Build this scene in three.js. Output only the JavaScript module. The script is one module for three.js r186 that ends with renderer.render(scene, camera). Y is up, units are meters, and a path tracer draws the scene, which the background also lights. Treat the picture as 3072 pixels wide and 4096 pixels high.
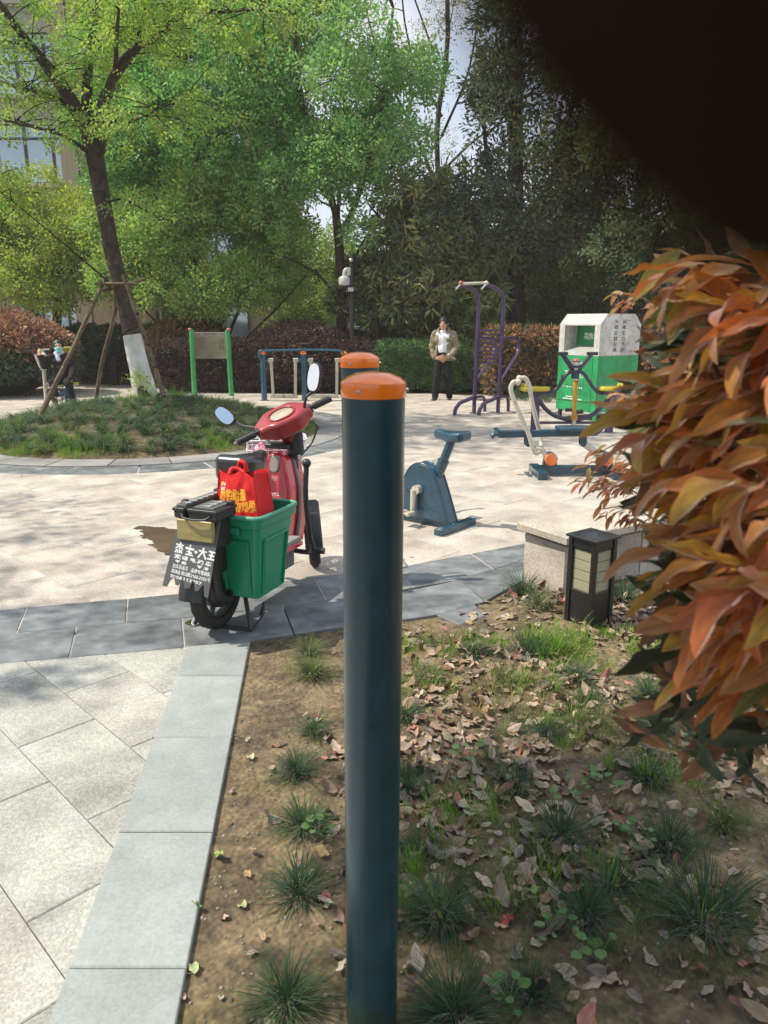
import * as THREE from 'three';
import { mergeGeometries } from 'three/addons/utils/BufferGeometryUtils.js';
import { RoundedBoxGeometry } from 'three/addons/geometries/RoundedBoxGeometry.js';

// ---------- camera, sky, sun, exposure ----------
const scene = new THREE.Scene();
const camera = new THREE.PerspectiveCamera(68.65, 0.75, 0.004, 600);
camera.position.set(0, 1.55, 0);
camera.rotation.set(THREE.MathUtils.degToRad(-14.18), 0, 0);
camera.focus = 7; camera.userData.fStop = 9;
const SUN_DIR = new THREE.Vector3(-0.60, 0.80, 0.03).normalize();
const SKY_STRENGTH = 0.60, SUN_STRENGTH = 4.7, EXPOSURE = 1.3;
const renderer = new THREE.WebGLRenderer({ antialias: true });
renderer.toneMapping = THREE.LinearToneMapping;
renderer.toneMappingExposure = EXPOSURE;
renderer.shadowMap.enabled = true;
scene.fog = new THREE.FogExp2(0xf4efe4, 0.0016);  // thin haze added to lift the darks like veiling lens glare
const sun = new THREE.DirectionalLight(new THREE.Color(1.0, 0.91, 0.775), SUN_STRENGTH);
sun.position.copy(SUN_DIR).multiplyScalar(60).add(new THREE.Vector3(0, 0, -9));
sun.target.position.set(0, 0, -9); scene.add(sun, sun.target);
sun.castShadow = true; sun.shadow.radius = 1.3; sun.shadow.mapSize.set(4096, 4096);
Object.assign(sun.shadow.camera, { left: -26, right: 26, top: 26, bottom: -26, near: 1, far: 130 });

// ---------- random numbers and noise ----------
function rngOf(seed) { let a = seed >>> 0; return () => { a = (a + 0x6D2B79F5) | 0; let t = Math.imul(a ^ (a >>> 15), 1 | a); t = (t + Math.imul(t ^ (t >>> 7), 61 | t)) ^ t; return ((t ^ (t >>> 14)) >>> 0) / 4294967296; }; }
const hash = (x, y, z = 0) => { let h = Math.imul(x | 0, 374761393) ^ Math.imul(y | 0, 668265263) ^ Math.imul(z | 0, 2147483647 - 1013); h = Math.imul(h ^ (h >>> 13), 1274126177); return ((h ^ (h >>> 16)) >>> 0) / 4294967296; };
const sm = (t) => t * t * (3 - 2 * t), mix = (a, b, t) => a + (b - a) * t, clamp = (x, a = 0, b = 1) => Math.min(b, Math.max(a, x));
const sstep = (a, b, x) => sm(clamp((x - a) / (b - a)));
function noise2(x, y, per = 0, s = 0) {
  const i = Math.floor(x), j = Math.floor(y), u = sm(x - i), v = sm(y - j), w = (k) => per ? ((k % per) + per) % per : k;
  return mix(mix(hash(w(i), w(j), s), hash(w(i + 1), w(j), s), u), mix(hash(w(i), w(j + 1), s), hash(w(i + 1), w(j + 1), s), u), v);
}
function fbm(x, y, oct = 4, per = 0, s = 0) { let a = 0, n = 0, k = 0.5; for (let o = 0; o < oct; o++) { a += k * noise2(x, y, per, s + o * 17); n += k; k *= 0.5; x *= 2; y *= 2; per *= 2; } return a / n; }
function noise3(x, y, z, s = 0) {
  const k = Math.floor(z), t = sm(z - k);
  return mix(noise2(x, y, 0, s + k * 31), noise2(x, y, 0, s + (k + 1) * 31), t);
}
const R = rngOf(20240);
const rr = (a, b, r = R) => a + (b - a) * r();

// ---------- textures ----------
function tex(n, fn, srgb = true, m = n) {
  const d = new Uint8Array(n * m * 4);
  for (let y = 0; y < m; y++) for (let x = 0; x < n; x++) {
    const c = fn(x / n, y / m, x, y), o = (y * n + x) * 4;
    for (let k = 0; k < 3; k++) d[o + k] = clamp(Array.isArray(c) ? c[k] : c) * 255;
    d[o + 3] = 255;
  }
  const t = new THREE.DataTexture(d, n, m); t.wrapS = t.wrapT = THREE.RepeatWrapping; t.magFilter = THREE.LinearFilter; t.minFilter = THREE.LinearMipmapLinearFilter; t.generateMipmaps = true;
  if (srgb) t.colorSpace = THREE.SRGBColorSpace; t.needsUpdate = true; return t;
}
function rep(t, u, v = u) { const c = t.clone(); c.repeat.set(u, v); c.needsUpdate = true; return c; }
const texGranite = tex(512, (u, v, x, y) => {
  const f = fbm(u * 8, v * 8, 4, 8, 3), g = hash(x >> 1, y >> 1, 5), h = noise2(u * 128, v * 128, 128, 9), k = fbm(u * 3, v * 3, 3, 3, 44);
  const b = 0.86 + 0.14 * (f - 0.5) + 0.16 * (h - 0.5) + (g > 0.95 ? -0.12 : g < 0.05 ? 0.07 : 0) + 0.32 * (k - 0.5);
  return [b, b * 0.99, b * 0.975];
});
const texSmooth = tex(512, (u, v) => { const f = fbm(u * 3, v * 3, 4, 3, 41), h = noise2(u * 200, v * 200, 200, 19), k = fbm(u * 14, v * 14, 3, 14, 4), b = 0.9 + 0.22 * (f - 0.5) + 0.08 * (h - 0.5) + 0.1 * (k - 0.5); return [b, b, b * 0.985]; });
const bumpGranite = tex(512, (u, v, x, y) => 0.5 + 0.5 * (noise2(u * 170, v * 170, 170, 2) - 0.5) + 0.35 * (fbm(u * 40, v * 40, 3, 40, 8) - 0.5), false);
const texSlate = tex(512, (u, v) => {
  const f = fbm(u * 5, v * 9, 5, 5, 23), g = fbm(u * 22, v * 22, 3, 22, 7), l = Math.abs(fbm(u * 3 + 0.4 * f, v * 3, 3, 3, 61) - 0.5);
  let b = 0.66 + 0.42 * (f - 0.5) + 0.22 * (g - 0.5) + (l < 0.004 ? 0.06 : 0);
  return [b * 0.98, b, b * 1.02];
});
const texSoil = tex(512, (u, v, x, y) => {
  const f = fbm(u * 6, v * 6, 5, 6, 71), g = noise2(u * 90, v * 90, 90, 12), k = fbm(u * 24, v * 24, 3, 24, 13);
  const b = 0.58 + 0.45 * (f - 0.5) + 0.18 * (g - 0.5) + 0.28 * (k - 0.5), w = sstep(0.5, 0.7, fbm(u * 4, v * 4, 3, 4, 90));
  return [b * 0.98, b * (0.86 + 0.02 * w), b * (0.66 - 0.04 * w)];
});
const bumpSoil = tex(512, (u, v) => 0.5 * fbm(u * 30, v * 30, 4, 30, 4) + 0.5 * noise2(u * 80, v * 80, 80, 6), false);
const texBark = tex(256, (u, v) => {
  const f = fbm(u * 12, v * 4, 4, 12, 31), g = fbm(u * 30, v * 18, 3, 30, 33), l = fbm(u * 4, v * 4, 3, 4, 37);
  const b = 0.5 + 0.5 * (f - 0.5) + 0.35 * (g - 0.5) + 0.2 * (l - 0.5);
  return [b, b * 0.93, b * 0.83];
});
const bumpBark = tex(256, (u, v) => fbm(u * 16, v * 5, 4, 16, 31), false);
const texDirt = tex(256, (u, v) => { const f = fbm(u * 4, v * 4, 5, 4, 55), g = noise2(u * 60, v * 60, 60, 3); const b = 0.86 + 0.22 * (f - 0.5) + 0.06 * (g - 0.5); return [b, b * 0.995, b * 0.98]; });
const roughDirt = tex(256, (u, v) => { const f = fbm(u * 6, v * 6, 5, 6, 155); return 0.75 + 0.5 * (f - 0.5); }, false);
const bumpCloth = tex(128, (u, v, x, y) => 0.5 + 0.25 * ((x & 1) ^ (y & 1) ? 1 : -1) * 0.6 + 0.3 * (fbm(u * 8, v * 8, 3, 8, 3) - 0.5), false);
// a leaf: midrib and side veins across uv (u along, v across)
const texLeaf = tex(128, (u, v) => {
  const c = Math.abs(v - 0.5), f = fbm(u * 6, v * 6, 3, 6, 77), vein = Math.abs(((u * 9 - c * 5) % 1 + 1) % 1 - 0.5);
  let b = 0.84 + 0.26 * (f - 0.5) - (vein > 0.44 ? 0.06 : 0); if (c < 0.018) b -= 0.2; const e = sstep(0.34, 0.5, c);
  return [b + 0.06 * e, b - 0.04 * e, b - 0.08 * e];
});

// ---------- sky: hazy pale blue with thin cloud ----------
{
  const W = 512, Hh = 256, d = new Float32Array(W * Hh * 4);
  for (let y = 0; y < Hh; y++) for (let x = 0; x < W; x++) {
    const el = ((y + 0.5) / Hh - 0.5) * Math.PI, az = (x + 0.5) / W * Math.PI * 2, s = Math.max(0, Math.sin(el));
    const dir = [Math.cos(el) * Math.cos(az), Math.sin(el), Math.cos(el) * Math.sin(az)];
    const k = 1 / (0.25 + Math.max(0.02, s)), cl = sstep(0.42, 0.75, noise3(dir[0] * k * 2.2, dir[2] * k * 2.2, 3.3, 5) * 0.6 + noise3(dir[0] * k * 6, dir[2] * k * 6, 1.3, 9) * 0.4);
    const h = Math.pow(1 - s, 3.0);
    let c = [mix(0.52, 1.35, h), mix(0.72, 1.42, h), mix(1.05, 1.5, h)];
    c = c.map((q, i) => mix(q, [1.5, 1.5, 1.52][i], cl * 0.55));
    const sd = Math.max(0, dir[0] * SUN_DIR.x + dir[1] * SUN_DIR.y + dir[2] * SUN_DIR.z), g = Math.pow(sd, 24) * 1.6 + Math.pow(sd, 5) * 0.35;
    c = c.map((q, i) => q + g * [1, 0.95, 0.86][i]);
    if (el < 0) { const t = sstep(0, -0.08, el); c = c.map((q, i) => mix(q, [0.2, 0.2, 0.16][i], t)); }
    for (let i = 0; i < 3; i++) d[(y * W + x) * 4 + i] = c[i] * SKY_STRENGTH;
    d[(y * W + x) * 4 + 3] = 1;
  }
  const t = new THREE.DataTexture(d, W, Hh, THREE.RGBAFormat, THREE.FloatType); t.mapping = THREE.EquirectangularReflectionMapping; t.magFilter = t.minFilter = THREE.LinearFilter; t.needsUpdate = true;
  scene.background = t; scene.environment = t;
}

// ---------- materials ----------
const lin = (r, g, b) => new THREE.Color().setRGB(r, g, b);
const std = (c, rough = 0.7, o = {}) => new THREE.MeshStandardMaterial({ color: Array.isArray(c) ? lin(...c) : c, roughness: rough, ...o });
const phy = (c, rough = 0.7, o = {}) => new THREE.MeshPhysicalMaterial({ color: Array.isArray(c) ? lin(...c) : c, roughness: rough, ...o });
const leafMat = (c, o = {}) => phy(c, 1, { transmission: 0.5, thickness: 0, side: THREE.DoubleSide, clearcoat: 0.12, clearcoatRoughness: 0.4, ...o });
const texPaint = tex(512, (u, v) => { // painted steel out of doors: dust film, scuffs, a few rust freckles
  const f = fbm(u * 5, v * 5, 4, 5, 61), g = noise2(u * 90, v * 90, 90, 3), k = fbm(u * 18, v * 18, 3, 18, 8), sc = noise2(u * 12, v * 120, 12, 5) > 0.9 && noise2(u * 40, v * 40, 40, 9) > 0.55, ru = k > 0.71 && g > 0.45;
  const b = 0.84 + 0.3 * (f - 0.5) + 0.08 * (g - 0.5) + (sc ? 0.14 : 0); return ru ? [b * 0.85, b * 0.66, b * 0.5] : [b, b * 0.995, b * 0.975];
});
const paint = (c, rough = 0.35, o = {}) => phy(c, rough, { clearcoat: 0.4, clearcoatRoughness: 0.2, map: rep(texPaint, 1.3), roughnessMap: roughDirt, ...o });
const M = {
  granitePink: [0, 1, 2, 3, 4].map((i) => std([[0.58, 0.525, 0.46], [0.57, 0.52, 0.455], [0.59, 0.535, 0.47], [0.575, 0.515, 0.45], [0.58, 0.53, 0.465]][i], 0.72, { map: texGranite, bumpMap: bumpGranite, bumpScale: 0.002 })),
  graniteGrey: [0, 1, 2, 3].map((i) => std([[0.47, 0.48, 0.44], [0.46, 0.47, 0.43], [0.48, 0.485, 0.445], [0.465, 0.475, 0.435]][i], 0.75, { map: texGranite, bumpMap: bumpGranite, bumpScale: 0.0025 })),
  slate: [0, 1, 2].map((i) => std([[0.385, 0.39, 0.385], [0.365, 0.375, 0.37], [0.405, 0.41, 0.40]][i], 0.52, { map: texSlate, bumpMap: bumpGranite, bumpScale: 0.0012 })),
  strip: [0, 1].map((i) => std([[0.40, 0.425, 0.41], [0.375, 0.40, 0.39]][i], 0.6, { map: texSmooth, bumpMap: bumpGranite, bumpScale: 0.0006 })),
  ring: [0, 1].map((i) => std([[0.36, 0.35, 0.34], [0.33, 0.325, 0.32]][i], 0.65, { map: texGranite, bumpMap: bumpGranite, bumpScale: 0.0012 })),
  joint: std([0.40, 0.355, 0.30], 0.95, { map: texSoil }),
  soil: std([0.48, 0.475, 0.46], 0.95, { map: texSoil, bumpMap: bumpSoil, bumpScale: 0.012 }),
  earth: std([0.20, 0.18, 0.12], 0.95, { map: texSoil, bumpMap: bumpSoil, bumpScale: 0.02 }),
  sandstone: std([0.58, 0.53, 0.44], 0.75, { map: texGranite, bumpMap: bumpGranite, bumpScale: 0.002 }),
  bark: std([0.26, 0.23, 0.19], 0.9, { map: texBark, bumpMap: bumpBark, bumpScale: 0.02 }),
  barkDark: std([0.14, 0.115, 0.09], 0.9, { map: texBark, bumpMap: bumpBark, bumpScale: 0.02 }),
  barkRed: std([0.24, 0.18, 0.135], 0.9, { map: texBark, bumpMap: bumpBark, bumpScale: 0.02 }),
  limewash: std([0.78, 0.78, 0.76], 0.85, { map: rep(texDirt, 2), bumpMap: bumpBark, bumpScale: 0.012 }),
  pole: std([0.58, 0.48, 0.36], 0.85, { map: texBark, bumpMap: bumpBark, bumpScale: 0.006 }),
  black: std([0.022, 0.022, 0.024], 0.45), rubber: std([0.03, 0.028, 0.026], 0.8, { map: rep(texDirt, 2) }),
  chrome: std([0.75, 0.75, 0.75], 0.15, { metalness: 1 }), steel: std([0.5, 0.5, 0.5], 0.35, { metalness: 0.9 }), mirror: std([0.9, 0.92, 0.93], 0.02, { metalness: 1 }),
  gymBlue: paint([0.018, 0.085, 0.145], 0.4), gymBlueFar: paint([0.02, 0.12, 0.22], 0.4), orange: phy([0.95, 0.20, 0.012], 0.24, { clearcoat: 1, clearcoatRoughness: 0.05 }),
  cream: paint([0.72, 0.68, 0.58], 0.5), purple: paint([0.075, 0.035, 0.13], 0.4), navy: paint([0.035, 0.03, 0.085], 0.45), yellow: paint([0.72, 0.58, 0.03], 0.45), amber: paint([0.75, 0.38, 0.02], 0.4), pinkCap: paint([0.55, 0.13, 0.12], 0.5),
  signGreen: paint([0.06, 0.42, 0.13], 0.45), binGreen: paint([0.02, 0.42, 0.14], 0.5), binWhite: paint([0.80, 0.80, 0.78], 0.5), red: phy([0.52, 0.010, 0.016], 0.28, { clearcoat: 0.8, clearcoatRoughness: 0.08 }), redDull: paint([0.45, 0.035, 0.04], 0.5),
  tub: phy([0.012, 0.30, 0.16], 0.38, { map: rep(texDirt, 2), roughnessMap: roughDirt }), tubRim: phy([0.10, 0.40, 0.27], 0.5, { map: rep(texDirt, 2) }),
  whiteWire: std([0.78, 0.76, 0.78], 0.4), wood: std([0.14, 0.055, 0.04], 0.7, { map: texBark }),
};

// ---------- building blocks ----------
const used = new Map();
function numbered(n) { const k = used.get(n) || 0; used.set(n, k + 1); return k ? n + '_' + String(k).padStart(3, '0') : n; }
const V = (x, y, z) => new THREE.Vector3(x, y, z);
const q0 = new THREE.Quaternion();
function tidy(g) {
  if (!g.attributes.normal) g.computeVertexNormals();
  if (!g.attributes.uv) g.setAttribute('uv', new THREE.BufferAttribute(new Float32Array(g.attributes.position.count * 2), 2));
  for (const k of Object.keys(g.attributes)) if (!['position', 'normal', 'uv'].includes(k)) g.deleteAttribute(k);
  if (!g.index) g.setIndex([...Array(g.attributes.position.count).keys()]);
  g.groups = []; return g;
}
const join = (...gs) => { const l = gs.flat(9).map(tidy); return l.length > 1 ? mergeGeometries(l) : l[0]; };
function part(name, geo, mat, parent, label) {
  const m = new THREE.Mesh(Array.isArray(geo) ? join(geo) : geo, mat); m.name = parent ? name : numbered(name); m.castShadow = m.receiveShadow = true;
  (parent || scene).add(m); if (label) m.userData.label = label; return m;
}
function tag(o, label, category, group) { o.userData.label = label; o.userData.category = category; if (group) o.userData.group = group; o.userData.kind = 'thing'; return o; }
function thing(name, label, category, p = [0, 0, 0], turn = 0, group) {
  const o = new THREE.Group(); o.name = numbered(name); o.position.set(...p); o.rotation.y = turn; scene.add(o); return tag(o, label, category, group);
}
function structure(name, label, geo, mat) {
  const o = geo ? new THREE.Mesh(geo, mat) : new THREE.Group(); o.name = numbered(name); o.castShadow = o.receiveShadow = true; scene.add(o);
  o.userData.kind = 'structure'; o.userData.label = label; return o;
}
function stuffPart(name, geo, mat, parent) { const m = part(name, geo, mat, parent); m.userData.kind = 'stuff'; return m; }
function box(w, h, d, x = 0, y = 0, z = 0, r = 0.006, seg = 1) { const g = r > 0 ? new RoundedBoxGeometry(w, h, d, seg, Math.min(r, w / 2.1, h / 2.1, d / 2.1)) : new THREE.BoxGeometry(w, h, d); g.translate(x, y, z); return g; }
function cyl(r0, r1, h, x = 0, y = 0, z = 0, seg = 20) { const g = new THREE.CylinderGeometry(r1, r0, h, seg); g.translate(x, y, z); return g; }
function ball(r, x = 0, y = 0, z = 0, sx = 1, sy = 1, sz = 1, seg = 14) { const g = new THREE.SphereGeometry(r, seg, Math.max(6, seg * 0.7 | 0)); g.scale(sx, sy, sz); g.translate(x, y, z); return g; }
function lathe(prof, seg = 24) { const p = []; prof.forEach(([r, y]) => p.push(new THREE.Vector2(r, y))); return new THREE.LatheGeometry(p, seg); }
// tapered tube through points; radius a number or one per point
function tube(pts, rad, seg = 8, o = {}) {
  let P = pts.map((p) => Array.isArray(p) ? V(...p) : p), rd = (t) => Array.isArray(rad) ? (() => { const x = t * (rad.length - 1), i = Math.min(rad.length - 2, Math.floor(x)); return mix(rad[i], rad[i + 1], x - i); })() : rad;
  const n = o.n || (P.length === 2 ? 1 : (P.length - 1) * 4), curve = P.length > 2 && !o.sharp ? new THREE.CatmullRomCurve3(P, !!o.closed, 'centripetal') : null;
  const S = []; for (let i = 0; i <= n; i++) { const t = i / n; if (curve) S.push(curve.getPoint(t)); else { const x = t * (P.length - 1), k = Math.min(P.length - 2, Math.floor(x)); S.push(P[k].clone().lerp(P[k + 1], x - k)); } }
  const pos = [], nor = [], uv = [], idx = []; let N = null, len = 0;
  for (let i = 0; i <= n; i++) {
    const T = S[Math.min(n, i + 1)].clone().sub(S[Math.max(0, i - 1)]).normalize(); if (o.closed && (i === 0 || i === n)) T.copy(S[1].clone().sub(S[n - 1]).normalize());
    if (!N) { N = Math.abs(T.y) < 0.9 ? V(0, 1, 0) : V(1, 0, 0); } N.sub(T.clone().multiplyScalar(N.dot(T))).normalize();
    const B = T.clone().cross(N); if (i) len += S[i].distanceTo(S[i - 1]);
    const r = rd(i / n);
    for (let j = 0; j <= seg; j++) {
      const a = j / seg * Math.PI * 2, c = Math.cos(a), s = Math.sin(a), nx = N.x * c + B.x * s, ny = N.y * c + B.y * s, nz = N.z * c + B.z * s;
      const w = o.wob ? 1 + o.wob * (noise2(i * 0.7 + 3, j % seg * 1.3, 0, 7) - 0.5) : 1;
      pos.push(S[i].x + nx * r * w, S[i].y + ny * r * w, S[i].z + nz * r * w); nor.push(nx, ny, nz); uv.push(j / seg * Math.max(0.25, Math.round(r * 12) / 2 || 0.5), len);
    }
  }
  const w = seg + 1;
  for (let i = 0; i < n; i++) for (let j = 0; j < seg; j++) { const a = i * w + j; idx.push(a, a + 1, a + w, a + 1, a + w + 1, a + w); }
  if (!o.closed && !o.open) for (const e of [0, n]) {
    const c = pos.length / 3, T = (e ? S[n].clone().sub(S[n - 1]) : S[0].clone().sub(S[1])).normalize();
    pos.push(S[e].x, S[e].y, S[e].z); nor.push(T.x, T.y, T.z); uv.push(0, 0);
    for (let j = 0; j <= seg; j++) { const k = (e * w + j) * 3; pos.push(pos[k], pos[k + 1], pos[k + 2]); nor.push(T.x, T.y, T.z); uv.push(0, 0); }
    for (let j = 0; j < seg; j++) e ? idx.push(c, c + 1 + j, c + 2 + j) : idx.push(c, c + 2 + j, c + 1 + j);
  }
  const g = new THREE.BufferGeometry(); g.setAttribute('position', new THREE.Float32BufferAttribute(pos, 3)); g.setAttribute('normal', new THREE.Float32BufferAttribute(nor, 3)); g.setAttribute('uv', new THREE.Float32BufferAttribute(uv, 2)); g.setIndex(idx); return g;
}
function extrude(pts, depth, bevel = 0.004, o = {}) {
  const s = new THREE.Shape(pts.map(([x, y]) => new THREE.Vector2(x, y)));
  const g = new THREE.ExtrudeGeometry(s, { depth: depth - 2 * bevel, bevelEnabled: bevel > 0, bevelThickness: bevel, bevelSize: bevel, bevelOffset: -bevel, bevelSegments: o.bs || 2, curveSegments: 8 }); g.translate(0, 0, bevel); return g;
}
const curvePts = (pts, n = 24, closed = false) => new THREE.CatmullRomCurve3(pts.map(([x, y]) => V(x, y, 0)), closed, 'centripetal').getPoints(n).map((p) => [p.x, p.y]);
function move(g, x, y, z, ry = 0, rx = 0, rz = 0) { if (rz) g.rotateZ(rz); if (rx) g.rotateX(rx); if (ry) g.rotateY(ry); g.translate(x, y, z); return g; }
// flat polygon prism for a paving piece (top at y1), world-metre uv
function slab(poly, y0, y1, uvk = 1.2, off = 0, bev = 0.003) {
  const n = poly.length, cx = poly.reduce((s, p) => s + p[0], 0) / n, cz = poly.reduce((s, p) => s + p[1], 0) / n;
  let ar = 0; for (let i = 0; i < n; i++) { const a = poly[i], b = poly[(i + 1) % n]; ar += a[0] * b[1] - b[0] * a[1]; } if (ar < 0) poly = poly.slice().reverse();
  const ins = poly.map(([x, z]) => { const d = Math.hypot(x - cx, z - cz) || 1; return [x - (x - cx) / d * bev * 1.4, z - (z - cz) / d * bev * 1.4]; });
  const pos = [], nor = [], uv = [], idx = [], add = (x, y, z, nx, ny, nz) => { pos.push(x, y, z); nor.push(nx, ny, nz); ny ? uv.push(x * uvk + off, z * uvk + off * 1.7) : uv.push((x * nz - z * nx) * uvk + off, y * uvk + off); return pos.length / 3 - 1; };
  const top = ins.map(([x, z]) => add(x, y1, z, 0, 1, 0)); for (let i = 1; i < n - 1; i++) idx.push(top[0], top[i + 1], top[i]);
  for (let i = 0; i < n; i++) {
    const k = (i + 1) % n, a = poly[i], b = poly[k], dx = b[0] - a[0], dz = b[1] - a[1], l = Math.hypot(dx, dz) || 1, nx = dz / l, nz = -dx / l;
    const q = [add(ins[i][0], y1, ins[i][1], nx * .7, .7, nz * .7), add(ins[k][0], y1, ins[k][1], nx * .7, .7, nz * .7), add(a[0], y1 - bev, a[1], nx * .7, .7, nz * .7), add(b[0], y1 - bev, b[1], nx * .7, .7, nz * .7)];
    idx.push(q[0], q[1], q[2], q[1], q[3], q[2]);
    const s = [add(a[0], y1 - bev, a[1], nx, 0, nz), add(b[0], y1 - bev, b[1], nx, 0, nz), add(a[0], y0, a[1], nx, 0, nz), add(b[0], y0, b[1], nx, 0, nz)];
    idx.push(s[0], s[1], s[2], s[1], s[3], s[2]);
  }
  const g = new THREE.BufferGeometry(); g.setAttribute('position', new THREE.Float32BufferAttribute(pos, 3)); g.setAttribute('normal', new THREE.Float32BufferAttribute(nor, 3)); g.setAttribute('uv', new THREE.Float32BufferAttribute(uv, 2)); g.setIndex(idx); return g;
}
function clipPoly(poly, inside) { // inside(p) > 0 kept; linear
  const out = []; for (let i = 0; i < poly.length; i++) { const a = poly[i], b = poly[(i + 1) % poly.length], fa = inside(a), fb = inside(b); if (fa > 0) out.push(a); if (fa > 0 !== fb > 0) { const t = fa / (fa - fb); out.push([mix(a[0], b[0], t), mix(a[1], b[1], t)]); } } return out;
}
// signed distance field -> mesh (surface nets)
function sdfMesh(f, lo, hi, cell, uvk = 2) {
  const n = [0, 1, 2].map((k) => Math.ceil((hi[k] - lo[k]) / cell) + 1), [nx, ny, nz] = n, F = new Float32Array(nx * ny * nz), at = (i, j, k) => (k * ny + j) * nx + i;
  for (let k = 0; k < nz; k++) for (let j = 0; j < ny; j++) for (let i = 0; i < nx; i++) F[at(i, j, k)] = f(lo[0] + i * cell, lo[1] + j * cell, lo[2] + k * cell);
  const id = new Int32Array(nx * ny * nz).fill(-1), pos = [];
  for (let k = 0; k < nz - 1; k++) for (let j = 0; j < ny - 1; j++) for (let i = 0; i < nx - 1; i++) {
    let m = 0, c = 0, sx = 0, sy = 0, sz = 0; const v = [];
    for (let q = 0; q < 8; q++) { const d = F[at(i + (q & 1), j + (q >> 1 & 1), k + (q >> 2))]; v.push(d); if (d < 0) m |= 1 << q; }
    if (m === 0 || m === 255) continue;
    for (const [a, b] of EDGES) if ((v[a] < 0) !== (v[b] < 0)) { const t = v[a] / (v[a] - v[b]); sx += mix(a & 1, b & 1, t); sy += mix(a >> 1 & 1, b >> 1 & 1, t); sz += mix(a >> 2, b >> 2, t); c++; }
    id[at(i, j, k)] = pos.length / 3; pos.push(lo[0] + (i + sx / c) * cell, lo[1] + (j + sy / c) * cell, lo[2] + (k + sz / c) * cell);
  }
  const idx = [];
  const quad = (a, b, c, d, fl) => { if (a < 0 || b < 0 || c < 0 || d < 0) return; fl ? idx.push(a, b, c, a, c, d) : idx.push(a, c, b, a, d, c); };
  for (let k = 1; k < nz - 1; k++) for (let j = 1; j < ny - 1; j++) for (let i = 1; i < nx - 1; i++) {
    const s = F[at(i, j, k)] < 0;
    if (s !== F[at(i + 1, j, k)] < 0) quad(id[at(i, j - 1, k - 1)], id[at(i, j, k - 1)], id[at(i, j, k)], id[at(i, j - 1, k)], s);
    if (s !== F[at(i, j + 1, k)] < 0) quad(id[at(i - 1, j, k - 1)], id[at(i - 1, j, k)], id[at(i, j, k)], id[at(i, j, k - 1)], s);
    if (s !== F[at(i, j, k + 1)] < 0) quad(id[at(i - 1, j - 1, k)], id[at(i, j - 1, k)], id[at(i, j, k)], id[at(i - 1, j, k)], s);
  }
  const g = new THREE.BufferGeometry(); g.setAttribute('position', new THREE.Float32BufferAttribute(pos, 3)); g.setIndex(idx);
  const nor = new Float32Array(pos.length), uv = new Float32Array(pos.length / 3 * 2), e = cell * 0.4;
  for (let i = 0; i < pos.length; i += 3) { const x = pos[i], y = pos[i + 1], z = pos[i + 2], a = f(x + e, y, z) - f(x - e, y, z), b = f(x, y + e, z) - f(x, y - e, z), c = f(x, y, z + e) - f(x, y, z - e), l = Math.hypot(a, b, c) || 1; nor[i] = a / l; nor[i + 1] = b / l; nor[i + 2] = c / l; uv[i / 3 * 2] = (x + z) * uvk; uv[i / 3 * 2 + 1] = y * uvk; }
  g.setAttribute('normal', new THREE.BufferAttribute(nor, 3)); g.setAttribute('uv', new THREE.BufferAttribute(uv, 2)); return g;
}
const EDGES = [[0, 1], [2, 3], [4, 5], [6, 7], [0, 2], [1, 3], [4, 6], [5, 7], [0, 4], [1, 5], [2, 6], [3, 7]];
const caps = (x, y, z, a, b, ra, rb) => { const bx = b[0] - a[0], by = b[1] - a[1], bz = b[2] - a[2], px = x - a[0], py = y - a[1], pz = z - a[2], t = clamp((px * bx + py * by + pz * bz) / (bx * bx + by * by + bz * bz || 1e-9)); return Math.hypot(px - bx * t, py - by * t, pz - bz * t) - mix(ra, rb, t); };
const ell = (x, y, z, c, r) => { const px = (x - c[0]) / r[0], py = (y - c[1]) / r[1], pz = (z - c[2]) / r[2], k = Math.hypot(px, py, pz); return (k - 1) * Math.min(...r) * (k > 1 ? 1 : 1); };
const smin = (a, b, k) => { const h = clamp(0.5 + 0.5 * (b - a) / k); return mix(b, a, h) - k * h * (1 - h); };

// ---------- the setting: ground, paving, soil bed ----------
const cyl2 = (c, r) => (x, z) => Math.hypot(x - c[0], z - c[1]) - r;
const MOUND = [-3.4, -11.0], MOUND_R = 2.42;
const lerpPts = (pts, x) => { if (x <= pts[0][0]) return pts[0][1]; for (let i = 1; i < pts.length; i++) if (x <= pts[i][0]) { const t = (x - pts[i - 1][0]) / (pts[i][0] - pts[i - 1][0]); return mix(pts[i - 1][1], pts[i][1], t); } return pts[pts.length - 1][1]; };
const BAND_NEAR = [[-4.2, -2.55], [-3, -2.93], [-1.8, -3.23], [-0.976, -3.41], [-0.67, -3.49], [-0.217, -3.666], [0.25, -3.80], [0.55, -4.0], [0.9, -4.45], [1.6, -5.05], [3.2, -6.0]];
const BAND_FAR = [[-4.2, -3.2], [-3, -3.6], [-2.13, -3.91], [-1.04, -4.19], [-0.55, -4.42], [0.12, -4.66], [1.0, -5.19], [1.9, -5.72], [3.4, -6.6]];
const stripL = (z) => mix(-0.764, -0.965, (z + 1.371) / (-3.406 + 1.371)), stripR = (z) => mix(-0.474, -0.672, (z + 1.371) / (-3.489 + 1.371));
{
  const g = new THREE.PlaneGeometry(400, 400, 8, 8); g.rotateX(-Math.PI / 2); const uv = g.attributes.uv; for (let i = 0; i < uv.count; i++) uv.setXY(i, uv.getX(i) * 160, uv.getY(i) * 160);
  g.translate(0, -0.06, -20); structure('ground', 'dark planted earth under and behind the hedges', g, M.earth);
}
const plaza = structure('plaza', 'pink granite paved square with outdoor exercise machines');
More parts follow.
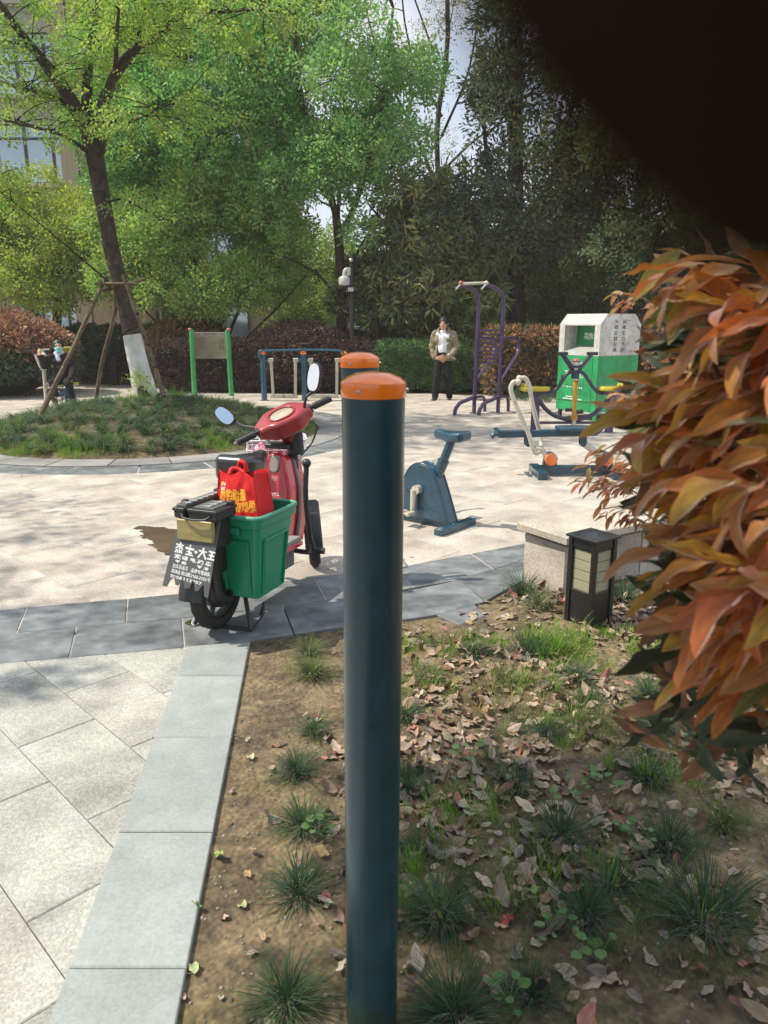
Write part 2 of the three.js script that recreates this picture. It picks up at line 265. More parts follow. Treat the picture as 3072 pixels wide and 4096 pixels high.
{
  const bed = new THREE.PlaneGeometry(19, 23); bed.rotateX(-Math.PI / 2); const uv = bed.attributes.uv; for (let i = 0; i < uv.count; i++) uv.setXY(i, uv.getX(i) * 16, uv.getY(i) * 19);
  bed.translate(-1, -0.016, -14.9); part('joint_bed', bed, M.joint, plaza);
  const list = [], C = Math.SQRT1_2, W = 0.45, L = 0.90, gap = 0.0018, r = rngOf(7);
  for (let i = -40; i < 70; i++) for (let j = -50; j < 60; j++) {
    // courses run along (1,1); neighbours are staggered
    const a0 = j * L + ((i % 3) * 0.3), b0 = i * W, P = [[a0 + gap, b0 + gap], [a0 + L - gap, b0 + gap], [a0 + L - gap, b0 + W - gap], [a0 + gap, b0 + W - gap]].map(([a, b]) => [(a + b) * C - 9 * C * 0, (a - b) * C - 10]);
    const x = P.reduce((s, p) => s + p[0], 0) / 4, z = P.reduce((s, p) => s + p[1], 0) / 4, t = r(), yy = r();
    const zb = (lerpPts(BAND_FAR, x) + lerpPts(BAND_NEAR, x)) / 2 + 0.4, far = x < -3.3 ? -20.2 : x > 2.6 ? -16.2 + (x > 5 ? 1.5 : 0) : -16.9;
    if (x < -9.5 || x > 8 || z > zb || z < far || Math.hypot(x - MOUND[0], z - MOUND[1]) < 2.75) continue;
    const Q = clipPoly(P, ([px, pz]) => (lerpPts(BAND_FAR, px) + lerpPts(BAND_NEAR, px)) / 2 + 0.06 - pz); if (Q.length > 2) list.push([Q, x, z, t, yy]);
  }
  list.sort((p, q) => Math.hypot(p[1], p[2]) - Math.hypot(q[1], q[2]));
  const rest = [[], [], [], [], []];
  list.forEach(([P, x, z, t, yy], k) => {
    const m = Math.floor(t * 5), g = slab(P, -0.02, -0.0008 + yy * 0.0016, 1.2, t * 9);
    if (k < 290) part('paver', g, M.granitePink[m], plaza); else rest[m].push(g);
  });
  rest.forEach((l, m) => l.length && stuffPart('far_paver', join(l), M.granitePink[m], plaza));
}
const walk = structure('footpath', 'pale grey granite paved path beside the soil bed');
{
  const r = rngOf(11), C = Math.SQRT1_2, W = 0.30, L = 0.60, gap = 0.0016;
  const bed = new THREE.PlaneGeometry(5, 5); bed.rotateX(-Math.PI / 2); bed.translate(-3.25, -0.016, -1.0); part('joint_bed', bed, std([0.40, 0.39, 0.36], 0.95, { map: texGranite }), walk);
  for (let i = -8; i < 22; i++) for (let j = -16; j < 14; j++) {
    const a0 = j * L + (i % 2 ? 0.3 : 0), b0 = i * W + 0.1;
    let P = [[a0 + gap, b0 + gap], [a0 + L - gap, b0 + gap], [a0 + L - gap, b0 + W - gap], [a0 + gap, b0 + W - gap]].map(([a, b]) => [(a + b) * C - 0.6, (a - b) * C - 1.6]);
    const t = r(), yy = r(); P = clipPoly(P, ([x, z]) => stripL(z) + 0.012 - x); if (P.length < 3) continue;
    const x = P.reduce((s, p) => s + p[0], 0) / P.length, z = P.reduce((s, p) => s + p[1], 0) / P.length;
    if (x < -3.2 || z > -0.75 || z < (lerpPts(BAND_FAR, x) + lerpPts(BAND_NEAR, x)) / 2 + 0.1) continue;
    part('paver', slab(P, -0.02, -0.0008 + yy * 0.0016, 1.2, t * 9), M.graniteGrey[Math.floor(t * 4)], walk);
  }
}
const band = structure('slate_band', 'dark slate paving band curving across the front of the square');
{
  const cols = [], r = rngOf(5);
  for (let x = -4.1; x < 3.2; x += 0.52) cols.push(x);
  const pt = (x, t, sh) => { const xs = x + sh * t; return [xs, mix(lerpPts(BAND_NEAR, xs), lerpPts(BAND_FAR, xs), t)]; };
  for (let i = 0; i < cols.length - 1; i++) for (let k = 0; k < 2; k++) {
    const t0 = k / 2 + 0.004, t1 = (k + 1) / 2 - 0.004, o = k * 0.24, P = [];
    for (const [u, t] of [[0, t0], [0.5, t0], [1, t0], [1, t1], [0.5, t1], [0, t1]]) P.push(pt(mix(cols[i] + 0.003, cols[i + 1] - 0.003, u) + o, t, -0.22));
    part('slab', slab(P, -0.05, 0.003 + r() * 0.0015, 0.9, r() * 9), M.slate[Math.floor(r() * 3)], band);
  }
  part('slab', slab([[0.27, -3.86], [0.40, -3.70], [0.55, -3.82], [0.50, -4.06]], -0.04, 0.0015, 0.9, 3), M.slate[0], band);
}
const kerb = structure('kerb_strip', 'smooth grey stone kerb strip between the path and the soil bed');
{
  const zs = [-0.4, -1.0, -1.52, -2.03, -2.58, -3.1, -3.475];
  for (let i = 0; i < zs.length - 1; i++) { const a = zs[i] - 0.0015, b = zs[i + 1] + 0.0015; part('kerb_slab', slab([[stripL(a), a], [stripR(a), a], [stripR(b), b], [stripL(b), b + (i === 5 ? 0.06 : 0)]], -0.06, 0.006 + (i % 2) * 0.001, 0.8, i * 3.1, 0.004), M.strip[i % 2], kerb); }
}
const ring = structure('ring_border', 'grey stone ring border around the planted mound');
{
  const r = rngOf(9), n = 26;
  for (let k = 0; k < n; k++) for (const [r0, r1] of [[2.44, 2.86], [2.865, 3.28]]) {
    const a0 = (k + (r0 > 2.5 ? 0.5 : 0)) / n * Math.PI * 2 + 0.004, a1 = a0 + Math.PI * 2 / n - 0.006, P = [];
    for (const t of [0, .33, .67, 1]) P.push([MOUND[0] + r1 * Math.cos(mix(a0, a1, t)), MOUND[1] + r1 * Math.sin(mix(a0, a1, t))]);
    for (const t of [1, .67, .33, 0]) P.push([MOUND[0] + r0 * Math.cos(mix(a0, a1, t)), MOUND[1] + r0 * Math.sin(mix(a0, a1, t))]);
    part('border_stone', slab(P, -0.05, 0.004 + r() * 0.002 + (r0 < 2.5 ? 0.012 : 0), 0.8, r() * 9), r0 < 2.5 ? M.ring[Math.floor(r() * 2)] : M.slate[Math.floor(r() * 3)], ring);
  }
}
const bedH = (x, z) => { // soil height of the front bed
  const d = Math.min(x - stripR(z), z - (lerpPts(BAND_NEAR, x))), e = sstep(0, 0.35, d);
  return -0.012 + e * (0.045 * fbm(x * 2.2 + 9, z * 2.2, 3) - 0.005 + 0.022 * (fbm(x * 9, z * 9, 3) - 0.5) * 1.4 + 0.016 * (fbm(x * 34, z * 34, 2) - 0.5)) + 0.05 * sstep(0.4, 2.2, x) * e;
};
{
  const nx = 250, nz = 230, pos = [], uv = [], idx = [];
  for (let j = 0; j <= nz; j++) for (let i = 0; i <= nx; i++) {
    const u = i / nx, z0 = mix(-0.3, -6.2, j / nz), zz = Math.max(z0, -3.5), xl = (stripL(zz) + stripR(zz)) / 2, x = xl + (6.5 - xl) * Math.pow(u, 1.5);
    const top = lerpPts(BAND_NEAR, x) - 0.12, z = Math.max(z0, top);
    pos.push(x, bedH(x, z), z); uv.push(x * 1.1, z * 1.1);
    if (i < nx && j < nz) { const a = j * (nx + 1) + i; idx.push(a, a + 1, a + nx + 1, a + 1, a + nx + 2, a + nx + 1); }
  }
  const g = new THREE.BufferGeometry(); g.setAttribute('position', new THREE.Float32BufferAttribute(pos, 3)); g.setAttribute('uv', new THREE.Float32BufferAttribute(uv, 2)); g.setIndex(idx); g.computeVertexNormals();
  structure('soil', 'bare brown soil bed around the blue posts', g, M.soil);
}
const moundH = (x, z) => { const d = Math.hypot(x - MOUND[0], z - MOUND[1]) / MOUND_R; return 0.02 + 0.42 * Math.pow(Math.max(0, 1 - d * d), 1.1) + 0.03 * (fbm(x * 3, z * 3, 3) - 0.5) * (d < 0.95 ? 1 : 0); };
{
  const pos = [], uv = [], idx = [], n = 64, m = 20;
  for (let k = 0; k <= m; k++) for (let j = 0; j <= n; j++) { const a = j / n * Math.PI * 2, r = k / m * 2.46, x = MOUND[0] + r * Math.cos(a), z = MOUND[1] + r * Math.sin(a); pos.push(x, k === m ? -0.02 : moundH(x, z), z); uv.push(x, z); if (k < m && j < n) { const q = k * (n + 1) + j; idx.push(q, q + 1, q + n + 1, q + 1, q + n + 2, q + n + 1); } }
  const g = new THREE.BufferGeometry(); g.setAttribute('position', new THREE.Float32BufferAttribute(pos, 3)); g.setAttribute('uv', new THREE.Float32BufferAttribute(uv, 2)); g.setIndex(idx); g.computeVertexNormals();
  structure('mound_soil', 'round raised mound of soil in the middle of the square', g, M.soil);
}
part('puddle', flatShape(curvePts([[-1.93, -5.66], [-1.61, -5.58], [-1.3, -5.5], [-1.0, -5.1], [-1.15, -4.75], [-1.45, -4.93], [-1.57, -5.02], [-1.74, -5.31], [-1.86, -5.52]].map(([x, z]) => [x, z]), 150, true).map(([x, z]) => [x + 0.07 * (noise2(x * 42, z * 42) - 0.5) + 0.05 * (noise2(x * 90, z * 90) - 0.5), z + 0.05 * (noise2(x * 50 + 7, z * 50) - 0.5)]), 0.0045), phy([0.13, 0.088, 0.05], 0.5, { map: texGranite, clearcoat: 0.25, clearcoatRoughness: 0.2 }), null);
{ const p = scene.children[scene.children.length - 1]; p.userData = { kind: 'structure', label: 'brown wet stain spreading on the paving left of the scooter' }; }

function flatShape(P, y) { const g = new THREE.ShapeGeometry(new THREE.Shape(P.map(([x, z]) => new THREE.Vector2(x, -z)))); g.rotateX(-Math.PI / 2); g.translate(0, y, 0); return g; }
// ---------- leaves, blades, tufts, trees ----------
function leafGeo(l, w, o = {}) { // base at origin, along +x, upper side +y
  const nu = o.nu || 6, nv = o.nv || 2, pos = [], uv = [], idx = [];
  for (let i = 0; i <= nu; i++) {
    const u = i / nu, half = w / 2 * Math.pow(Math.sin(Math.PI * Math.pow(clamp(u, 0.0, 1), o.skew || 0.85)), o.blunt || 0.75) + 0.0006 * w, ang = -(o.curl || 0) * u, cx = (o.curl ? Math.sin(ang) / -(o.curl) : u) * l, cy = o.curl ? (Math.cos(ang) - 1) / (o.curl) * l : 0;
    for (let j = -nv; j <= nv; j++) {
      const v = j / nv, f = Math.abs(v) * half * (o.fold ?? 0.3), wv = (o.wave || 0) * w * Math.sin(u * 13 + (j > 0 ? 1 : 0) * 2) * v * v * Math.sin(Math.PI * u);
      const px = cx + Math.sin(-ang) * (f + wv) * (o.curl ? 1 : 0), py = cy + Math.cos(ang) * (f + wv); pos.push(px, py, v * half); uv.push(u, 0.5 + v * 0.5);
    }
  }
  const k = 2 * nv + 1; for (let i = 0; i < nu; i++) for (let j = 0; j < 2 * nv; j++) { const a = i * k + j; idx.push(a, a + 1, a + k, a + 1, a + k + 1, a + k); }
  const g = new THREE.BufferGeometry(); g.setAttribute('position', new THREE.Float32BufferAttribute(pos, 3)); g.setAttribute('uv', new THREE.Float32BufferAttribute(uv, 2)); g.setIndex(idx); g.computeVertexNormals(); return g;
}
const orient = (g, p, dir, roll = 0, s = 1) => { // turn +x to dir, keep upper side up, place at p
  const X = dir.clone().normalize(), Z = Math.abs(X.y) > 0.98 ? V(0, 0, 1) : X.clone().cross(V(0, 1, 0)).normalize(), Y = Z.clone().cross(X).normalize();
  const m = new THREE.Matrix4().makeBasis(X, Y, Z).multiply(new THREE.Matrix4().makeRotationX(roll)).scale(V(s, s, s)).setPosition(p.x, p.y, p.z); return g ? g.applyMatrix4(m) : m;
};
const rdir = (r, up = 0) => { const a = r() * Math.PI * 2, y = mix(-1, 1, r()) * (1 - Math.abs(up)) + up, q = Math.sqrt(Math.max(0, 1 - y * y)); return V(Math.cos(a) * q, y, Math.sin(a) * q); };
function sprig(seed, n, reach, l, w, o = {}) { // a twig end carrying n leaves, along +x
  const r = rngOf(seed), gs = [];
  for (let i = 0; i < n; i++) {
    const t = (i + 0.5) / n, a = i * 2.4 + r(), d = V(mix(0.9, 0.5, r()) * (o.fwd ?? 1), Math.sin(a) * 0.8 + (o.up || 0), Math.cos(a) * 0.9);
    if (o.droop) d.y -= o.droop; const p = V(t * reach, Math.sin(a) * reach * (o.bush ?? 0.12), Math.cos(a) * reach * (o.bush ?? 0.12));
    gs.push(orient(leafGeo(l * mix(0.7, 1.2, r()), w * mix(0.75, 1.2, r()), { nu: 2, nv: 1, fold: 0.35, skew: 0.9 }), p, d, rr(-0.6, 0.6, r)));
  }
  return join(gs);
}
function scatter(name, geo, mat, list, parent, colors) { // list of Matrix4
  const m = new THREE.InstancedMesh(geo, mat, list.length); m.name = parent ? name : numbered(name); m.castShadow = m.receiveShadow = true;
  list.forEach((x, i) => m.setMatrixAt(i, x)); if (colors) list.forEach((_, i) => m.setColorAt(i, colors(i)));
  m.userData.kind = 'stuff'; (parent || scene).add(m); return m;
}
const LEAF_GAIN = 1.6;
const tint = (base, r, dv = 0.35, dh = 0.25) => { const k = LEAF_GAIN * (1 + (r() - 0.5) * 2 * dv), h = (r() - 0.5) * dh; return lin(base[0] * k * (1 + h), base[1] * k, base[2] * k * (1 - h)); };
const matLeafLight = leafMat([1, 1, 1]), matLeafGloss = leafMat([1, 1, 1], { transmission: 0.38, clearcoat: 0.3, clearcoatRoughness: 0.3 });
const SPRIG = { fine: sprig(1, 8, 0.28, 0.10, 0.052), soft: sprig(2, 9, 0.32, 0.115, 0.056), broad: sprig(3, 7, 0.26, 0.15, 0.06, { bush: 0.2 }), hang: sprig(4, 7, 0.25, 0.22, 0.06, { droop: 0.9 }), red: sprig(5, 7, 0.1, 0.085, 0.034, { up: 0.4, bush: 0.25 }), small: sprig(6, 8, 0.1, 0.045, 0.022, { up: 0.3, bush: 0.3 }) };
// crown of clumps: each clump is a puff of sprigs with a limb leading to it
function crownOn(t, spec, r) {
  const { sprig: sp, mat, color, alt } = spec, list = [], cols = [], limbs = [], q = new THREE.Quaternion();
  for (const c of spec.clumps) {
    const [x, y, z, rad, n] = c, C = V(x, y, z);
    if (spec.from && !c[6]) { const a = V(...spec.from(C)), mid = a.clone().lerp(C, 0.5).add(V(rr(-0.2, 0.2, r), -0.12 * rad + 0.1, rr(-0.2, 0.2, r))); const w = spec.limb || 0.03; limbs.push(tube([a, mid, C], [w, w * 0.6, w * 0.2], 5, { n: 6 })); for (let k = 0; k < 4; k++) { const e = C.clone().add(rdir(r, 0.25).multiplyScalar(rad * 0.85)); limbs.push(tube([mid.clone().lerp(C, rr(0, 0.8, r)), e], [w * 0.35, w * 0.1], 4, { n: 1 })); } }
    const bright = c[5] ?? 0;
    for (let i = 0; i < n; i++) {
      const d = rdir(r, 0.12), k = rad * Math.cbrt(mix(0.12, 1, r())), p = C.clone().add(d.clone().multiplyScalar(k).multiply(V(1, spec.flat || 0.75, 1)));
      const f = d.clone().add(V(0, spec.lift || 0.1, 0)).add(rdir(r).multiplyScalar(0.8));
      list.push(orient(null, p, f, r() * 6.28, mix(0.7, 1.25, r()) * (spec.scale || 1)));
      cols.push(tint(alt && r() < (spec.mixAlt ?? 0.3) ? alt : color, r, 0.3 + 0 * bright, 0.3));
    }
  }
  if (limbs.length) stuffPart('branches', join(limbs), spec.bark || M.barkDark, t);
  scatter('crown', sp, mat, list, t, (i) => cols[i]);
}
function clumpsIn(r, n, c, rad, size, per, o = {}) { const out = []; let g = 0; while (out.length < n && g++ < n * 30) { const d = rdir(r), k = Math.cbrt(mix(o.inner ?? 0.15, 1, r())), p = [c[0] + d.x * rad[0] * k, c[1] + d.y * rad[1] * k, c[2] + d.z * rad[2] * k]; if (o.keep && !o.keep(p)) continue; out.push([...p, size * mix(0.7, 1.3, r()), Math.round(per * mix(0.7, 1.3, r()))]); } return out; }
function blade(l, w, a, lean, droop, r) { // one grass blade rising from the origin
  const n = 4, pos = [], uv = [], idx = [], ca = Math.cos(a), sa = Math.sin(a); let x = 0, y = 0, th = lean;
  for (let i = 0; i <= n; i++) {
    const t = i / n, hw = w / 2 * (t > 0.99 ? 0.08 : 1 - 0.55 * t * t); if (i) { x += Math.sin(th) * l / n; y += Math.cos(th) * l / n; th += droop / n; }
    for (const s of [-1, 1]) { pos.push(ca * x - sa * s * hw, y, sa * x + ca * s * hw); uv.push(t, s * 0.5 + 0.5); }
    if (i < n) { const k = i * 2; idx.push(k, k + 1, k + 2, k + 1, k + 3, k + 2); }
  }
  const g = new THREE.BufferGeometry(); g.setAttribute('position', new THREE.Float32BufferAttribute(pos, 3)); g.setAttribute('uv', new THREE.Float32BufferAttribute(uv, 2)); g.setIndex(idx); g.computeVertexNormals(); return g;
}
function tuftGeo(seed, n, l, w, rad, o = {}) { const r = rngOf(seed), gs = []; for (let i = 0; i < n; i++) { const a = r() * 6.283, q = Math.sqrt(r()) * rad, g = blade(l * mix(0.4, 1.2, r()), w * mix(0.7, 1.2, r()), a + rr(-0.5, 0.5, r), (o.lean ?? 0.15) + q / rad * (o.spread ?? 0.7) * r(), mix(0.6, 1, r()) * (o.droop ?? 1.7), r); g.translate(Math.cos(a) * q, 0, Math.sin(a) * q); gs.push(g); } return join(gs); }
const grassMat = (c, o = {}) => phy(c, 1, { transmission: 0.35, thickness: 0, side: THREE.DoubleSide, specularIntensity: 0.5, ...o });
M.mondo = [[0.055, 0.115, 0.04], [0.07, 0.14, 0.04], [0.042, 0.09, 0.038], [0.12, 0.16, 0.045]].map((c) => grassMat(c)); M.lime = grassMat([0.17, 0.32, 0.03]); M.dry = grassMat([0.30, 0.24, 0.10]);

// ---------- the leaning tree on the mound, with its prop poles ----------
{
  const t = thing('leaning_tree', 'leaning tree with whitewashed foot and yellow green crown growing on the round mound', 'tree', [-3.55, 0.30, -11.4]);
  const o = t.position, W = (pts) => pts.map(([x, y, z]) => V(x - o.x, y - o.y, z - o.z));
  const trunk = W([[-3.52, 0.15, -11.4], [-3.56, 0.33, -11.4], [-3.66, 0.9, -11.4], [-3.73, 1.38, -11.4], [-3.83, 2.04, -11.4], [-3.92, 2.56, -11.4], [-4.0, 3.3, -11.4], [-4.06, 3.9, -11.4], [-4.1, 4.3, -11.4]]);
  const curve = new THREE.CatmullRomCurve3(trunk), at = (a, b, n = 10) => Array.from({ length: n }, (_, i) => curve.getPoint(mix(a, b, i / (n - 1))));
  part('trunk', tube(at(0.372, 1, 16), [0.125, 0.115, 0.11, 0.12, 0.15], 14, { n: 26, wob: 0.1 }), M.bark, t);
  part('painted_foot', [tube(at(0.0, 0.374, 10), [0.29, 0.235, 0.20, 0.17, 0.15, 0.136, 0.127], 16, { n: 18, wob: 0.12 })], M.limewash, t, 'whitewashed lower trunk');
  part('root', [tube(W([[-3.62, 0.62, -11.24], [-3.52, 0.42, -11.16], [-3.5, 0.25, -11.1]]), [0.05, 0.1, 0.12], 9, { wob: 0.3 }), tube(W([[-3.36, 0.5, -11.3], [-3.25, 0.32, -11.2], [-3.15, 0.2, -11.1]]), [0.06, 0.09, 0.1], 9, { wob: 0.3 }), tube(W([[-3.72, 0.45, -11.3], [-3.85, 0.25, -11.2]]), [0.07, 0.1], 9, { wob: 0.3 })], M.bark, t);
  const L = [
    [[-4.08, 4.1, -11.4], [-4.38, 4.67, -11.3], [-4.63, 5.01, -11.3], [-4.8, 5.25, -11.2], [-5.1, 5.7, -11.1], [-5.5, 6.3, -10.9]], [[-4.1, 4.1, -11.42], [-4.12, 4.6, -11.5], [-4.08, 5.1, -11.6], [-3.95, 5.8, -11.7], [-3.8, 6.8, -11.8]],
    [[-4.05, 4.05, -11.4], [-3.79, 4.5, -11.3], [-3.59, 4.84, -11.2], [-3.33, 5.03, -11.1], [-2.95, 5.12, -10.9], [-2.49, 5.4, -10.8], [-1.9, 5.65, -10.7], [-1.2, 5.8, -10.6]], [[-3.98, 3.75, -11.4], [-3.7, 4.2, -11.2], [-3.47, 4.12, -11.0], [-3.08, 4.2, -10.8], [-2.5, 4.35, -10.6]],
    [[-4.1, 4.05, -11.4], [-4.34, 4.42, -11.5], [-4.7, 4.63, -11.6], [-5.1, 4.73, -11.6], [-5.7, 4.95, -11.7]], [[-4.05, 3.8, -11.4], [-4.35, 4.0, -11.0], [-4.9, 4.1, -10.7], [-5.5, 4.4, -10.5]], [[-3.95, 3.2, -11.4], [-3.6, 3.2, -11.1], [-3.2, 3.0, -10.9], [-2.8, 2.85, -10.7]],
    [[-3.95, 2.1, -11.3], [-4.4, 2.6, -10.9], [-4.9, 3.1, -10.6], [-5.2, 3.4, -10.4]], [[-3.3, 5.03, -11.1], [-3.0, 5.7, -11.0], [-2.6, 6.4, -10.8]], [[-4.0, 4.5, -11.5], [-3.5, 5.4, -12.1], [-3.0, 6.2, -12.7]], [[-2.5, 5.4, -10.8], [-1.9, 5.2, -10.3], [-1.2, 5.1, -9.8]], [[-3.6, 4.84, -11.2], [-3.2, 5.1, -10.2], [-2.8, 5.3, -9.3]]];
  const rad = [0.105, 0.10, 0.075, 0.03, 0.06, 0.035, 0.02, 0.014, 0.03, 0.05, 0.03, 0.035], r = rngOf(77), list = [], cols = [], twigs = [];
  L.forEach((l, k) => {
    const P = W(l), c = new THREE.CatmullRomCurve3(P, false, 'centripetal'); part('limb', tube(P, [rad[k], rad[k] * 0.7, rad[k] * 0.45, rad[k] * 0.22], 8, { wob: 0.15 }), k === 6 || k === 7 ? M.barkDark : M.bark, t);
    const len = c.getLength(), n = Math.round(len * (k === 7 || k === 6 ? 5 : 13));
    for (let i = 0; i < n; i++) {
      const u = mix(k === 7 ? 0.5 : 0.3, 1, Math.pow(r(), 0.7)), p = c.getPoint(u), e = p.clone().add(rdir(r, 0.05).multiply(V(1, 0.55, 1)).multiplyScalar(rr(0.3, 1.2, r) * (k > 5 && k < 8 ? 0.5 : 1))), m = p.clone().lerp(e, 0.5).add(V(0, 0.06, 0));
      twigs.push(tube([p, m, e], [0.009, 0.006, 0.003], 4, { n: 4 }));
      for (let q = 0; q < 11; q++) { const s = mix(0.25, 1.1, r()), b = p.clone().lerp(e, s).add(V(rr(-0.16, 0.16, r), rr(-0.1, 0.06, r), rr(-0.16, 0.16, r))); list.push(orient(null, b, e.clone().sub(p).add(rdir(r).multiplyScalar(0.5)).setY(rr(-0.25, 0.15, r)), rr(-0.5, 0.5, r), mix(0.55, 1.0, r()))); cols.push(tint(r() < 0.25 ? [0.12, 0.24, 0.03] : [0.19, 0.28, 0.035], r, 0.3, 0.25)); }
    }
  });
  stuffPart('twigs', join(twigs), M.barkDark, t); scatter('crown', sprig(31, 8, 0.22, 0.068, 0.042, { bush: 0.06 }), matLeafLight, list, t, (i) => cols[i]);
  const s = []; for (let i = 0; i < 22; i++) s.push(orient(null, V(rr(-0.16, 0.06, r), rr(0.25, 0.5, r), rr(0.2, 0.36, r)), rdir(r, 0.3), r() * 6, rr(0.4, 0.7, r)));
  scatter('root_shoots', SPRIG.fine, matLeafLight, s, t, () => tint([0.24, 0.30, 0.04], r));
  // prop poles and cross bars
  const poles = [['left prop pole slanting from the mound edge to the tree', [-4.85, 0.10, -10.3], [-4.38, 1.2, -10.8], [-4.0, 2.2, -11.3]], ['crooked prop pole behind the leaning tree trunk', [-4.86, 0.08, -12.6], [-4.55, 0.9, -12.3], [-4.15, 1.75, -12.0], [-4.1, 2.02, -11.9]], ['knotty prop pole slanting down right of the leaning tree trunk', [-2.98, 0.15, -10.55], [-3.3, 1.15, -10.8], [-3.66, 2.2, -11.0]], ['short cross bar lashed in front of the leaning trunk', [-4.12, 2.09, -11.2], [-3.5, 2.08, -11.1]], ['long cross bar lashed behind the leaning trunk', [-4.09, 2.0, -11.35], [-3.58, 2.18, -11.75]], ['stub cross bar tied at the left prop pole top', [-4.05, 2.11, -11.15], [-4.0, 2.04, -11.9]]];
  poles.forEach(([lab, ...p], k) => { const g = thing('prop_pole', lab, 'prop pole', p[0]); const P = p.map((q) => V(q[0] - p[0][0], q[1] - p[0][1], q[2] - p[0][2])); part('pole', tube(P, k < 3 ? [0.036, 0.031, 0.026] : 0.024, 9, { n: 16, wob: 0.3 }), M.pole, g); if (k === 2) [0.2, 0.4, 0.55, 0.75].forEach((u) => { const q = new THREE.CatmullRomCurve3(P).getPoint(u); part('knot', ball(0.04, q.x + 0.01, q.y, q.z + 0.012, 0.9, 0.7, 0.9, 8), M.bark, g); }); });
}

// ---------- trees and bushes behind the square ----------
function bgTree(name, label, base, trunkPts, radii, spec, seed, group) {
  const r = rngOf(seed), t = thing(name, label, 'tree', base, 0, group);
  const P = trunkPts.map((l) => l.map(([x, y, z]) => V(x - base[0], y - base[1], z - base[2])));
  P.forEach((p, k) => part(k ? 'limb' : 'trunk', tube(p, k ? [radii[k], radii[k] * 0.35] : [radii[0] * 1.25, radii[0], radii[0] * 0.8], 10, { wob: 0.15 }), spec.bark || M.barkDark, t));
  const all = P.flatMap((p) => p.length > 2 ? new THREE.CatmullRomCurve3(p).getPoints(12).slice(5) : [p[1]]);
  spec.clumps = spec.clumps(r).map((c) => [c[0] - base[0], c[1] - base[1], c[2] - base[2], ...c.slice(3)]);
  spec.from = (c) => { let b = all[0], d = 1e9; for (const q of all) { const e = q.distanceTo(c) + Math.max(0, q.y - c.y) * 1.5; if (e < d) { d = e; b = q; } } return b.toArray(); };
  crownOn(t, spec, r); return t;
}
bgTree('camphor_tree', 'bright green tree in front of the tan building', [-4.9, 0, -19.6], [[[-4.9, 0, -19.6], [-4.85, 2, -19.6], [-4.7, 4, -19.6], [-4.7, 7.5, -19.6]]], [0.14], { sprig: SPRIG.soft, mat: matLeafGloss, color: [0.115, 0.27, 0.055], alt: [0.20, 0.33, 0.08], clumps: (r) => clumpsIn(r, 58, [-4.5, 6.5, -19.2], [2.7, 2.9, 1.3], 0.66, 150) }, 101);
bgTree('forked_tree', 'tall forked tree with reddish brown trunk behind the black camera pole', [-1.02, 0, -18.5], [[[-1.02, 0, -18.5], [-1.02, 1.5, -18.5], [-1.03, 3, -18.5], [-1.12, 4.1, -18.5]], [[-1.12, 4.0, -18.5], [-1.37, 4.8, -18.5], [-1.76, 6.05, -18.5], [-1.93, 7.3, -18.4], [-1.9, 8.6, -18.4]], [[-1.05, 3.5, -18.5], [-0.75, 4.0, -18.5], [-0.31, 5.2, -18.5], [0.0, 6.5, -18.5], [0.2, 8.2, -18.5]], [[-1.08, 3.8, -18.5], [-1.0, 5.0, -18.9], [-0.9, 6.6, -19.0], [-0.8, 8.4, -19.0]], [[-1.02, 1.9, -18.5], [-1.4, 2.5, -18.4], [-2.0, 2.9, -18.4], [-2.6, 3.1, -18.3]], [[-1.0, 2.2, -18.5], [-0.6, 3.2, -18.5], [-0.1, 3.9, -18.4]]], [0.115, 0.085, 0.08, 0.05, 0.045, 0.04], { sprig: SPRIG.soft, mat: matLeafLight, bark: M.barkRed, color: [0.13, 0.27, 0.06], alt: [0.20, 0.32, 0.09], clumps: (r) => clumpsIn(r, 40, [-0.9, 6.9, -18.4], [2.1, 2.7, 1.3], 0.55, 105, { inner: 0.3 }).concat([[-2.3, 4.5, -18.2, 0.55, 150], [-1.5, 4.55, -18.0, 0.45, 130], [-0.4, 4.4, -18, 0.4, 110], [-2.6, 3.9, -18.2, 0.35, 70], [0.25, 4.9, -18.1, 0.45, 90], [-0.55, 3.5, -18, 0.3, 60]]) }, 102);
bgTree('yellow_green_tree', 'low yellow green tree in front of the building behind the red tipped bush', [-8.6, 0, -20], [[[-8.6, 0, -20], [-8.5, 1.2, -20], [-8.3, 2.6, -20]], [[-8.5, 1, -20], [-9.2, 2.2, -20], [-9.6, 3.4, -20]]], [0.12, 0.08], { sprig: SPRIG.fine, mat: matLeafLight, color: [0.25, 0.30, 0.03], alt: [0.17, 0.25, 0.035], clumps: (r) => clumpsIn(r, 36, [-8.7, 3.3, -19.6], [2.3, 1.6, 1.2], 0.6, 170) }, 103);
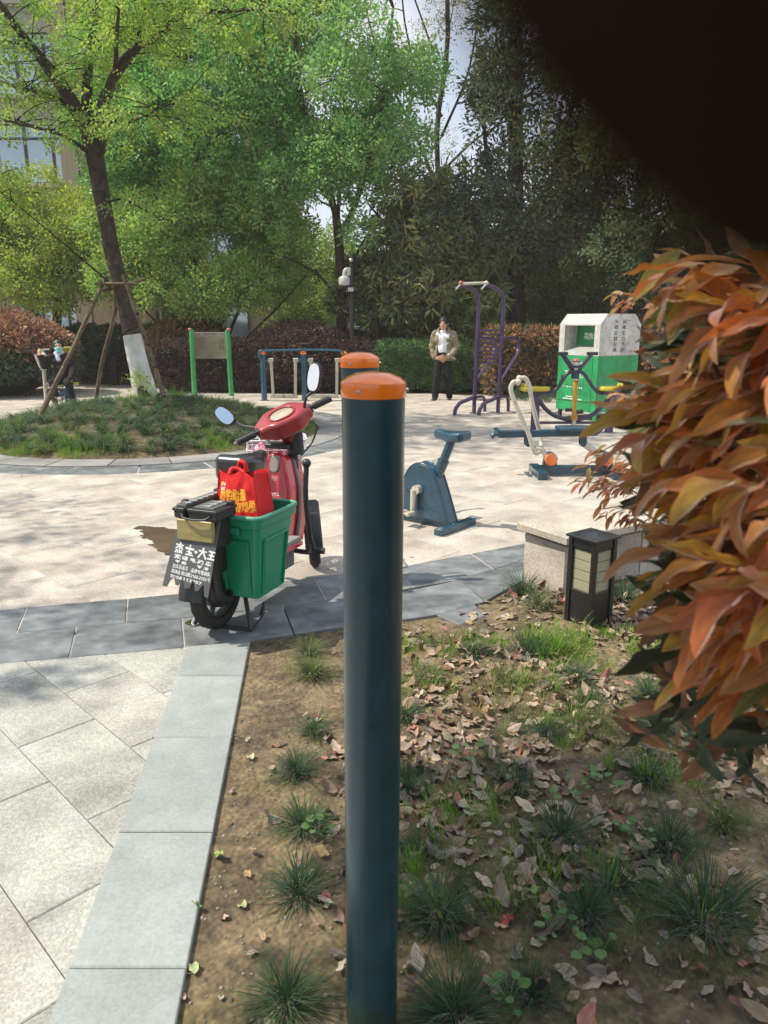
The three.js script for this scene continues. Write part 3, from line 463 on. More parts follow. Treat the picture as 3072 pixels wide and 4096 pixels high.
bgTree('multi_stem_tree', 'spreading green tree with many thin dark stems behind the noticeboard', [-4.3, 0, -19], [[[-4.3, 0, -19], [-4.6, 1.2, -19], [-5.2, 2.6, -19], [-5.7, 3.6, -19]], [[-4.3, 0.2, -19], [-4.4, 1.6, -19], [-4.5, 3.4, -19]], [[-4.2, 0.2, -19], [-3.7, 1.5, -18.9], [-3.1, 2.6, -18.9], [-2.5, 3.5, -18.8]], [[-4.2, 0.2, -18.9], [-3.4, 1.1, -18.6], [-2.5, 1.9, -18.3], [-1.8, 2.6, -18.1]], [[-4.3, 0.1, -19], [-5.0, 1.0, -18.8], [-5.9, 2.0, -18.6]], [[-4.2, 0.2, -19], [-4.0, 1.5, -19.3], [-3.8, 3.2, -19.5]]], [0.06, 0.05, 0.05, 0.04, 0.045, 0.05], { sprig: SPRIG.fine, mat: matLeafLight, color: [0.17, 0.28, 0.045], alt: [0.25, 0.32, 0.05], limb: 0.018, clumps: (r) => clumpsIn(r, 48, [-4.4, 3.2, -18.7], [2.5, 1.5, 1.2], 0.55, 145, { keep: (p) => p[1] > 1.7 + 0.25 * Math.abs(p[0] + 4.2) - (p[0] < -5.4 ? 0.9 : 0) }).concat([[-4.8, 3.4, -18.5, 0.55, 150], [-4.5, 3.9, -18.5, 0.5, 130], [-5.2, 2.9, -18.4, 0.5, 120], [-4.3, 3.0, -18.4, 0.45, 90], [-5.0, 4.2, -18.6, 0.5, 120]]) }, 104);
bgTree('loquat_tree', 'dark tree with long drooping leaves behind the walking man', [0.7, 0, -19.2], [[[0.7, 0, -19.2], [0.75, 1.5, -19.2], [0.9, 3.6, -19.2]], [[0.72, 1, -19.2], [1.4, 2.4, -19.1], [1.9, 3.6, -19]], [[0.7, 1, -19.2], [0.1, 2.2, -19.1], [-0.2, 3.2, -19]]], [0.1, 0.06, 0.06], { sprig: SPRIG.hang, mat: matLeafGloss, color: [0.08, 0.10, 0.035], alt: [0.20, 0.21, 0.06], mixAlt: 0.34, lift: -0.7, clumps: (r) => clumpsIn(r, 36, [1.0, 3.0, -18.9], [2.0, 2.1, 1.1], 0.55, 85, { keep: (p) => p[1] > 1.1 }) }, 105);
bgTree('magnolia_tree', 'tall dark evergreen tree with glossy leaves behind the purple climbing frame', [3.25, 0, -18.6], [[[3.25, 0, -18.6], [3.2, 1.3, -18.6], [3.1, 3.0, -18.6], [3.0, 5.5, -18.6], [2.9, 8, -18.6]], [[3.1, 3.2, -18.6], [3.8, 4.6, -18.6], [4.3, 6.4, -18.6]], [[3.1, 3.5, -18.6], [2.4, 5.0, -18.6], [2.2, 7.0, -18.6]]], [0.19, 0.09, 0.07], { sprig: SPRIG.broad, mat: matLeafGloss, bark: M.barkDark, color: [0.045, 0.07, 0.03], alt: [0.10, 0.12, 0.05], mixAlt: 0.3, limb: 0.04, clumps: (r) => clumpsIn(r, 46, [3.5, 6.3, -18.4], [1.6, 3.4, 1.2], 0.5, 75, { inner: 0.3 }).concat([[1.9, 3.7, -18, 0.5, 80], [2.5, 3.5, -18, 0.55, 80], [3.2, 3.4, -17.9, 0.5, 80], [1.5, 4.2, -18.2, 0.4, 50], [3.9, 3.3, -18, 0.5, 70]]) }, 106);
bgTree('shaded_tree', 'shaded tree with a thick trunk rising behind the clothes bin', [5.75, 0, -17.6], [[[5.75, 0, -17.6], [5.75, 1.5, -17.6], [5.7, 3.2, -17.6], [5.6, 6, -17.6]], [[5.7, 3.0, -17.6], [4.9, 4.6, -17.6], [4.4, 6.0, -17.6]], [[5.7, 3.0, -17.6], [6.6, 4.4, -17.6], [7.2, 6.0, -17.6]]], [0.19, 0.1, 0.1], { sprig: SPRIG.soft, mat: matLeafLight, color: [0.055, 0.09, 0.022], alt: [0.11, 0.13, 0.03], clumps: (r) => clumpsIn(r, 60, [5.8, 5.0, -17.3], [2.6, 2.9, 1.4], 0.65, 130, { keep: (p) => p[1] > 2.2 }) }, 107);
bgTree('bare_tree', 'tall thin leafed tree with long bare branches against the sky', [1.6, 0, -22.5], [[[1.9, 0, -22.5], [1.8, 3, -22.5], [1.45, 6.5, -22.5], [1.7, 9, -22.4], [1.3, 13, -22.4]], [[1.6, 5, -22.5], [0.8, 6.6, -22.3], [-0.2, 8.5, -22], [-0.8, 11, -21.8]], [[1.6, 4.2, -22.5], [0.7, 5.0, -22.2], [-0.3, 5.2, -22], [-1.4, 6.0, -21.8]], [[1.58, 6.5, -22.5], [2.3, 8.2, -22.4], [2.6, 11, -22.4]], [[1.58, 7, -22.5], [0.7, 8.6, -22.4], [0.3, 11.5, -22.3]], [[1.6, 5.6, -22.5], [2.5, 6.4, -22.4], [3.6, 7.0, -22.2]], [[1.55, 8, -22.4], [0.6, 10.2, -22.2], [-0.4, 12.6, -22]]], [0.07, 0.05, 0.045, 0.04, 0.04, 0.04, 0.03], { sprig: SPRIG.fine, mat: matLeafLight, bark: M.bark, scale: 0.7, color: [0.20, 0.22, 0.06], alt: [0.26, 0.20, 0.07], limb: 0.02, clumps: (r) => clumpsIn(r, 46, [0.8, 8.2, -22.2], [2.4, 4.4, 1.2], 0.8, 26, { inner: 0.3 }) }, 108);
bgTree('small_green_tree', 'sunlit light green foliage seen between the trunks beyond the hedge', [-2.2, 0, -24.5], [[[-2.2, 0, -24.5], [-2.1, 1.5, -24.5], [-2.0, 3, -24.5]]], [0.09], { sprig: SPRIG.fine, mat: matLeafLight, color: [0.19, 0.27, 0.04], alt: [0.12, 0.2, 0.03], clumps: (r) => clumpsIn(r, 26, [-2.3, 2.6, -24.2], [2.4, 1.6, 1], 0.7, 110) }, 109);
bgTree('small_green_tree', 'sunlit green bush behind the purple climbing frame', [2.9, 0, -22.5], [[[2.9, 0, -22.5], [2.9, 1, -22.5], [2.9, 2.4, -22.5]]], [0.08], { sprig: SPRIG.fine, mat: matLeafLight, color: [0.16, 0.25, 0.035], alt: [0.09, 0.16, 0.03], clumps: (r) => clumpsIn(r, 24, [3.3, 2.0, -22.2], [2.4, 1.6, 1], 0.65, 110) }, 110);
bgTree('small_green_tree', 'olive green small tree behind the right hedge and the clothes bin', [4.6, 0, -19.8], [[[4.6, 0, -19.8], [4.5, 1, -19.8], [4.4, 2.6, -19.8]], [[4.5, 0.8, -19.8], [5.1, 2.2, -19.7], [5.3, 3.0, -19.7]]], [0.07, 0.05], { sprig: SPRIG.soft, mat: matLeafLight, color: [0.09, 0.12, 0.028], alt: [0.17, 0.18, 0.04], clumps: (r) => clumpsIn(r, 30, [5.0, 2.6, -19.4], [2.3, 1.5, 1], 0.6, 110) }, 111);
bgTree('unseen_tree', 'thin crowned tree out of view left of the path, placed to shade the front bed and paving', [-4.6, 0, 0.9], [[[-4.6, 0, 0.9], [-4.5, 2, 0.85], [-4.2, 4, 0.6], [-3.8, 6, 0.2]], [[-4.3, 3.4, 0.7], [-3.6, 4.2, -0.4], [-2.5, 4.7, -1.5]], [[-4.3, 3.4, 0.7], [-5.6, 4.8, -2.0], [-6.6, 5.6, -4.4]]], [0.12, 0.04, 0.05], { sprig: SPRIG.soft, mat: matLeafLight, bark: M.bark, limb: 0.012, color: [0.12, 0.2, 0.04], clumps: () => [[-2.70, 4.2, -1.79, 0.34, 90], [-2.47, 4.3, -1.62, 0.36, 100], [-2.30, 4.4, -1.88, 0.34, 80], [-2.88, 4.5, -0.91, 0.32, 80], [-2.30, 4.2, -0.84, 0.34, 80], [-2.92, 4.3, -1.46, 0.22, 40], [-6.6, 5.6, -4.6, 0.8, 40], [-5.9, 5.2, -3.2, 0.6, 25], [-7.2, 5.2, -5.6, 0.8, 50]] }, 131);  // tree out of view, clumps placed to cast shade on bed and paving
{ // the far wood that closes the view
  const r = rngOf(120), list = [], cols = [], stems = [];
  for (let k = 0; k < 95; k++) {
    const x = rr(-16, 20, r), z = rr(-34, -26.5, r) - (x < -3.5 && x > -11 ? 0 : 0), h = x > 0.5 ? rr(3.5, 6, r) : x > -3.2 ? rr(2.5, 4.6, r) : rr(2, 4, r); if (x < -3.5 && z > -30) continue;
    stems.push(tube([[x, 0, z], [x + rr(-0.3, 0.3, r), h * 0.8, z]], [0.12, 0.04], 6)); const base = [[0.045, 0.075, 0.022], [0.07, 0.11, 0.025], [0.10, 0.14, 0.03]][k % 3];
    for (let i = 0; i < 130; i++) { const d = rdir(r), q = Math.cbrt(r()); list.push(orient(null, V(x + d.x * 1.5 * q, h * 0.58 + d.y * h * 0.44 * q, z + d.z * 1.3 * q), rdir(r), r() * 6, rr(1.2, 2.2, r))); cols.push(tint(base, r)); }
  }
  const w = scatter('far_wood', SPRIG.soft, matLeafLight, list, null, (i) => cols[i]); w.userData.label = 'far wood of mixed trees closing the view behind the square'; w.userData.category = 'wood';
  const s = stuffPart('stems', join(stems), M.barkDark, w); s.userData.kind = 'stuff';
}

// ---------- hedges ----------
function hedge(label, base, size, o) { // a clipped block or a dome of leaves over dark stems and an added core that blocks light
  const r = rngOf(o.seed), t = thing(o.name || 'hedge', label, o.cat || 'hedge', base), [w, h, d] = size, list = [], cols = [], dome = o.dome;
  const core = dome ? ball(1, 0, h * 0.42, 0, w * 0.42, h * 0.46, d * 0.42, 16) : box(w - 0.3, h - 0.22, d - 0.3, 0, (h - 0.18) / 2, 0, 0.12, 3); part('core', core, M.hedgeShadeCore, t);
  const stems = []; for (let i = 0; i < w * 5; i++) { const x = rr(-w / 2, w / 2, r) * 0.8, z = rr(0.1, 0.46, r) * d * (dome ? 0.8 : 1); stems.push(tube([[x * 0.9, 0, z * 0.9], [x, h * 0.5, z]], [0.014, 0.008], 5)); } stuffPart('stems', join(stems), M.barkDark, t);
  const n = Math.round(o.n || w * h * 520);
  for (let i = 0; i < n; i++) {
    let p, nrm;
    if (dome) { nrm = rdir(r, 0.15); if (nrm.y < -0.35) { nrm.y *= -1; } const k = mix(0.86, 1.03, r()) * (1 + 0.12 * (noise3(nrm.x * 3, nrm.y * 3, nrm.z * 3, o.seed) - 0.5)); p = V(nrm.x * w / 2 * k, h * 0.42 + nrm.y * h * 0.56 * k, nrm.z * d / 2 * k); if (p.y < 0.06) p.y = 0.06 + r() * 0.2; }
    else { const f = r(), top = f < 0.36, side = f > 0.9; const b = 0.07 * (noise2(i * 0.37, 3) - 0.5); nrm = top ? V(0, 1, 0) : side ? V(f > 0.95 ? 1 : -1, 0, 0) : V(0, 0, 1); p = top ? V(rr(-w / 2, w / 2, r), h - 0.06 + 0.1 * r(), rr(-d / 2, d / 2, r)) : side ? V(nrm.x * w / 2, rr(0.1, h, r), rr(-d / 2, d / 2, r)) : V(rr(-w / 2, w / 2, r), mix(0.08, h, Math.pow(r(), 0.8)), d / 2 - 0.05 + 0.1 * r() + b); p.y += 0.09 * (fbm(p.x * 1.6 + o.seed, p.z * 1.6, 2) - 0.5) * p.y / h * 1.5; }
    list.push(orient(null, p, nrm.clone().add(rdir(r).multiplyScalar(0.7)).add(V(0, 0.25, 0)), r() * 6.28, rr(0.7, 1.3, r) * (o.scale || 1)));
    const up = p.y / h; cols.push(tint(o.pick(up, r, p), r, 0.32, 0.2));
  }
  scatter('foliage', o.sprig || SPRIG.red, o.mat || matLeafGloss, list, t, (i) => cols[i]); return t;
}
M.hedgeShadeCore = std([0.014, 0.016, 0.01], 1);  // near-black colour stands for the shade inside the hedges
const pickRedShaded = (up, r) => { const k = r(); return k < 0.4 ? [0.06, 0.02, 0.014] : k < 0.75 ? [0.034, 0.016, 0.011] : k < 0.84 ? [0.11, 0.04, 0.024] : [0.03, 0.032, 0.012]; };  // leaf colours darkened to stand for tree shade over these hedges
const pickGold = (up, r) => { const k = r(); return k < 0.45 * up + 0.1 ? [0.26, 0.12, 0.035] : k < 0.6 ? [0.13, 0.07, 0.035] : k < 0.8 ? [0.07, 0.065, 0.02] : [0.035, 0.05, 0.013]; };
const pickGreen = (up, r) => { const k = r(); return k < 0.55 ? [0.045, 0.12, 0.02] : k < 0.85 ? [0.025, 0.065, 0.014] : [0.08, 0.15, 0.028]; };
const pickTip = (up, r, p) => { const k = r(); return up > 0.42 + 0.2 * r() ? (k < 0.5 ? [0.22, 0.10, 0.06] : k < 0.8 ? [0.15, 0.065, 0.04] : [0.26, 0.18, 0.07]) : (k < 0.5 ? [0.03, 0.075, 0.022] : [0.045, 0.05, 0.018]); };
hedge('rounded copper topped bush with green foot behind the seated woman', [-8.7, 0, -16.9], [3.5, 1.75, 2.6], { name: 'photinia_bush', cat: 'bush', seed: 201, dome: true, n: 3600, scale: 1.45, pick: pickTip });
hedge('long dark red clipped hedge behind the noticeboard and the leg swing', [-2.75, 0, -17.8], [4.9, 1.03, 1.2], { seed: 202, n: 4200, pick: pickRedShaded });
hedge('orange tipped rounded bush above the hedge between the leaning trunk and the noticeboard', [-4.75, 0, -18.6], [2.1, 1.7, 1.6], { name: 'photinia_bush', cat: 'bush', seed: 203, dome: true, n: 1800, pick: pickGold });
hedge('dark red rounded bush behind the leg swing with blue posts', [-1.95, 0, -17.7], [2.5, 1.55, 1.7], { name: 'photinia_bush', cat: 'bush', seed: 204, dome: true, n: 2300, pick: pickRedShaded });
hedge('low red clipped hedge behind the black camera pole', [-0.45, 0, -18.6], [2.6, 1.12, 1.1], { seed: 205, n: 2300, pick: pickRedShaded });
hedge('bright green clipped hedge beside the walking man', [1.1, 0, -17.75], [2.5, 1.03, 1.2], { name: 'green_hedge', seed: 206, n: 4200, sprig: SPRIG.small, pick: pickGreen });
hedge('bronze leafed hedge between the purple climbing frame and the clothes bin', [3.75, 0, -16.9], [2.9, 1.30, 1.2], { seed: 207, n: 2600, scale: 1.15, pick: pickGold });
hedge('dark bronze hedge right of the clothes bin', [7.2, 0, -16.6], [3.2, 1.5, 1.2], { seed: 208, n: 2600, scale: 1.15, pick: pickGold });
hedge('dark green shrub behind the brown wooden fence', [-6.4, 0, -20.6], [3.6, 1.3, 1.6], { name: 'green_hedge', seed: 209, n: 2400, scale: 1.3, pick: (u, r) => r() < 0.7 ? [0.03, 0.05, 0.018] : [0.06, 0.10, 0.025] });

// ---------- building, fence, stone pier, car beyond the hedge ----------
{
  const b = thing('apartment_building', 'tan rendered apartment building with blue tinted windows behind the leaning tree', 'building', [-9.2, 0, -27]);
  const wall = std([0.50, 0.38, 0.24], 0.9, { map: rep(texDirt, 3), bumpMap: bumpGranite, bumpScale: 0.002 }), wall2 = std([0.58, 0.47, 0.32], 0.9, { map: rep(texDirt, 3) }), frame = std([0.06, 0.075, 0.075], 0.5), slabM = std([0.42, 0.40, 0.36], 0.9);
  const glass = phy([0.35, 0.45, 0.5], 0.06, { metalness: 0.55, clearcoat: 1 });
  part('wall', box(1.85, 16, 4, 0, 8, -2, 0), wall, b); part('wall', box(0.55, 16, 4.1, -1.25, 8, -2.05, 0), wall2, b); part('wall', box(0.45, 16, 0.8, 2.15, 8, -1.2, 0), wall, b); part('wall', box(3.6, 16, 3, 4.2, 8, -2.9, 0), wall, b);
  part('recess', box(1.0, 16, 0.3, 1.42, 8, -1.3, 0), std([0.10, 0.09, 0.075], 0.9), b);
  part('wall', box(5, 16, 2.6, -4.02, 8, -2.6, 0), wall2, b);
  for (const y of [0.6, 3.4, 6.2, 9.0, 11.8]) {
    const w = part('window', [box(2.6, 0.09, 0.14, -2.85, y + 2.0, -1.22, 0.01), box(2.6, 0.09, 0.14, -2.85, y + 0.05, -1.22, 0.01), box(0.08, 1.9, 0.14, -1.58, y + 1.02, -1.22, 0.01), box(0.07, 1.9, 0.12, -2.25, y + 1.02, -1.22, 0.01), box(0.07, 1.9, 0.12, -3.2, y + 1.02, -1.22, 0.01), box(2.6, 0.06, 0.12, -2.85, y + 1.5, -1.22, 0.01)], frame, b);
    part('pane', box(2.5, 1.9, 0.02, -2.85, y + 1.02, -1.25, 0), glass, w); part('sill', box(2.8, 0.12, 0.4, -2.85, y - 0.05, -1.1, 0.01), slabM, b); part('balcony_panel', box(2.7, 0.75, 0.08, -2.85, y - 0.5, -1.15, 0.01), slabM, b);
    const v = part('window', [box(1.8, 0.08, 0.12, 3.4, y + 1.95, -1.36, 0.01), box(1.8, 0.08, 0.12, 3.4, y + 0.05, -1.36, 0.01), box(0.07, 1.9, 0.12, 2.55, y + 1, -1.36, 0.01), box(0.07, 1.9, 0.1, 3.2, y + 1, -1.36, 0.01), box(0.07, 1.9, 0.12, 4.25, y + 1, -1.36, 0.01)], frame, b);
    part('pane', box(1.7, 1.9, 0.02, 3.4, y + 1, -1.385, 0), glass, v); part('sill', box(2.0, 0.12, 0.3, 3.4, y - 0.06, -1.28, 0.01), slabM, b);
  }
  part('downpipe', [tube([[1.1, 0, -1.1], [1.1, 16, -1.1]], 0.045, 8)], std([0.5, 0.5, 0.47], 0.5), b);
}
{
  const f = thing('wooden_fence', 'low brown wooden rail fence behind the whitewashed trunk', 'fence', [-7.6, 0, -19.3]);
  for (const x of [-3.0, -1.1, 0.78, 2.6]) { part('post', [box(0.14, 0.66, 0.14, x, 0.33, 0, 0.01), box(0.19, 0.04, 0.19, x, 0.68, 0, 0.008), box(0.14, 0.06, 0.14, x, 0.73, 0, 0.02)], M.wood, f); }
  for (const [y, h] of [[0.54, 0.07], [0.31, 0.05], [0.1, 0.05]]) part('rail', box(5.6, h, 0.05, -0.2, y, -0.01, 0.006), M.wood, f);
  for (let k = 0; k < 22; k++) part('baluster', box(0.03, 0.2, 0.03, -2.85 + k * 0.25, 0.2, -0.01, 0.004), M.wood, f);
}
{
  const w = thing('stone_pier', 'pale stone pier glimpsed behind the leaves right of the clothes bin', 'pillar', [6.2, 0, -18.6]);
  for (let k = 0; k < 5; k++) part('stone_block', box(1.0, 0.55, 0.6, 0, 0.275 + k * 0.56, 0, 0.012), M.sandstone, w);
}
{
  const c = thing('parked_car', 'silver car roof glimpsed beyond the red bush near the camera pole', 'car', [-1.6, 0, -25.5]);
  const body = phy([0.6, 0.62, 0.64], 0.25, { metalness: 0.5, clearcoat: 1 }), gl = phy([0.03, 0.035, 0.04], 0.05, { clearcoat: 1 });
  const side = curvePts([[-2.1, 0.35], [-2.15, 0.7], [-1.9, 0.95], [-1.2, 1.02], [-0.6, 1.38], [0.3, 1.47], [1.1, 1.36], [1.75, 1.0], [2.1, 0.9], [2.15, 0.5], [2.05, 0.3], [0, 0.26]], 60, true); part('body', move(extrude(side, 1.7, 0.06), 0, 0, -0.85), body, c);
  part('side_window', move(extrude([[-1.0, 1.02], [-0.5, 1.32], [0.3, 1.39], [0.95, 1.3], [1.3, 1.02]], 1.72, 0.005), 0, 0, -0.86), gl, c);
  for (const [x, z] of [[-1.35, 0.75], [1.35, 0.75], [-1.35, -0.75], [1.35, -0.75]]) { const w = part('wheel', move(lathe([[0.2, -0.1], [0.31, -0.1], [0.33, -0.06], [0.33, 0.06], [0.31, 0.1], [0.2, 0.1]]), x, 0.33, z, 0, Math.PI / 2), M.rubber, c); part('rim', move(cyl(0.2, 0.2, 0.2, 0, 0, 0), x, 0.33, z, 0, Math.PI / 2), M.steel, w); }
}
// ---------- black pole with dome camera ----------
{
  const p = thing('camera_pole', 'black steel pole with a white dome camera and a small floodlight', 'camera pole', [-0.72, 0, -17.25]), Y = V(0, 1, 0);
  part('pole', [cyl(0.055, 0.05, 2.8, 0, 1.4, 0, 14), cyl(0.09, 0.09, 0.03, 0, 0.02, 0)], M.black, p); part('finial', ball(0.05, 0, 2.87, 0), M.steel, p);
  const w = paint([0.74, 0.75, 0.72], 0.45);
  part('bracket', [tube([[-0.03, 2.62, 0.02], [-0.09, 2.68, 0.03], [-0.14, 2.64, 0.04], [-0.15, 2.52, 0.04]], 0.042, 10), box(0.09, 0.17, 0.05, -0.055, 2.63, 0.03, 0.01)], w, p);
  const cam = part('dome_camera', move(lathe([[0.001, 0.1], [0.07, 0.1], [0.125, 0.06], [0.13, -0.06], [0.11, -0.1], [0.1, -0.1]]), -0.15, 2.44, 0.04), w, p); part('dome', ball(0.085, -0.15, 2.345, 0.04, 1, 0.8, 1), phy([0.02, 0.02, 0.02], 0.05, { clearcoat: 1 }), cam);
  const fl = part('floodlight', [box(0.16, 0.12, 0.09, -0.01, 2.25, 0.08, 0.012), box(0.19, 0.02, 0.1, -0.01, 2.32, 0.08, 0.004)], M.black, p); part('lens', box(0.12, 0.085, 0.01, -0.01, 2.25, 0.13, 0.004), std([0.45, 0.47, 0.42], 0.3), fl);
}
// ---------- noticeboard ----------
{
  const s = thing('noticeboard', 'clear weathered noticeboard between two bright green posts', 'noticeboard', [-3.71, 0, -16.4]);
  for (const x of [-0.4, 0.4]) { const p = part('post', move(cyl(0.056, 0.054, 1.4, 0, 0.7, 0, 16), x, 0, 0, 0, 0, x < 0 ? -0.012 : 0.012), M.signGreen, s); part('cap', ball(0.052, x * 1.03, 1.405, 0, 1, 0.7, 1, 12), M.pinkCap, p); }
  const pm = phy([0.30, 0.27, 0.21], 0.35, { clearcoat: 0.7, map: tex(256, (u, v) => {
    const line = v > 0.3 && v < 0.82 && u > 0.1 && u < 0.66 && (v * 26 % 1) < 0.42 && noise2(u * 90, Math.floor(v * 26)) > 0.42 && u * 90 % 1 > 0.2, blk = u > 0.72 && u < 0.9 && v > 0.34 && v < 0.76 && noise2(u * 60, v * 40, 0, 4) > 0.5, swirl = Math.abs(Math.hypot((u * 4 % 1) - 0.5, (v - 0.95) * 5) - 0.45) < 0.05;
    let b = 0.68 + 0.3 * (fbm(u * 4, v * 4, 4, 4, 5) - 0.5) + 0.25 * u; if (line) b -= 0.13; if (blk) b -= 0.3; if (swirl) b += 0.2; return [b, b * 0.98, b * 0.93];
  }) });
  const b = part('panel', box(0.72, 0.54, 0.012, 0.01, 1.07, 0, 0.004), pm, s); part('clips', box(0.78, 0.012, 0.016, 0, 1.345, 0, 0.003), M.steel, b);
}
// ---------- leg swing with three blue posts ----------
{
  const s = thing('leg_swing', 'blue leg swing machine with white hanging legs and orange post caps', 'exercise machine', [-1.62, 0, -15.4]);
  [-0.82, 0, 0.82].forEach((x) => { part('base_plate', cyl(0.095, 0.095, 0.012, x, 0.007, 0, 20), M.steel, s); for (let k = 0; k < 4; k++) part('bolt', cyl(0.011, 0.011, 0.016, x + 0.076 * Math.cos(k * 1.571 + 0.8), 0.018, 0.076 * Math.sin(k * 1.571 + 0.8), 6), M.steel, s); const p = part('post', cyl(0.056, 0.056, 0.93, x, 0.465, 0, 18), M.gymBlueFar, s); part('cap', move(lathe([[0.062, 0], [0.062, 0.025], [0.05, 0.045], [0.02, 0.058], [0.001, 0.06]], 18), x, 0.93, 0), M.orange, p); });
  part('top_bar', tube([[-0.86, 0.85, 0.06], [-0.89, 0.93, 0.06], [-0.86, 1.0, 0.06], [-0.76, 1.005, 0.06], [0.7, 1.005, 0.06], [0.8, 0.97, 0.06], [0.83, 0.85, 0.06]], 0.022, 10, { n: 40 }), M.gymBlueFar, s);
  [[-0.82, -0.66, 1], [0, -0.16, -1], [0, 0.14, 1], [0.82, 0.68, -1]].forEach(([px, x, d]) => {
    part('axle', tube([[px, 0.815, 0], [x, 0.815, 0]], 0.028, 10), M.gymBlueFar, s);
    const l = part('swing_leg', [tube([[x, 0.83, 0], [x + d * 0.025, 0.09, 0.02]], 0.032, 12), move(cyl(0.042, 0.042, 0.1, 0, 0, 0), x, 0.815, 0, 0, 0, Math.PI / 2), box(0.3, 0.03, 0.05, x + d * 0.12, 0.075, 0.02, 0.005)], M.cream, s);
    part('pedal', [box(0.2, 0.06, 0.13, x + d * 0.17, 0.115, 0.02, 0.01)], M.cream, l); part('pedal_mat', box(0.18, 0.006, 0.11, x + d * 0.17, 0.147, 0.02, 0.002), M.black, l);
  });
}
// ---------- purple climbing frame ----------
{
  const o = [1.6, 0, -13.2], s = thing('climbing_frame', 'purple ladder climbing frame with rungs and white topped bars', 'exercise machine', o);
  for (const x of [0, 0.42]) {
    part('upright', tube([[x - 0.33, 2.17, 0.25], [x - 0.16, 2.11, 0.1], [x - 0.03, 2.02, 0.01], [x, 1.85, 0], [x - 0.01, 1.0, 0], [x - 0.02, 0, 0]], 0.036, 12, { n: 40 }), M.purple, s);
    part('foot', tube([[x - 0.015, 0.3, 0.0], [x - 0.14, 0.25, 0.09], [x - 0.29, 0.2, 0.2], [x - 0.37, 0.1, 0.26], [x - 0.385, 0, 0.27]], 0.034, 12), M.purple, s);
    part('grip_bar', tube([[x - 0.33, 2.17, 0.25], [x - 0.42, 2.08, 0.38]], 0.018, 10), M.steel, s);
    part('knob', ball(0.042, x - 0.33, 2.18, 0.25), x ? M.cream : M.pinkCap, s); part('back_foot', tube([[x, 0.28, 0], [x + 0.16, 0.26, -0.25], [x + 0.2, 0.2, -0.3], [x + 0.21, 0, -0.31]], 0.03, 10), M.purple, s);
    part('dip_bar', tube([[x, 1.27, 0], [x + 0.3, 1.27, -0.5], [x + 0.4, 1.2, -0.66], [x + 0.4, 1.05, -0.64], [x + 0.2, 0.8, -0.3], [x - 0.01, 0.56, 0]], 0.03, 12, { n: 40 }), M.purple, s);
    part('base_plate', cyl(0.09, 0.09, 0.015, x - 0.02, 0.008, 0), M.steel, s);
  }
  part('top_bar', tube([[-0.33, 2.17, 0.25], [0.09, 2.185, 0.25]], 0.024, 12), M.cream, s);
  for (let k = 0; k < 9; k++) part('rung', tube([[-0.005, 1.42 - k * 0.0685, 0], [0.415, 1.42 - k * 0.0685, 0]], 0.014, 10), M.purple, s);
}
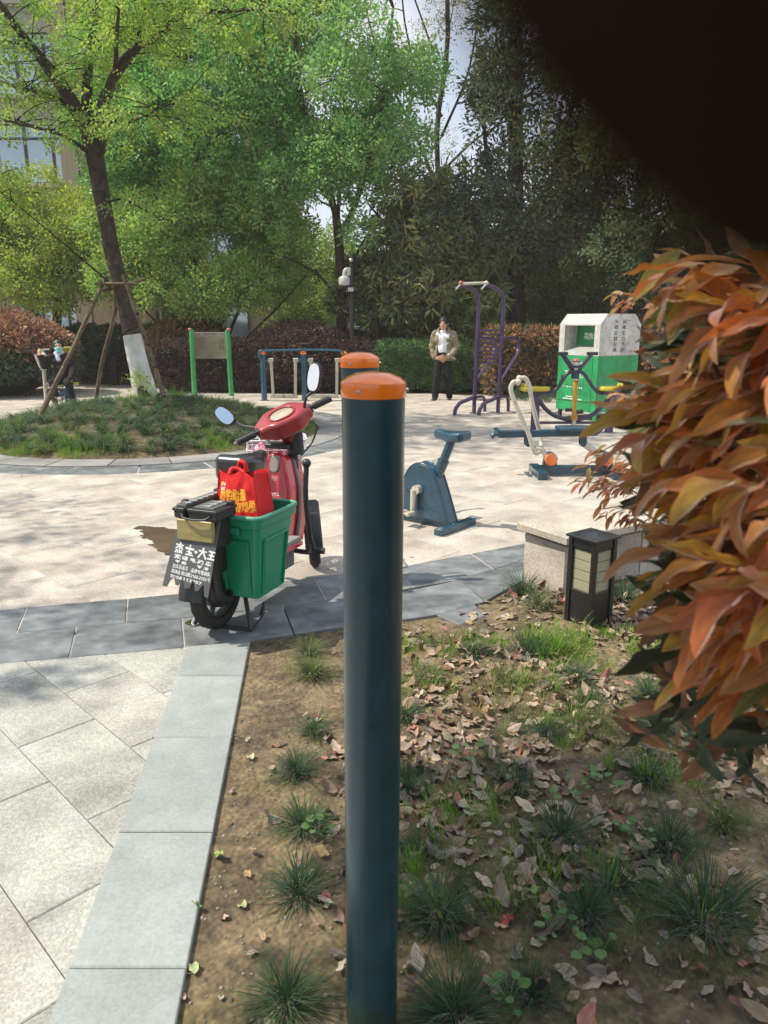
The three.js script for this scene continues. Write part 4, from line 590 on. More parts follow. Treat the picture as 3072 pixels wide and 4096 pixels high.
// ---------- twin seat machine with y handles ----------
{
  const o = [2.73, 0, -10.8], s = thing('twin_seat_machine', 'purple twin seat exercise machine with yellow seats and central yellow post', 'exercise machine', o), X = (a) => a.map(([x, y, z]) => [x - o[0], y, z || 0]);
  for (const x of [-0.555, 0.52]) { part('post', cyl(0.062, 0.055, 0.58, x, 0.29, 0, 18), M.purple, s); part('base_plate', cyl(0.1, 0.1, 0.012, x, 0.007, 0, 20), M.steel, s); part('bracket', box(0.16, 0.05, 0.12, x + (x < 0 ? 0.05 : -0.05), 0.575, 0, 0.01), M.purple, s);
    part('seat', move(extrude(curvePts([[-0.19, -0.13], [-0.2, 0.1], [-0.12, 0.15], [0.1, 0.12], [0.2, 0.06], [0.2, -0.06], [0.1, -0.13], [-0.12, -0.16]], 40, true), 0.06, 0.02, { bs: 4 }), x + (x < 0 ? -0.02 : 0.02), 0.605, 0, x < 0 ? 0 : Math.PI, Math.PI / 2 * -1), M.yellow, s);
    part('seat_back', move(box(0.1, 0.08, 0.26, 0, 0, 0, 0.025, 3), x + (x < 0 ? -0.15 : 0.15), 0.67, 0), M.yellow, s); }
  part('base_rail', tube(X([[2.2, 0.15], [3.25, 0.15]]), 0.02, 10), M.purple, s);
  part('arc_tube', tube(X([[2.2, 0.5], [2.315, 0.353], [2.46, 0.25], [2.734, 0.19], [2.99, 0.26], [3.12, 0.376], [3.22, 0.5]]), 0.031, 12, { n: 40 }), M.navy, s);
  part('arm_tube', tube(X([[2.2, 0.578], [2.373, 0.575], [2.474, 0.642], [2.548, 0.768], [2.612, 0.853], [2.703, 0.882]]), 0.027, 12, { n: 36 }), M.navy, s); part('arm_tube', tube(X([[2.74, 0.882], [2.82, 0.859], [2.907, 0.756], [2.984, 0.653], [3.07, 0.578], [3.22, 0.575]]), 0.027, 12, { n: 36 }), M.navy, s);
  const h = part('hub', [cyl(0.054, 0.05, 0.24, -0.015, 0.9, 0, 18)], M.navy, s); part('cap', ball(0.055, -0.013, 1.02, 0, 1, 0.75, 1), M.pinkCap, h); part('window_band', move(cyl(0.0555, 0.0555, 0.045, 0, 0, 0, 18), -0.013, 0.985, 0), std([0.45, 0.5, 0.48], 0.3), h); part('decal', box(0.05, 0.025, 0.004, -0.02, 0.915, 0.053, 0.001), M.cream, h);
  for (const d of [-1, 1]) { part('handle_tube', tube([[d * 0.02 - 0.01, 0.9, 0.02], [d * 0.2 - 0.015, 1.125, 0.06]], 0.02, 10), M.navy, s); part('handle_tube', tube([[d * 0.05 - 0.01, 0.89, -0.02], [d * 0.225 - 0.015, 1.125, 0.02]], 0.02, 10), M.navy, s); part('grip', tube([[d * 0.135 - 0.015, 1.128, 0.05], [d * 0.285 - 0.015, 1.128, 0.05]], 0.024, 12), M.black, s); }
  part('yellow_post', [tube([[-0.01, 0.76, 0.02], [0.0, 0.2, 0.02]], 0.033, 16), cyl(0.05, 0.055, 0.05, 0, 0.215, 0.02)], M.amber, s); part('lower_stub', cyl(0.035, 0.035, 0.09, 0.002, 0.145, 0.02), M.steel, s); part('red_ball', ball(0.032, 0.0, 0.75, 0.045), M.pinkCap, s);
  part('pedal_axle', tube([[-0.07, 0.335, 0.03], [0.06, 0.315, 0.03]], 0.018, 8), M.amber, s); for (const [x, y] of [[-0.09, 0.337], [0.075, 0.312]]) part('pedal', tube([[x - 0.045, y, 0.04], [x + 0.045, y, 0.04]], 0.026, 10), M.black, s);
}
// ---------- rowing machine with white handles ----------
{
  const o = [1.9, 0, -7.72], s = thing('rowing_machine', 'blue rowing machine with orange pivots and cream curved handles', 'exercise machine', o), X = (a) => a.map(([x, y, z]) => [x - o[0], y, z || 0]);
  part('base_beam', box(0.78, 0.085, 0.075, 0.11, 0.06, 0.0, 0.006), M.gymBlue, s); for (const x of [-0.29, 0.47]) part('cross_foot', box(0.1, 0.08, 0.52, x, 0.04, 0.02, 0.006), M.gymBlue, s);
  for (const x of [-0.17, 0.41]) { part('pivot_bracket', move(extrude(curvePts([[-0.075, 0.1], [-0.06, 0.17], [0, 0.22], [0.06, 0.17], [0.075, 0.1]], 20).concat([[0.075, 0.1]]), 0.07, 0.004), x, 0, -0.035), M.gymBlue, s); const d = part('pivot_disc', move(lathe([[0.001, 0.03], [0.018, 0.03], [0.022, 0.024], [0.055, 0.024], [0.064, 0.012], [0.064, 0]], 26), x, 0.17, 0.045, 0, Math.PI / 2), M.orange, s); part('disc_rim', move(cyl(0.069, 0.069, 0.1, 0, 0, 0, 26), x + 0.008, 0.173, -0.012, 0, Math.PI / 2), M.steel, d); }
  part('swing_arm', [tube([[-0.2, 0.17, 0.02], [-0.26, 0.27, 0.02], [-0.33, 0.29, 0.02]], 0.026, 10), tube([[-0.19, 0.21, -0.03], [-0.41, 0.33, -0.03]], 0.02, 8)], M.cream, s); part('swing_arm', tube([[0.39, 0.18, 0.0], [0.16, 0.345, 0.0]], 0.036, 10), M.cream, s);
  part('handle', tube(X([[1.335, 0.975, 0.1], [1.30, 0.97, 0.1], [1.275, 0.91, 0.1], [1.32, 0.774, 0.1], [1.40, 0.6, 0.1], [1.48, 0.438, 0.1], [1.55, 0.26, 0.08], [1.585, 0.24, 0.05], [1.63, 0.265, 0], [1.652, 0.31, -0.1], [1.64, 0.42, -0.14], [1.60, 0.55, -0.14], [1.54, 0.757, -0.14], [1.5, 0.93, -0.14], [1.455, 0.995, -0.14], [1.41, 0.99, -0.14]]), 0.024, 12, { n: 80 }), M.cream, s); part('handle_end', ball(0.034, 1.345 - o[0], 0.97, 0.1), M.cream, s); part('handle_end', ball(0.034, 1.40 - o[0], 0.99, -0.14), M.cream, s);
  part('beam', move(box(1.02, 0.068, 0.075, 0, 0, 0, 0.006), -0.21, 0.44, 0, 0, 0, 0.022), M.gymBlue, s); part('beam_tip', tube([[-0.7, 0.43, 0.0], [-0.76, 0.425, 0.0], [-0.79, 0.395, 0.0]], 0.026, 10), M.gymBlue, s); part('foot_bar', tube([[-0.72, 0.455, -0.17], [-0.72, 0.455, 0.13]], 0.024, 10), M.gymBlue, s);
  part('seat_pad', move(extrude(curvePts([[-0.16, -0.1], [-0.17, 0.1], [0, 0.13], [0.16, 0.12], [0.17, -0.12], [0, -0.13]], 40, true), 0.035, 0.014, { bs: 3 }), 0.06, 0.475, 0, 0, -Math.PI / 2), M.gymBlue, s);
  for (const x of [-0.41, 0.16]) part('hanger', [move(extrude(curvePts([[-0.03, 0.1], [-0.03, 0], [0, -0.03], [0.03, 0], [0.03, 0.1]], 16), 0.012, 0.002), x, 0.33, 0.028), move(extrude(curvePts([[-0.03, 0.1], [-0.03, 0], [0, -0.03], [0.03, 0], [0.03, 0.1]], 16), 0.012, 0.002), x, 0.33, -0.04)], M.gymBlue, s);
  part('back_tube', tube([[0.2, 0.45, 0.05], [0.3, 0.46, 0.05], [0.36, 0.55, 0.05], [0.52, 0.9, 0.05]], 0.024, 10), M.gymBlue, s); part('back_tube', tube([[0.2, 0.45, -0.1], [0.32, 0.46, -0.1], [0.39, 0.56, -0.1], [0.55, 0.9, -0.1]], 0.024, 10), M.gymBlue, s); part('backrest', move(box(0.03, 0.24, 0.22, 0, 0, 0, 0.012, 3), 0.55, 0.84, -0.02, 0, 0, -0.42), M.gymBlue, s);
}
// ---------- exercise bike ----------
{
  const s = thing('exercise_bike', 'blue fixed exercise bike with cream crank and glossy saddle behind the front post', 'exercise machine', [0.536, 0, -5.586], Math.PI - 0.704 * -1 - Math.PI * 0);
  s.rotation.y = Math.atan2(0.322, -0.379) ; // local +x runs along the frame, away to the left
  const shell = curvePts([[0.0, 0.05], [0.06, 0.21], [0.115, 0.35], [0.155, 0.43], [0.215, 0.475], [0.3, 0.49], [0.375, 0.46], [0.43, 0.39], [0.48, 0.27], [0.53, 0.14], [0.58, 0.05]], 48);
  part('flywheel_cover', move(extrude(shell, 0.12, 0.016, { bs: 4 }), 0, 0, -0.06), M.gymBlue, s); part('rim_lip', [tube(shell.map(([x, y]) => [x, y, 0.052]), 0.008, 8), tube(shell.map(([x, y]) => [x, y, -0.052]), 0.008, 8)], M.gymBlue, s);
  part('bottom_rail', box(0.72, 0.055, 0.07, 0.33, 0.03, 0, 0.006), M.gymBlue, s);
  for (const x of [-0.02, 0.68]) { const f = part('cross_foot', box(0.075, 0.05, 0.46, x, 0.026, 0, 0.006), M.gymBlue, s); for (const z of [-0.2, 0.2]) part('bolt', [cyl(0.014, 0.014, 0.012, x + (z > 0 ? 0.05 : 0), z > 0 ? 0.012 : 0.055, z), cyl(0.024, 0.024, 0.006, x + (z > 0 ? 0.05 : 0), z > 0 ? 0.006 : 0.05, z)], M.steel, f); }
  part('seat_post', [tube([[0.165, 0.40, 0], [0.10, 0.53, 0]], 0.042, 14), tube([[0.12, 0.49, 0], [0.03, 0.70, 0]], 0.034, 14)], M.gymBlue, s); part('latch', [box(0.04, 0.06, 0.035, 0.165, 0.515, 0.0, 0.006), cyl(0.01, 0.01, 0.09, 0.16, 0.47, 0.0)], M.cream, s);
  const sad = sdfMesh((x, y, z) => { const w = mix(0.085, 0.028, sstep(-0.06, 0.16, x)) * (1 - 0.25 * sstep(-0.1, -0.16, x)), top = 0.012 - 0.012 * Math.cos(x * 20) * 0.5, dx = Math.max(0, Math.abs(x - 0.015) - 0.12), dz = Math.max(0, Math.abs(z) - w + 0.025), dy = Math.max(0, Math.abs(y - top) - 0.012); return Math.hypot(dx, dy, dz) - 0.026; }, [-0.2, -0.06, -0.13], [0.24, 0.08, 0.13], 0.007); part('saddle', move(sad, 0.03, 0.712, 0), M.gymBlue, s);
  for (const d of [1, -1]) { const c = part('crank', [move(cyl(0.036, 0.036, 0.05, 0, 0, 0), 0.297, 0.286, d * 0.08, 0, Math.PI / 2), tube([[0.315, 0.285, d * 0.1], [0.325, 0.285 + d * 0.175, d * 0.1]], [0.026, 0.018], 10), tube([[0.325, 0.285 + d * 0.175, d * 0.1], [0.325, 0.285 + d * 0.175, d * 0.2]], 0.011, 8)], M.cream, s); part('pedal', [box(0.035, 0.028, 0.09, 0.29, 0.285 + d * 0.175, d * 0.17, 0.005), box(0.035, 0.028, 0.09, 0.365, 0.285 + d * 0.175, d * 0.17, 0.005), box(0.1, 0.012, 0.02, 0.328, 0.285 + d * 0.175, d * 0.14, 0.003), box(0.1, 0.012, 0.02, 0.328, 0.285 + d * 0.175, d * 0.2, 0.003)], M.cream, c); }
  part('handle_post', [tube([[0.5, 0.29, 0], [0.72, 0.36, 0], [0.8, 0.6, 0], [0.78, 0.9, 0]], 0.03, 12), tube([[0.7, 0.92, -0.25], [0.78, 0.92, -0.1], [0.78, 0.92, 0.1], [0.7, 0.92, 0.25]], 0.016, 10)], M.gymBlue, s);
}
// ---------- clothes recycling bin ----------
const binText = {};
{
  const A = [2.92, -12.73], B = [3.36, -12.05], th = Math.atan2(-(B[1] - A[1]), B[0] - A[0]), W = 0.86, D = 0.95, y0 = 0.14, y1 = 1.035, y2 = 1.525, y3 = 1.685, s = thing('clothes_bin', 'green and white steel clothes recycling bin with an open chute', 'recycling bin', [(A[0] + B[0]) / 2, 0, (A[1] + B[1]) / 2], th - 0.0);
  // local: x along the front to the right, +z out of the front
  const h = W / 2, side = (y0_, y1_) => [[0, y0_], [0, y1_]];
  part('lower_body', box(W, y1 - y0, D, 0, (y0 + y1) / 2, -D / 2, 0.004), M.binGreen, s);
  const frontM = M.binWhite, c = 0.15, ox0 = -h + 0.10, ox1 = h - 0.10, oy0 = y1 + 0.06, oy1 = y2 - 0.02, t = 0.012;
  const prof = [[0, y1 + 0.002], [0, y2], [-c, y3], [-D + c, y3], [-D, y2], [-D, y1 + 0.002]];
  for (const x of [-h, h - t]) part('side_panel', (() => { const g = extrude(prof.map(([z, y]) => [-z, y]), t, 0); g.rotateY(Math.PI / 2); g.translate(x, 0, 0); return g; })(), M.binWhite, s);
  part('front_frame', [box(0.1, y2 - y1 - 0.002, t, -h + 0.05 + t, (y1 + y2) / 2, -t / 2, 0), box(0.1, y2 - y1 - 0.002, t, h - 0.05 - t, (y1 + y2) / 2, -t / 2, 0), box(W - 0.2 - 2 * t - 0.002, oy0 - y1, t, 0, (y1 + oy0) / 2, -t / 2, 0), box(W - 0.2 - 2 * t - 0.002, y2 - oy1, t, 0, (y2 + oy1) / 2, -t / 2, 0)], M.binWhite, s);
  const L = Math.hypot(c, y3 - y2), roof = (z0, ya, z1, yb) => { const g = new THREE.BufferGeometry(), hh = h - 0.0005, P = [[-hh, ya, z0], [hh, ya, z0], [hh, yb, z1], [-hh, yb, z1]]; g.setAttribute('position', new THREE.Float32BufferAttribute(P.flat(), 3)); g.setIndex([0, 1, 2, 0, 2, 3]); g.computeVertexNormals(); return g; };
  part('roof', [roof(0.001, y2, -c, y3 + 0.001), roof(-c, y3 + 0.001, -D + c, y3 + 0.001), roof(-D + c, y3 + 0.001, -D, y2), roof(-D, y2, -D - 0.001, y1)], M.binWhite, s);
  const ch = part('chute', [roof(-0.012, oy0, -0.3, oy0 + 0.09)], M.binWhite, s); part('chute_cheek', box(0.006, oy1 - oy0, 0.29, ox0 - 0.003, (oy0 + oy1) / 2, -0.157, 0), M.binWhite, ch); part('chute_cheek', box(0.006, oy1 - oy0, 0.29, ox1 + 0.003, (oy0 + oy1) / 2, -0.157, 0), M.binWhite, ch);
  binText.back = part('chute_sign', box(ox1 - ox0 - 0.002, oy1 - oy0 - 0.09, 0.006, 0, (oy0 + 0.09 + oy1) / 2, -0.302, 0), M.binGreen, ch); binText.o = s; binText.dim = { W, D, h, y0, y1, y2, y3, ox0, ox1, oy0, oy1 };
  const door = part('door', [box(W - 0.2, 0.006, 0.004, -0.05, 0.3, 0.003, 0), box(0.004, y1 - y0 - 0.02, 0.003, h - 0.11, (y0 + y1) / 2, 0.0025, 0)], M.black, s); part('hatch', box(0.08, 0.09, 0.006, -h + 0.13, 0.66, 0.003, 0.002), M.black, door);
  for (const [x, z] of [[-h + 0.05, -0.06], [h - 0.05, -0.06], [-h + 0.05, -D + 0.06], [h - 0.05, -D + 0.06]]) part('leg', box(0.05, y0, 0.05, x, y0 / 2, z, 0.004), z > -0.1 && x > 0 ? M.binGreen : M.black, s);
}
// ---------- stone bench pier and path lamp ----------
{
  const s = thing('stone_bench', 'granite clad bench with an overhanging pale stone top behind the path lamp', 'bench', [1.28, 0, -4.62], 0);
  const cx = 1.28, cz = -4.62; // footprint corners measured on the ground
  const P = [[0.854, -4.374], [1.031, -4.076], [2.12, -4.72], [1.94, -5.02]].map(([x, z]) => [x - cx, z - cz]), big = [[0.80, -4.36], [1.02, -4.02], [2.22, -4.73], [2.0, -5.08]].map(([x, z]) => [x - cx, z - cz]);
  part('core', slab(P.map(([x, z]) => [x * 0.985, z * 0.97 - 0.005]), 0, 0.325, 1), M.sandstone, s);
  const face = (a, b, n, off) => { for (let k = 0; k < n; k++) { const p = [mix(a[0], b[0], k / n + 0.004), mix(a[1], b[1], k / n + 0.004)], q = [mix(a[0], b[0], (k + 1) / n - 0.004), mix(a[1], b[1], (k + 1) / n - 0.004)]; part('cladding_slab', slab([p, q, [q[0] + off[0], q[1] + off[1]], [p[0] + off[0], p[1] + off[1]]], 0, 0.315, 1, k * 2.3), M.granitePink[(k * 2) % 5], s); } };
  face(P[1], P[2], 4, [-0.015, -0.035]); face(P[0], P[1], 1, [0.035, -0.012]);
  part('neck', slab(P.map(([x, z]) => [x * 0.97, z * 0.95 - 0.006]), 0.316, 0.344, 1), M.sandstone, s);
  part('top_slab', slab(big, 0.343, 0.388, 1, 4, 0.008), M.sandstone, s);
}
{
  const s = thing('path_lamp', 'square black garden lamp with cream louvred panes standing in the grass', 'garden lamp', [1.065, 0, -3.665], 0.62), w = 0.155, H = 0.51, am = paint([0.02, 0.02, 0.022], 0.5), pane = phy([0.42, 0.40, 0.26], 0.6, { transmission: 0.25, thickness: 0 });
  part('base', box(w, 0.22, w, 0, 0.11, 0, 0.005), am, s); for (const [x, z] of [[-1, -1], [1, -1], [1, 1], [-1, 1]]) part('corner_post', box(0.026, H, 0.026, x * (w / 2 - 0.004), H / 2, z * (w / 2 - 0.004), 0.003), am, s);
  part('head', box(w + 0.004, 0.05, w + 0.004, 0, 0.465, 0, 0.004), am, s); part('cap', [box(w + 0.04, 0.014, w + 0.04, 0, 0.5, 0, 0.004), cyl((w + 0.03) * 0.7, 0.03, 0.022, 0, 0.517, 0, 4).rotateY(Math.PI / 4)], am, s);
  for (let f = 0; f < 4; f++) for (let k = 0; k < 4; k++) { const g = box(w - 0.035, 0.05, 0.006, 0, 0.245 + k * 0.054, w / 2 - 0.012, 0.001); g.rotateY(f * Math.PI / 2); const p = part('pane', g, pane, s); }
  part('inner', box(w - 0.05, 0.2, w - 0.05, 0, 0.33, 0, 0.002), std([0.4, 0.38, 0.28], 0.8), s);
}
// ---------- the two blue posts with orange caps ----------
{
  const postTex = tex(128, (u, v) => { // dust, fine scratches, soil splashed up the foot
    const f = fbm(u * 8, v * 40, 4, 8, 5), g = noise2(u * 64, v * 500, 64, 7), sc = noise2(u * 20, v * 90, 20, 44) > 0.93 && noise2(u * 120, v * 30, 120, 3) > 0.6 ? 0.25 : 0, mud = sstep(0.12, 0.02, v + 0.09 * (fbm(u * 10, v * 60, 3, 10, 9) - 0.5)) * 0.8 + (v < 0.2 && noise2(u * 40, v * 300, 40, 21) > 0.86 ? 0.5 : 0);
    const b = 0.86 + 0.2 * (f - 0.5) + 0.06 * (g - 0.5) + sc; return [mix(b, 1.0, mud), mix(b, 0.75, mud), mix(b, 0.5, mud)]; }, true, 1024);
  const mk = (label, p, lean) => {
    const s = thing('capped_post', label, 'post', p); s.rotation.z = lean;
    const tubeM = phy([0.013, 0.066, 0.085], 0.42, { clearcoat: 0.35, clearcoatRoughness: 0.25, map: postTex, roughnessMap: roughDirt });
    part('tube', [cyl(0.058, 0.058, 1.46, 0, 0.702, 0, 48)], tubeM, s);
    const c = part('cap', lathe([[0.0588, 1.418], [0.0606, 1.4195], [0.0606, 1.444], [0.0585, 1.4475], [0.049, 1.4545], [0.034, 1.4605], [0.017, 1.4632], [0.0005, 1.464]], 48), M.orange, s);
    for (const [a, m] of [[2.03, M.cream], [-0.06, M.chrome], [-2.2, M.cream]]) { const g = lathe([[0.0005, 0.0035], [0.0013, 0.0035], [0.0013, 0.0022], [0.0022, 0.0036], [0.0034, 0.0026], [0.0042, 0]], 14); g.scale(1, 1, 1); g.rotateX(Math.PI / 2); g.translate(0, 0, 0.0605); g.rotateY(Math.PI / 2 - a); g.translate(0, 1.431, 0); part('screw', g, m, c); }
    for (const y of [1.325, 1.262]) part('hole', move(cyl(0.0014, 0.0014, 0.002, 0, 0, 0, 8), -0.035, y, 0.0462, -0.65, Math.PI / 2), M.black, s);
    return s;
  };
  mk('nearer of two blue posts, with glossy orange cap, standing in the soil', [-0.0285, 0.0, -1.385], -0.0066);
  mk('farther blue post with orange cap, mostly hidden behind the nearer post', [-0.066, 0.0, -2.33], 0.0055);
}

// ---------- hand drawn strokes for the written signs (points on a 0..a grid) ----------
const GLYPH = {
  杰: '0292;5056;5206;5296;180a;383a;686a;889a', 宝: '5051;0403a3a4;2484;2777;1aaa;545a;7888', 大: '0393;5053;530a;53aa', 王: '1191;2585;0999;5159',
  赛: '5051;0301a1a3;2383;2575;0797;3337;6367;370a;67aa;585a', 峰: '0308;2128;4348;0848;7050;6393;6255;5292;4595;5797;7459;747a', 电: '1282;1216;8286;1686;1484;5059;59a9a7',
  动: '0141;0444;2407;0747;5393;9392;939a7a;7053;530a', 车: '1191;4016;1696;0898;505a', 专: '1191;0393;5125;2585;8547;4669', 卖: '1191;5053;0393;a395;2566;0797;577a;571a;57aa', 修: '200a;2424;434a;6042;6292;8246;5496;6537;7648;8a48',
  旧: '101a;3192;313a;919a;3595;3a9a', 换: '0242;202a;0746;6041;6191;4484;4447;8487;3797;670a;67aa', 新: '0141;2021;1414;0444;0646;242a;2608;4648;6161;9051;515a;5494;848a', 品: '3070;3034;7074;3474;0545;050a;454a;0a4a;6595;656a;959a;6a9a',
  牌: '010a;0444;4144;0747;474a;5191;5155;9195;5595;5393;7075;4797;757a', 瓶: '1012;4041;0242;0545;125a;414a;5191;617a;6191;919a;7577;9aa8', 调: '0112;0424;2429;2a38;313a;31a1;a1a9;5383;5585;7376;5686;5759;5989;8789', 周: '1120;110a;1191;919a;3373;5145;2575;3737;3777;3779;3979;7779',
  浦: '0112;0323;0a16;3292;4449;4494;949a;4696;4898;606a;7182', 店: '5051;0191;110a;535a;5484;3636;3686;363a;868a;3a8a', 康: '5051;0191;110a;3383;8385;1595;3787;525a;380a;68aa', 沈: '0112;0323;0a16;3533a3a5;7076;763a;767a;7a9a;9a98', 路: '0040;0003;4043;0343;2328;2545;0a48;0609;6053;6191;9146;62a6;5757;5797;575a;979a;5a9a',
  号: '2080;2023;8083;2383;0595;3547;4787;878a;8a5a', 你: '200a;2424;242a;5043;5292;9294;747a;7a59;5547;8597', 的: '2011;111a;1141;414a;1545;1a4a;6053;6292;929a;9a79;5676', 能: '2003;0344;3044;0545;050a;454a;0747;0949;6064;6292;6494;656a;6897;6a9a9a99',
  量: '2080;2023;8083;2383;2282;0494;2686;2629;8689;2787;2888;5b5b;505a;0a9a;1989', 超: '0141;0444;2049;2646;0608;07aa;5191;5044;9195;9585;6669;6696;9699;6999', 乎: '8010;1032;8072;0595;525a;5a3a', 想: '0242;2027;2205;2244;6191;6166;9196;6393;6696;1809;484a;4a7a;7a79;6768;8899', 象: '3010;3070;7062;1262;1215;8285;1585;5207;4758;585a;5a3a;8668;6899',
  投: '0242;202a;0746;5164;6181;8184;84a4;4686;864a;56aa', 放: '2021;0242;210a;2444;444a;6053;5393;834a;53aa', 口: '1191;1119;9199;1999', 支: '0292;5055;1585;850a;35aa', 持: '0242;202a;0746;6063;5191;4393;4696;808a;5768', 垃: '0343;202a;0a48;6061;4292;5568;8568;3a9a', 圾: '0242;202a;0a48;4191;610a;9173;7393;934a;65aa',
  分: '4005;60a5;2575;757a;7a5a;450a', 类: '2031;8071;0393;505a;5306;5396;0797;571a;57aa', 创: '3004;3064;1545;154a;4547;4767;5a1a;7177;9099;9a8a', 建: '0141;4115;1545;450a;06aa;4181;8185;3393;4585;4787;6069', 生: '2004;2292;1686;0a9a;505a', 态: '0292;500a;52a6;4758;2709;474a;4a8a;8a88;9697',
  文: '5051;0292;820a;22aa', 明: '0141;010a;414a;0545;0a4a;6161;6191;616a;919a;6393;6696', 上: '505a;5494;0a9a', 海: '0112;0323;0a16;5030;4292;4449;9499;3696;4999',
};
function hanzi(x, ch, px, py, w, h, lw) {
  const g = GLYPH[ch]; if (!g) { x.font = `bold ${h * 1.25}px sans-serif`; x.fillText(ch, px, py + h); return; }
  x.lineWidth = lw; x.lineCap = 'square'; x.lineJoin = 'miter';
  for (const s of g.split(';')) { const v = s.replace(/[^0-9a]/g, ''); if (v.length < 4) continue; x.beginPath(); for (let i = 0; i + 1 < v.length; i += 2) { const a = px + parseInt(v[i], 11) / 10 * w, b = py + parseInt(v[i + 1], 11) / 10 * h; i ? x.lineTo(a, b) : x.moveTo(a, b); } x.stroke(); }
}
function writing(x, text, px, py, w, h, lw, step = 1.15) { [...text].forEach((c, i) => { if (c !== ' ') hanzi(x, c, px + i * w * step, py, w, h, lw); }); }
function sheet(w, h, draw) { const c = document.createElement('canvas'); c.width = w; c.height = h; const x = c.getContext('2d'); draw(x, w, h); const t = new THREE.CanvasTexture(c); t.colorSpace = THREE.SRGBColorSpace; t.magFilter = THREE.LinearFilter; return t; }
// a print lying a millimetre proud of a surface, cut out by its own alpha
function decal(name, w, h, t, parent, o = {}) { const g = new THREE.PlaneGeometry(w, h, o.sx || 1, o.sy || 1); const m = std([1, 1, 1], o.rough ?? 0.6, { map: t, alphaTest: 0.5, side: THREE.DoubleSide }); return part(name, g, m, parent); }

// ---------- electric scooter (built along its own axes: right, up, forward = -z) ----------
const SC = { p: [-0.916, 0, -3.697], turn: -0.391 };
const scooterPoint = (f, y, r) => { const c = Math.cos(SC.turn), s = Math.sin(SC.turn); return V(SC.p[0] + r * c + -f * s, y, SC.p[2] - r * s - f * c); };
{
  const s = thing('electric_scooter', 'red electric scooter with round speedometer, white basket and printed mud flap', 'scooter', SC.p, SC.turn);
  const b = (f, y, r) => [r, y, -f], C = 0.06;
  const wheel = (name, f, y, r, steer, lean) => {
    const w = new THREE.Group(); w.name = name; w.position.set(...b(f, y, r)); w.rotation.set(0, steer, lean, 'YXZ'); s.add(w);
    const ty = lathe([[0.145, -0.028], [0.155, -0.034], [0.178, -0.036], [0.195, -0.024], [0.203, 0], [0.195, 0.024], [0.178, 0.036], [0.155, 0.034], [0.145, 0.028]], 48); ty.rotateZ(Math.PI / 2); part('tyre', ty, M.rubber, w);
    const tr = []; for (let k = 0; k < 40; k++) { const g = box(0.046, 0.006, 0.009, 0, 0.199, 0, 0.002); g.rotateY(k % 2 ? 0.5 : -0.5); g.rotateX(k / 40 * Math.PI * 2); tr.push(g); } stuffPart('tread', join(tr), M.rubber, w);
    const rim = lathe([[0.125, -0.02], [0.147, -0.026], [0.15, 0], [0.147, 0.026], [0.125, 0.02], [0.125, -0.02]], 40); rim.rotateZ(Math.PI / 2); part('rim', rim, std([0.05, 0.05, 0.052], 0.4, { metalness: 0.4 }), w);
    const hub = lathe([[0.001, -0.05], [0.05, -0.05], [0.085, -0.035], [0.09, 0], [0.085, 0.035], [0.05, 0.05], [0.001, 0.05]], 30); if (name === 'front_wheel') hub.scale(0.55, 1, 0.55); hub.rotateZ(Math.PI / 2); part('hub', hub, std([0.06, 0.06, 0.06], 0.4, { metalness: 0.4 }), w);
    for (let k = 0; k < 5; k++) { const a = k / 5 * Math.PI * 2; part('spoke', tube([[0, 0.04 * Math.cos(a), 0.04 * Math.sin(a)], [0, 0.13 * Math.cos(a + 0.15), 0.13 * Math.sin(a + 0.15)]], [0.016, 0.013], 8), M.black, w); }
    return w;
  };
  wheel('rear_wheel', 0.0, 0.203, 0.05, 0, 0.03); const fw = wheel('front_wheel', 1.10, 0.203, 0.035, 0.52, 0.06);
  // fenders
  const fender = (rad, a0, a1, w) => { const g = [], n = 18, pos = [], idx = []; for (let i = 0; i <= n; i++) { const a = mix(a0, a1, i / n); for (const [x, k] of [[-w, 0.93], [-w * 0.7, 1], [w * 0.7, 1], [w, 0.93]]) pos.push(x, Math.cos(a) * rad * k, Math.sin(a) * rad * k); if (i < n) for (let j = 0; j < 3; j++) { const q = i * 4 + j; idx.push(q, q + 4, q + 1, q + 1, q + 4, q + 5); } } const G = new THREE.BufferGeometry(); G.setAttribute('position', new THREE.Float32BufferAttribute(pos, 3)); G.setIndex(idx); G.computeVertexNormals(); return G; };
  const dbl = std([0.025, 0.025, 0.026], 0.45, { side: THREE.DoubleSide });
  part('front_fender', fender(0.235, -0.9, 1.75, 0.055), dbl, fw);
  part('rear_fender', move(fender(0.24, -1.2, 1.5, 0.07), ...b(0, 0.203, 0.05)), dbl, s);
  // frame
  part('frame', [tube([b(-0.02, 0.203, -0.05), b(0.2, 0.24, -0.03), b(0.4, 0.26, C)], 0.02, 8), tube([b(-0.02, 0.203, 0.14), b(0.2, 0.24, 0.14), b(0.4, 0.26, C)], 0.02, 8), tube([b(0.05, 0.5, -0.03), b(0.22, 0.28, -0.02)], 0.016, 8), tube([b(0.05, 0.5, 0.13), b(0.22, 0.28, 0.13)], 0.016, 8), tube([b(0.3, 0.3, C), b(0.32, 0.7, 0.04)], 0.03, 10), tube([b(0.86, 0.4, C), b(0.82, 0.84, C)], 0.03, 12)], M.black, s);
  part('floor_board', [box(0.27, 0.035, 0.42, C + 0.01, 0.325, -0.43, 0.012, 2)], std([0.35, 0.33, 0.31], 0.6, { map: rep(texDirt, 3) }), s); part('floor_trim', box(0.285, 0.03, 0.44, C + 0.01, 0.30, -0.43, 0.01), M.red, s);
  part('battery_case', [box(0.2, 0.12, 0.4, C + 0.01, 0.225, -0.42, 0.015, 2), box(0.205, 0.012, 0.1, C + 0.01, 0.225, -0.5, 0.004)], std([0.16, 0.16, 0.155], 0.5, { map: rep(texDirt, 3) }), s);
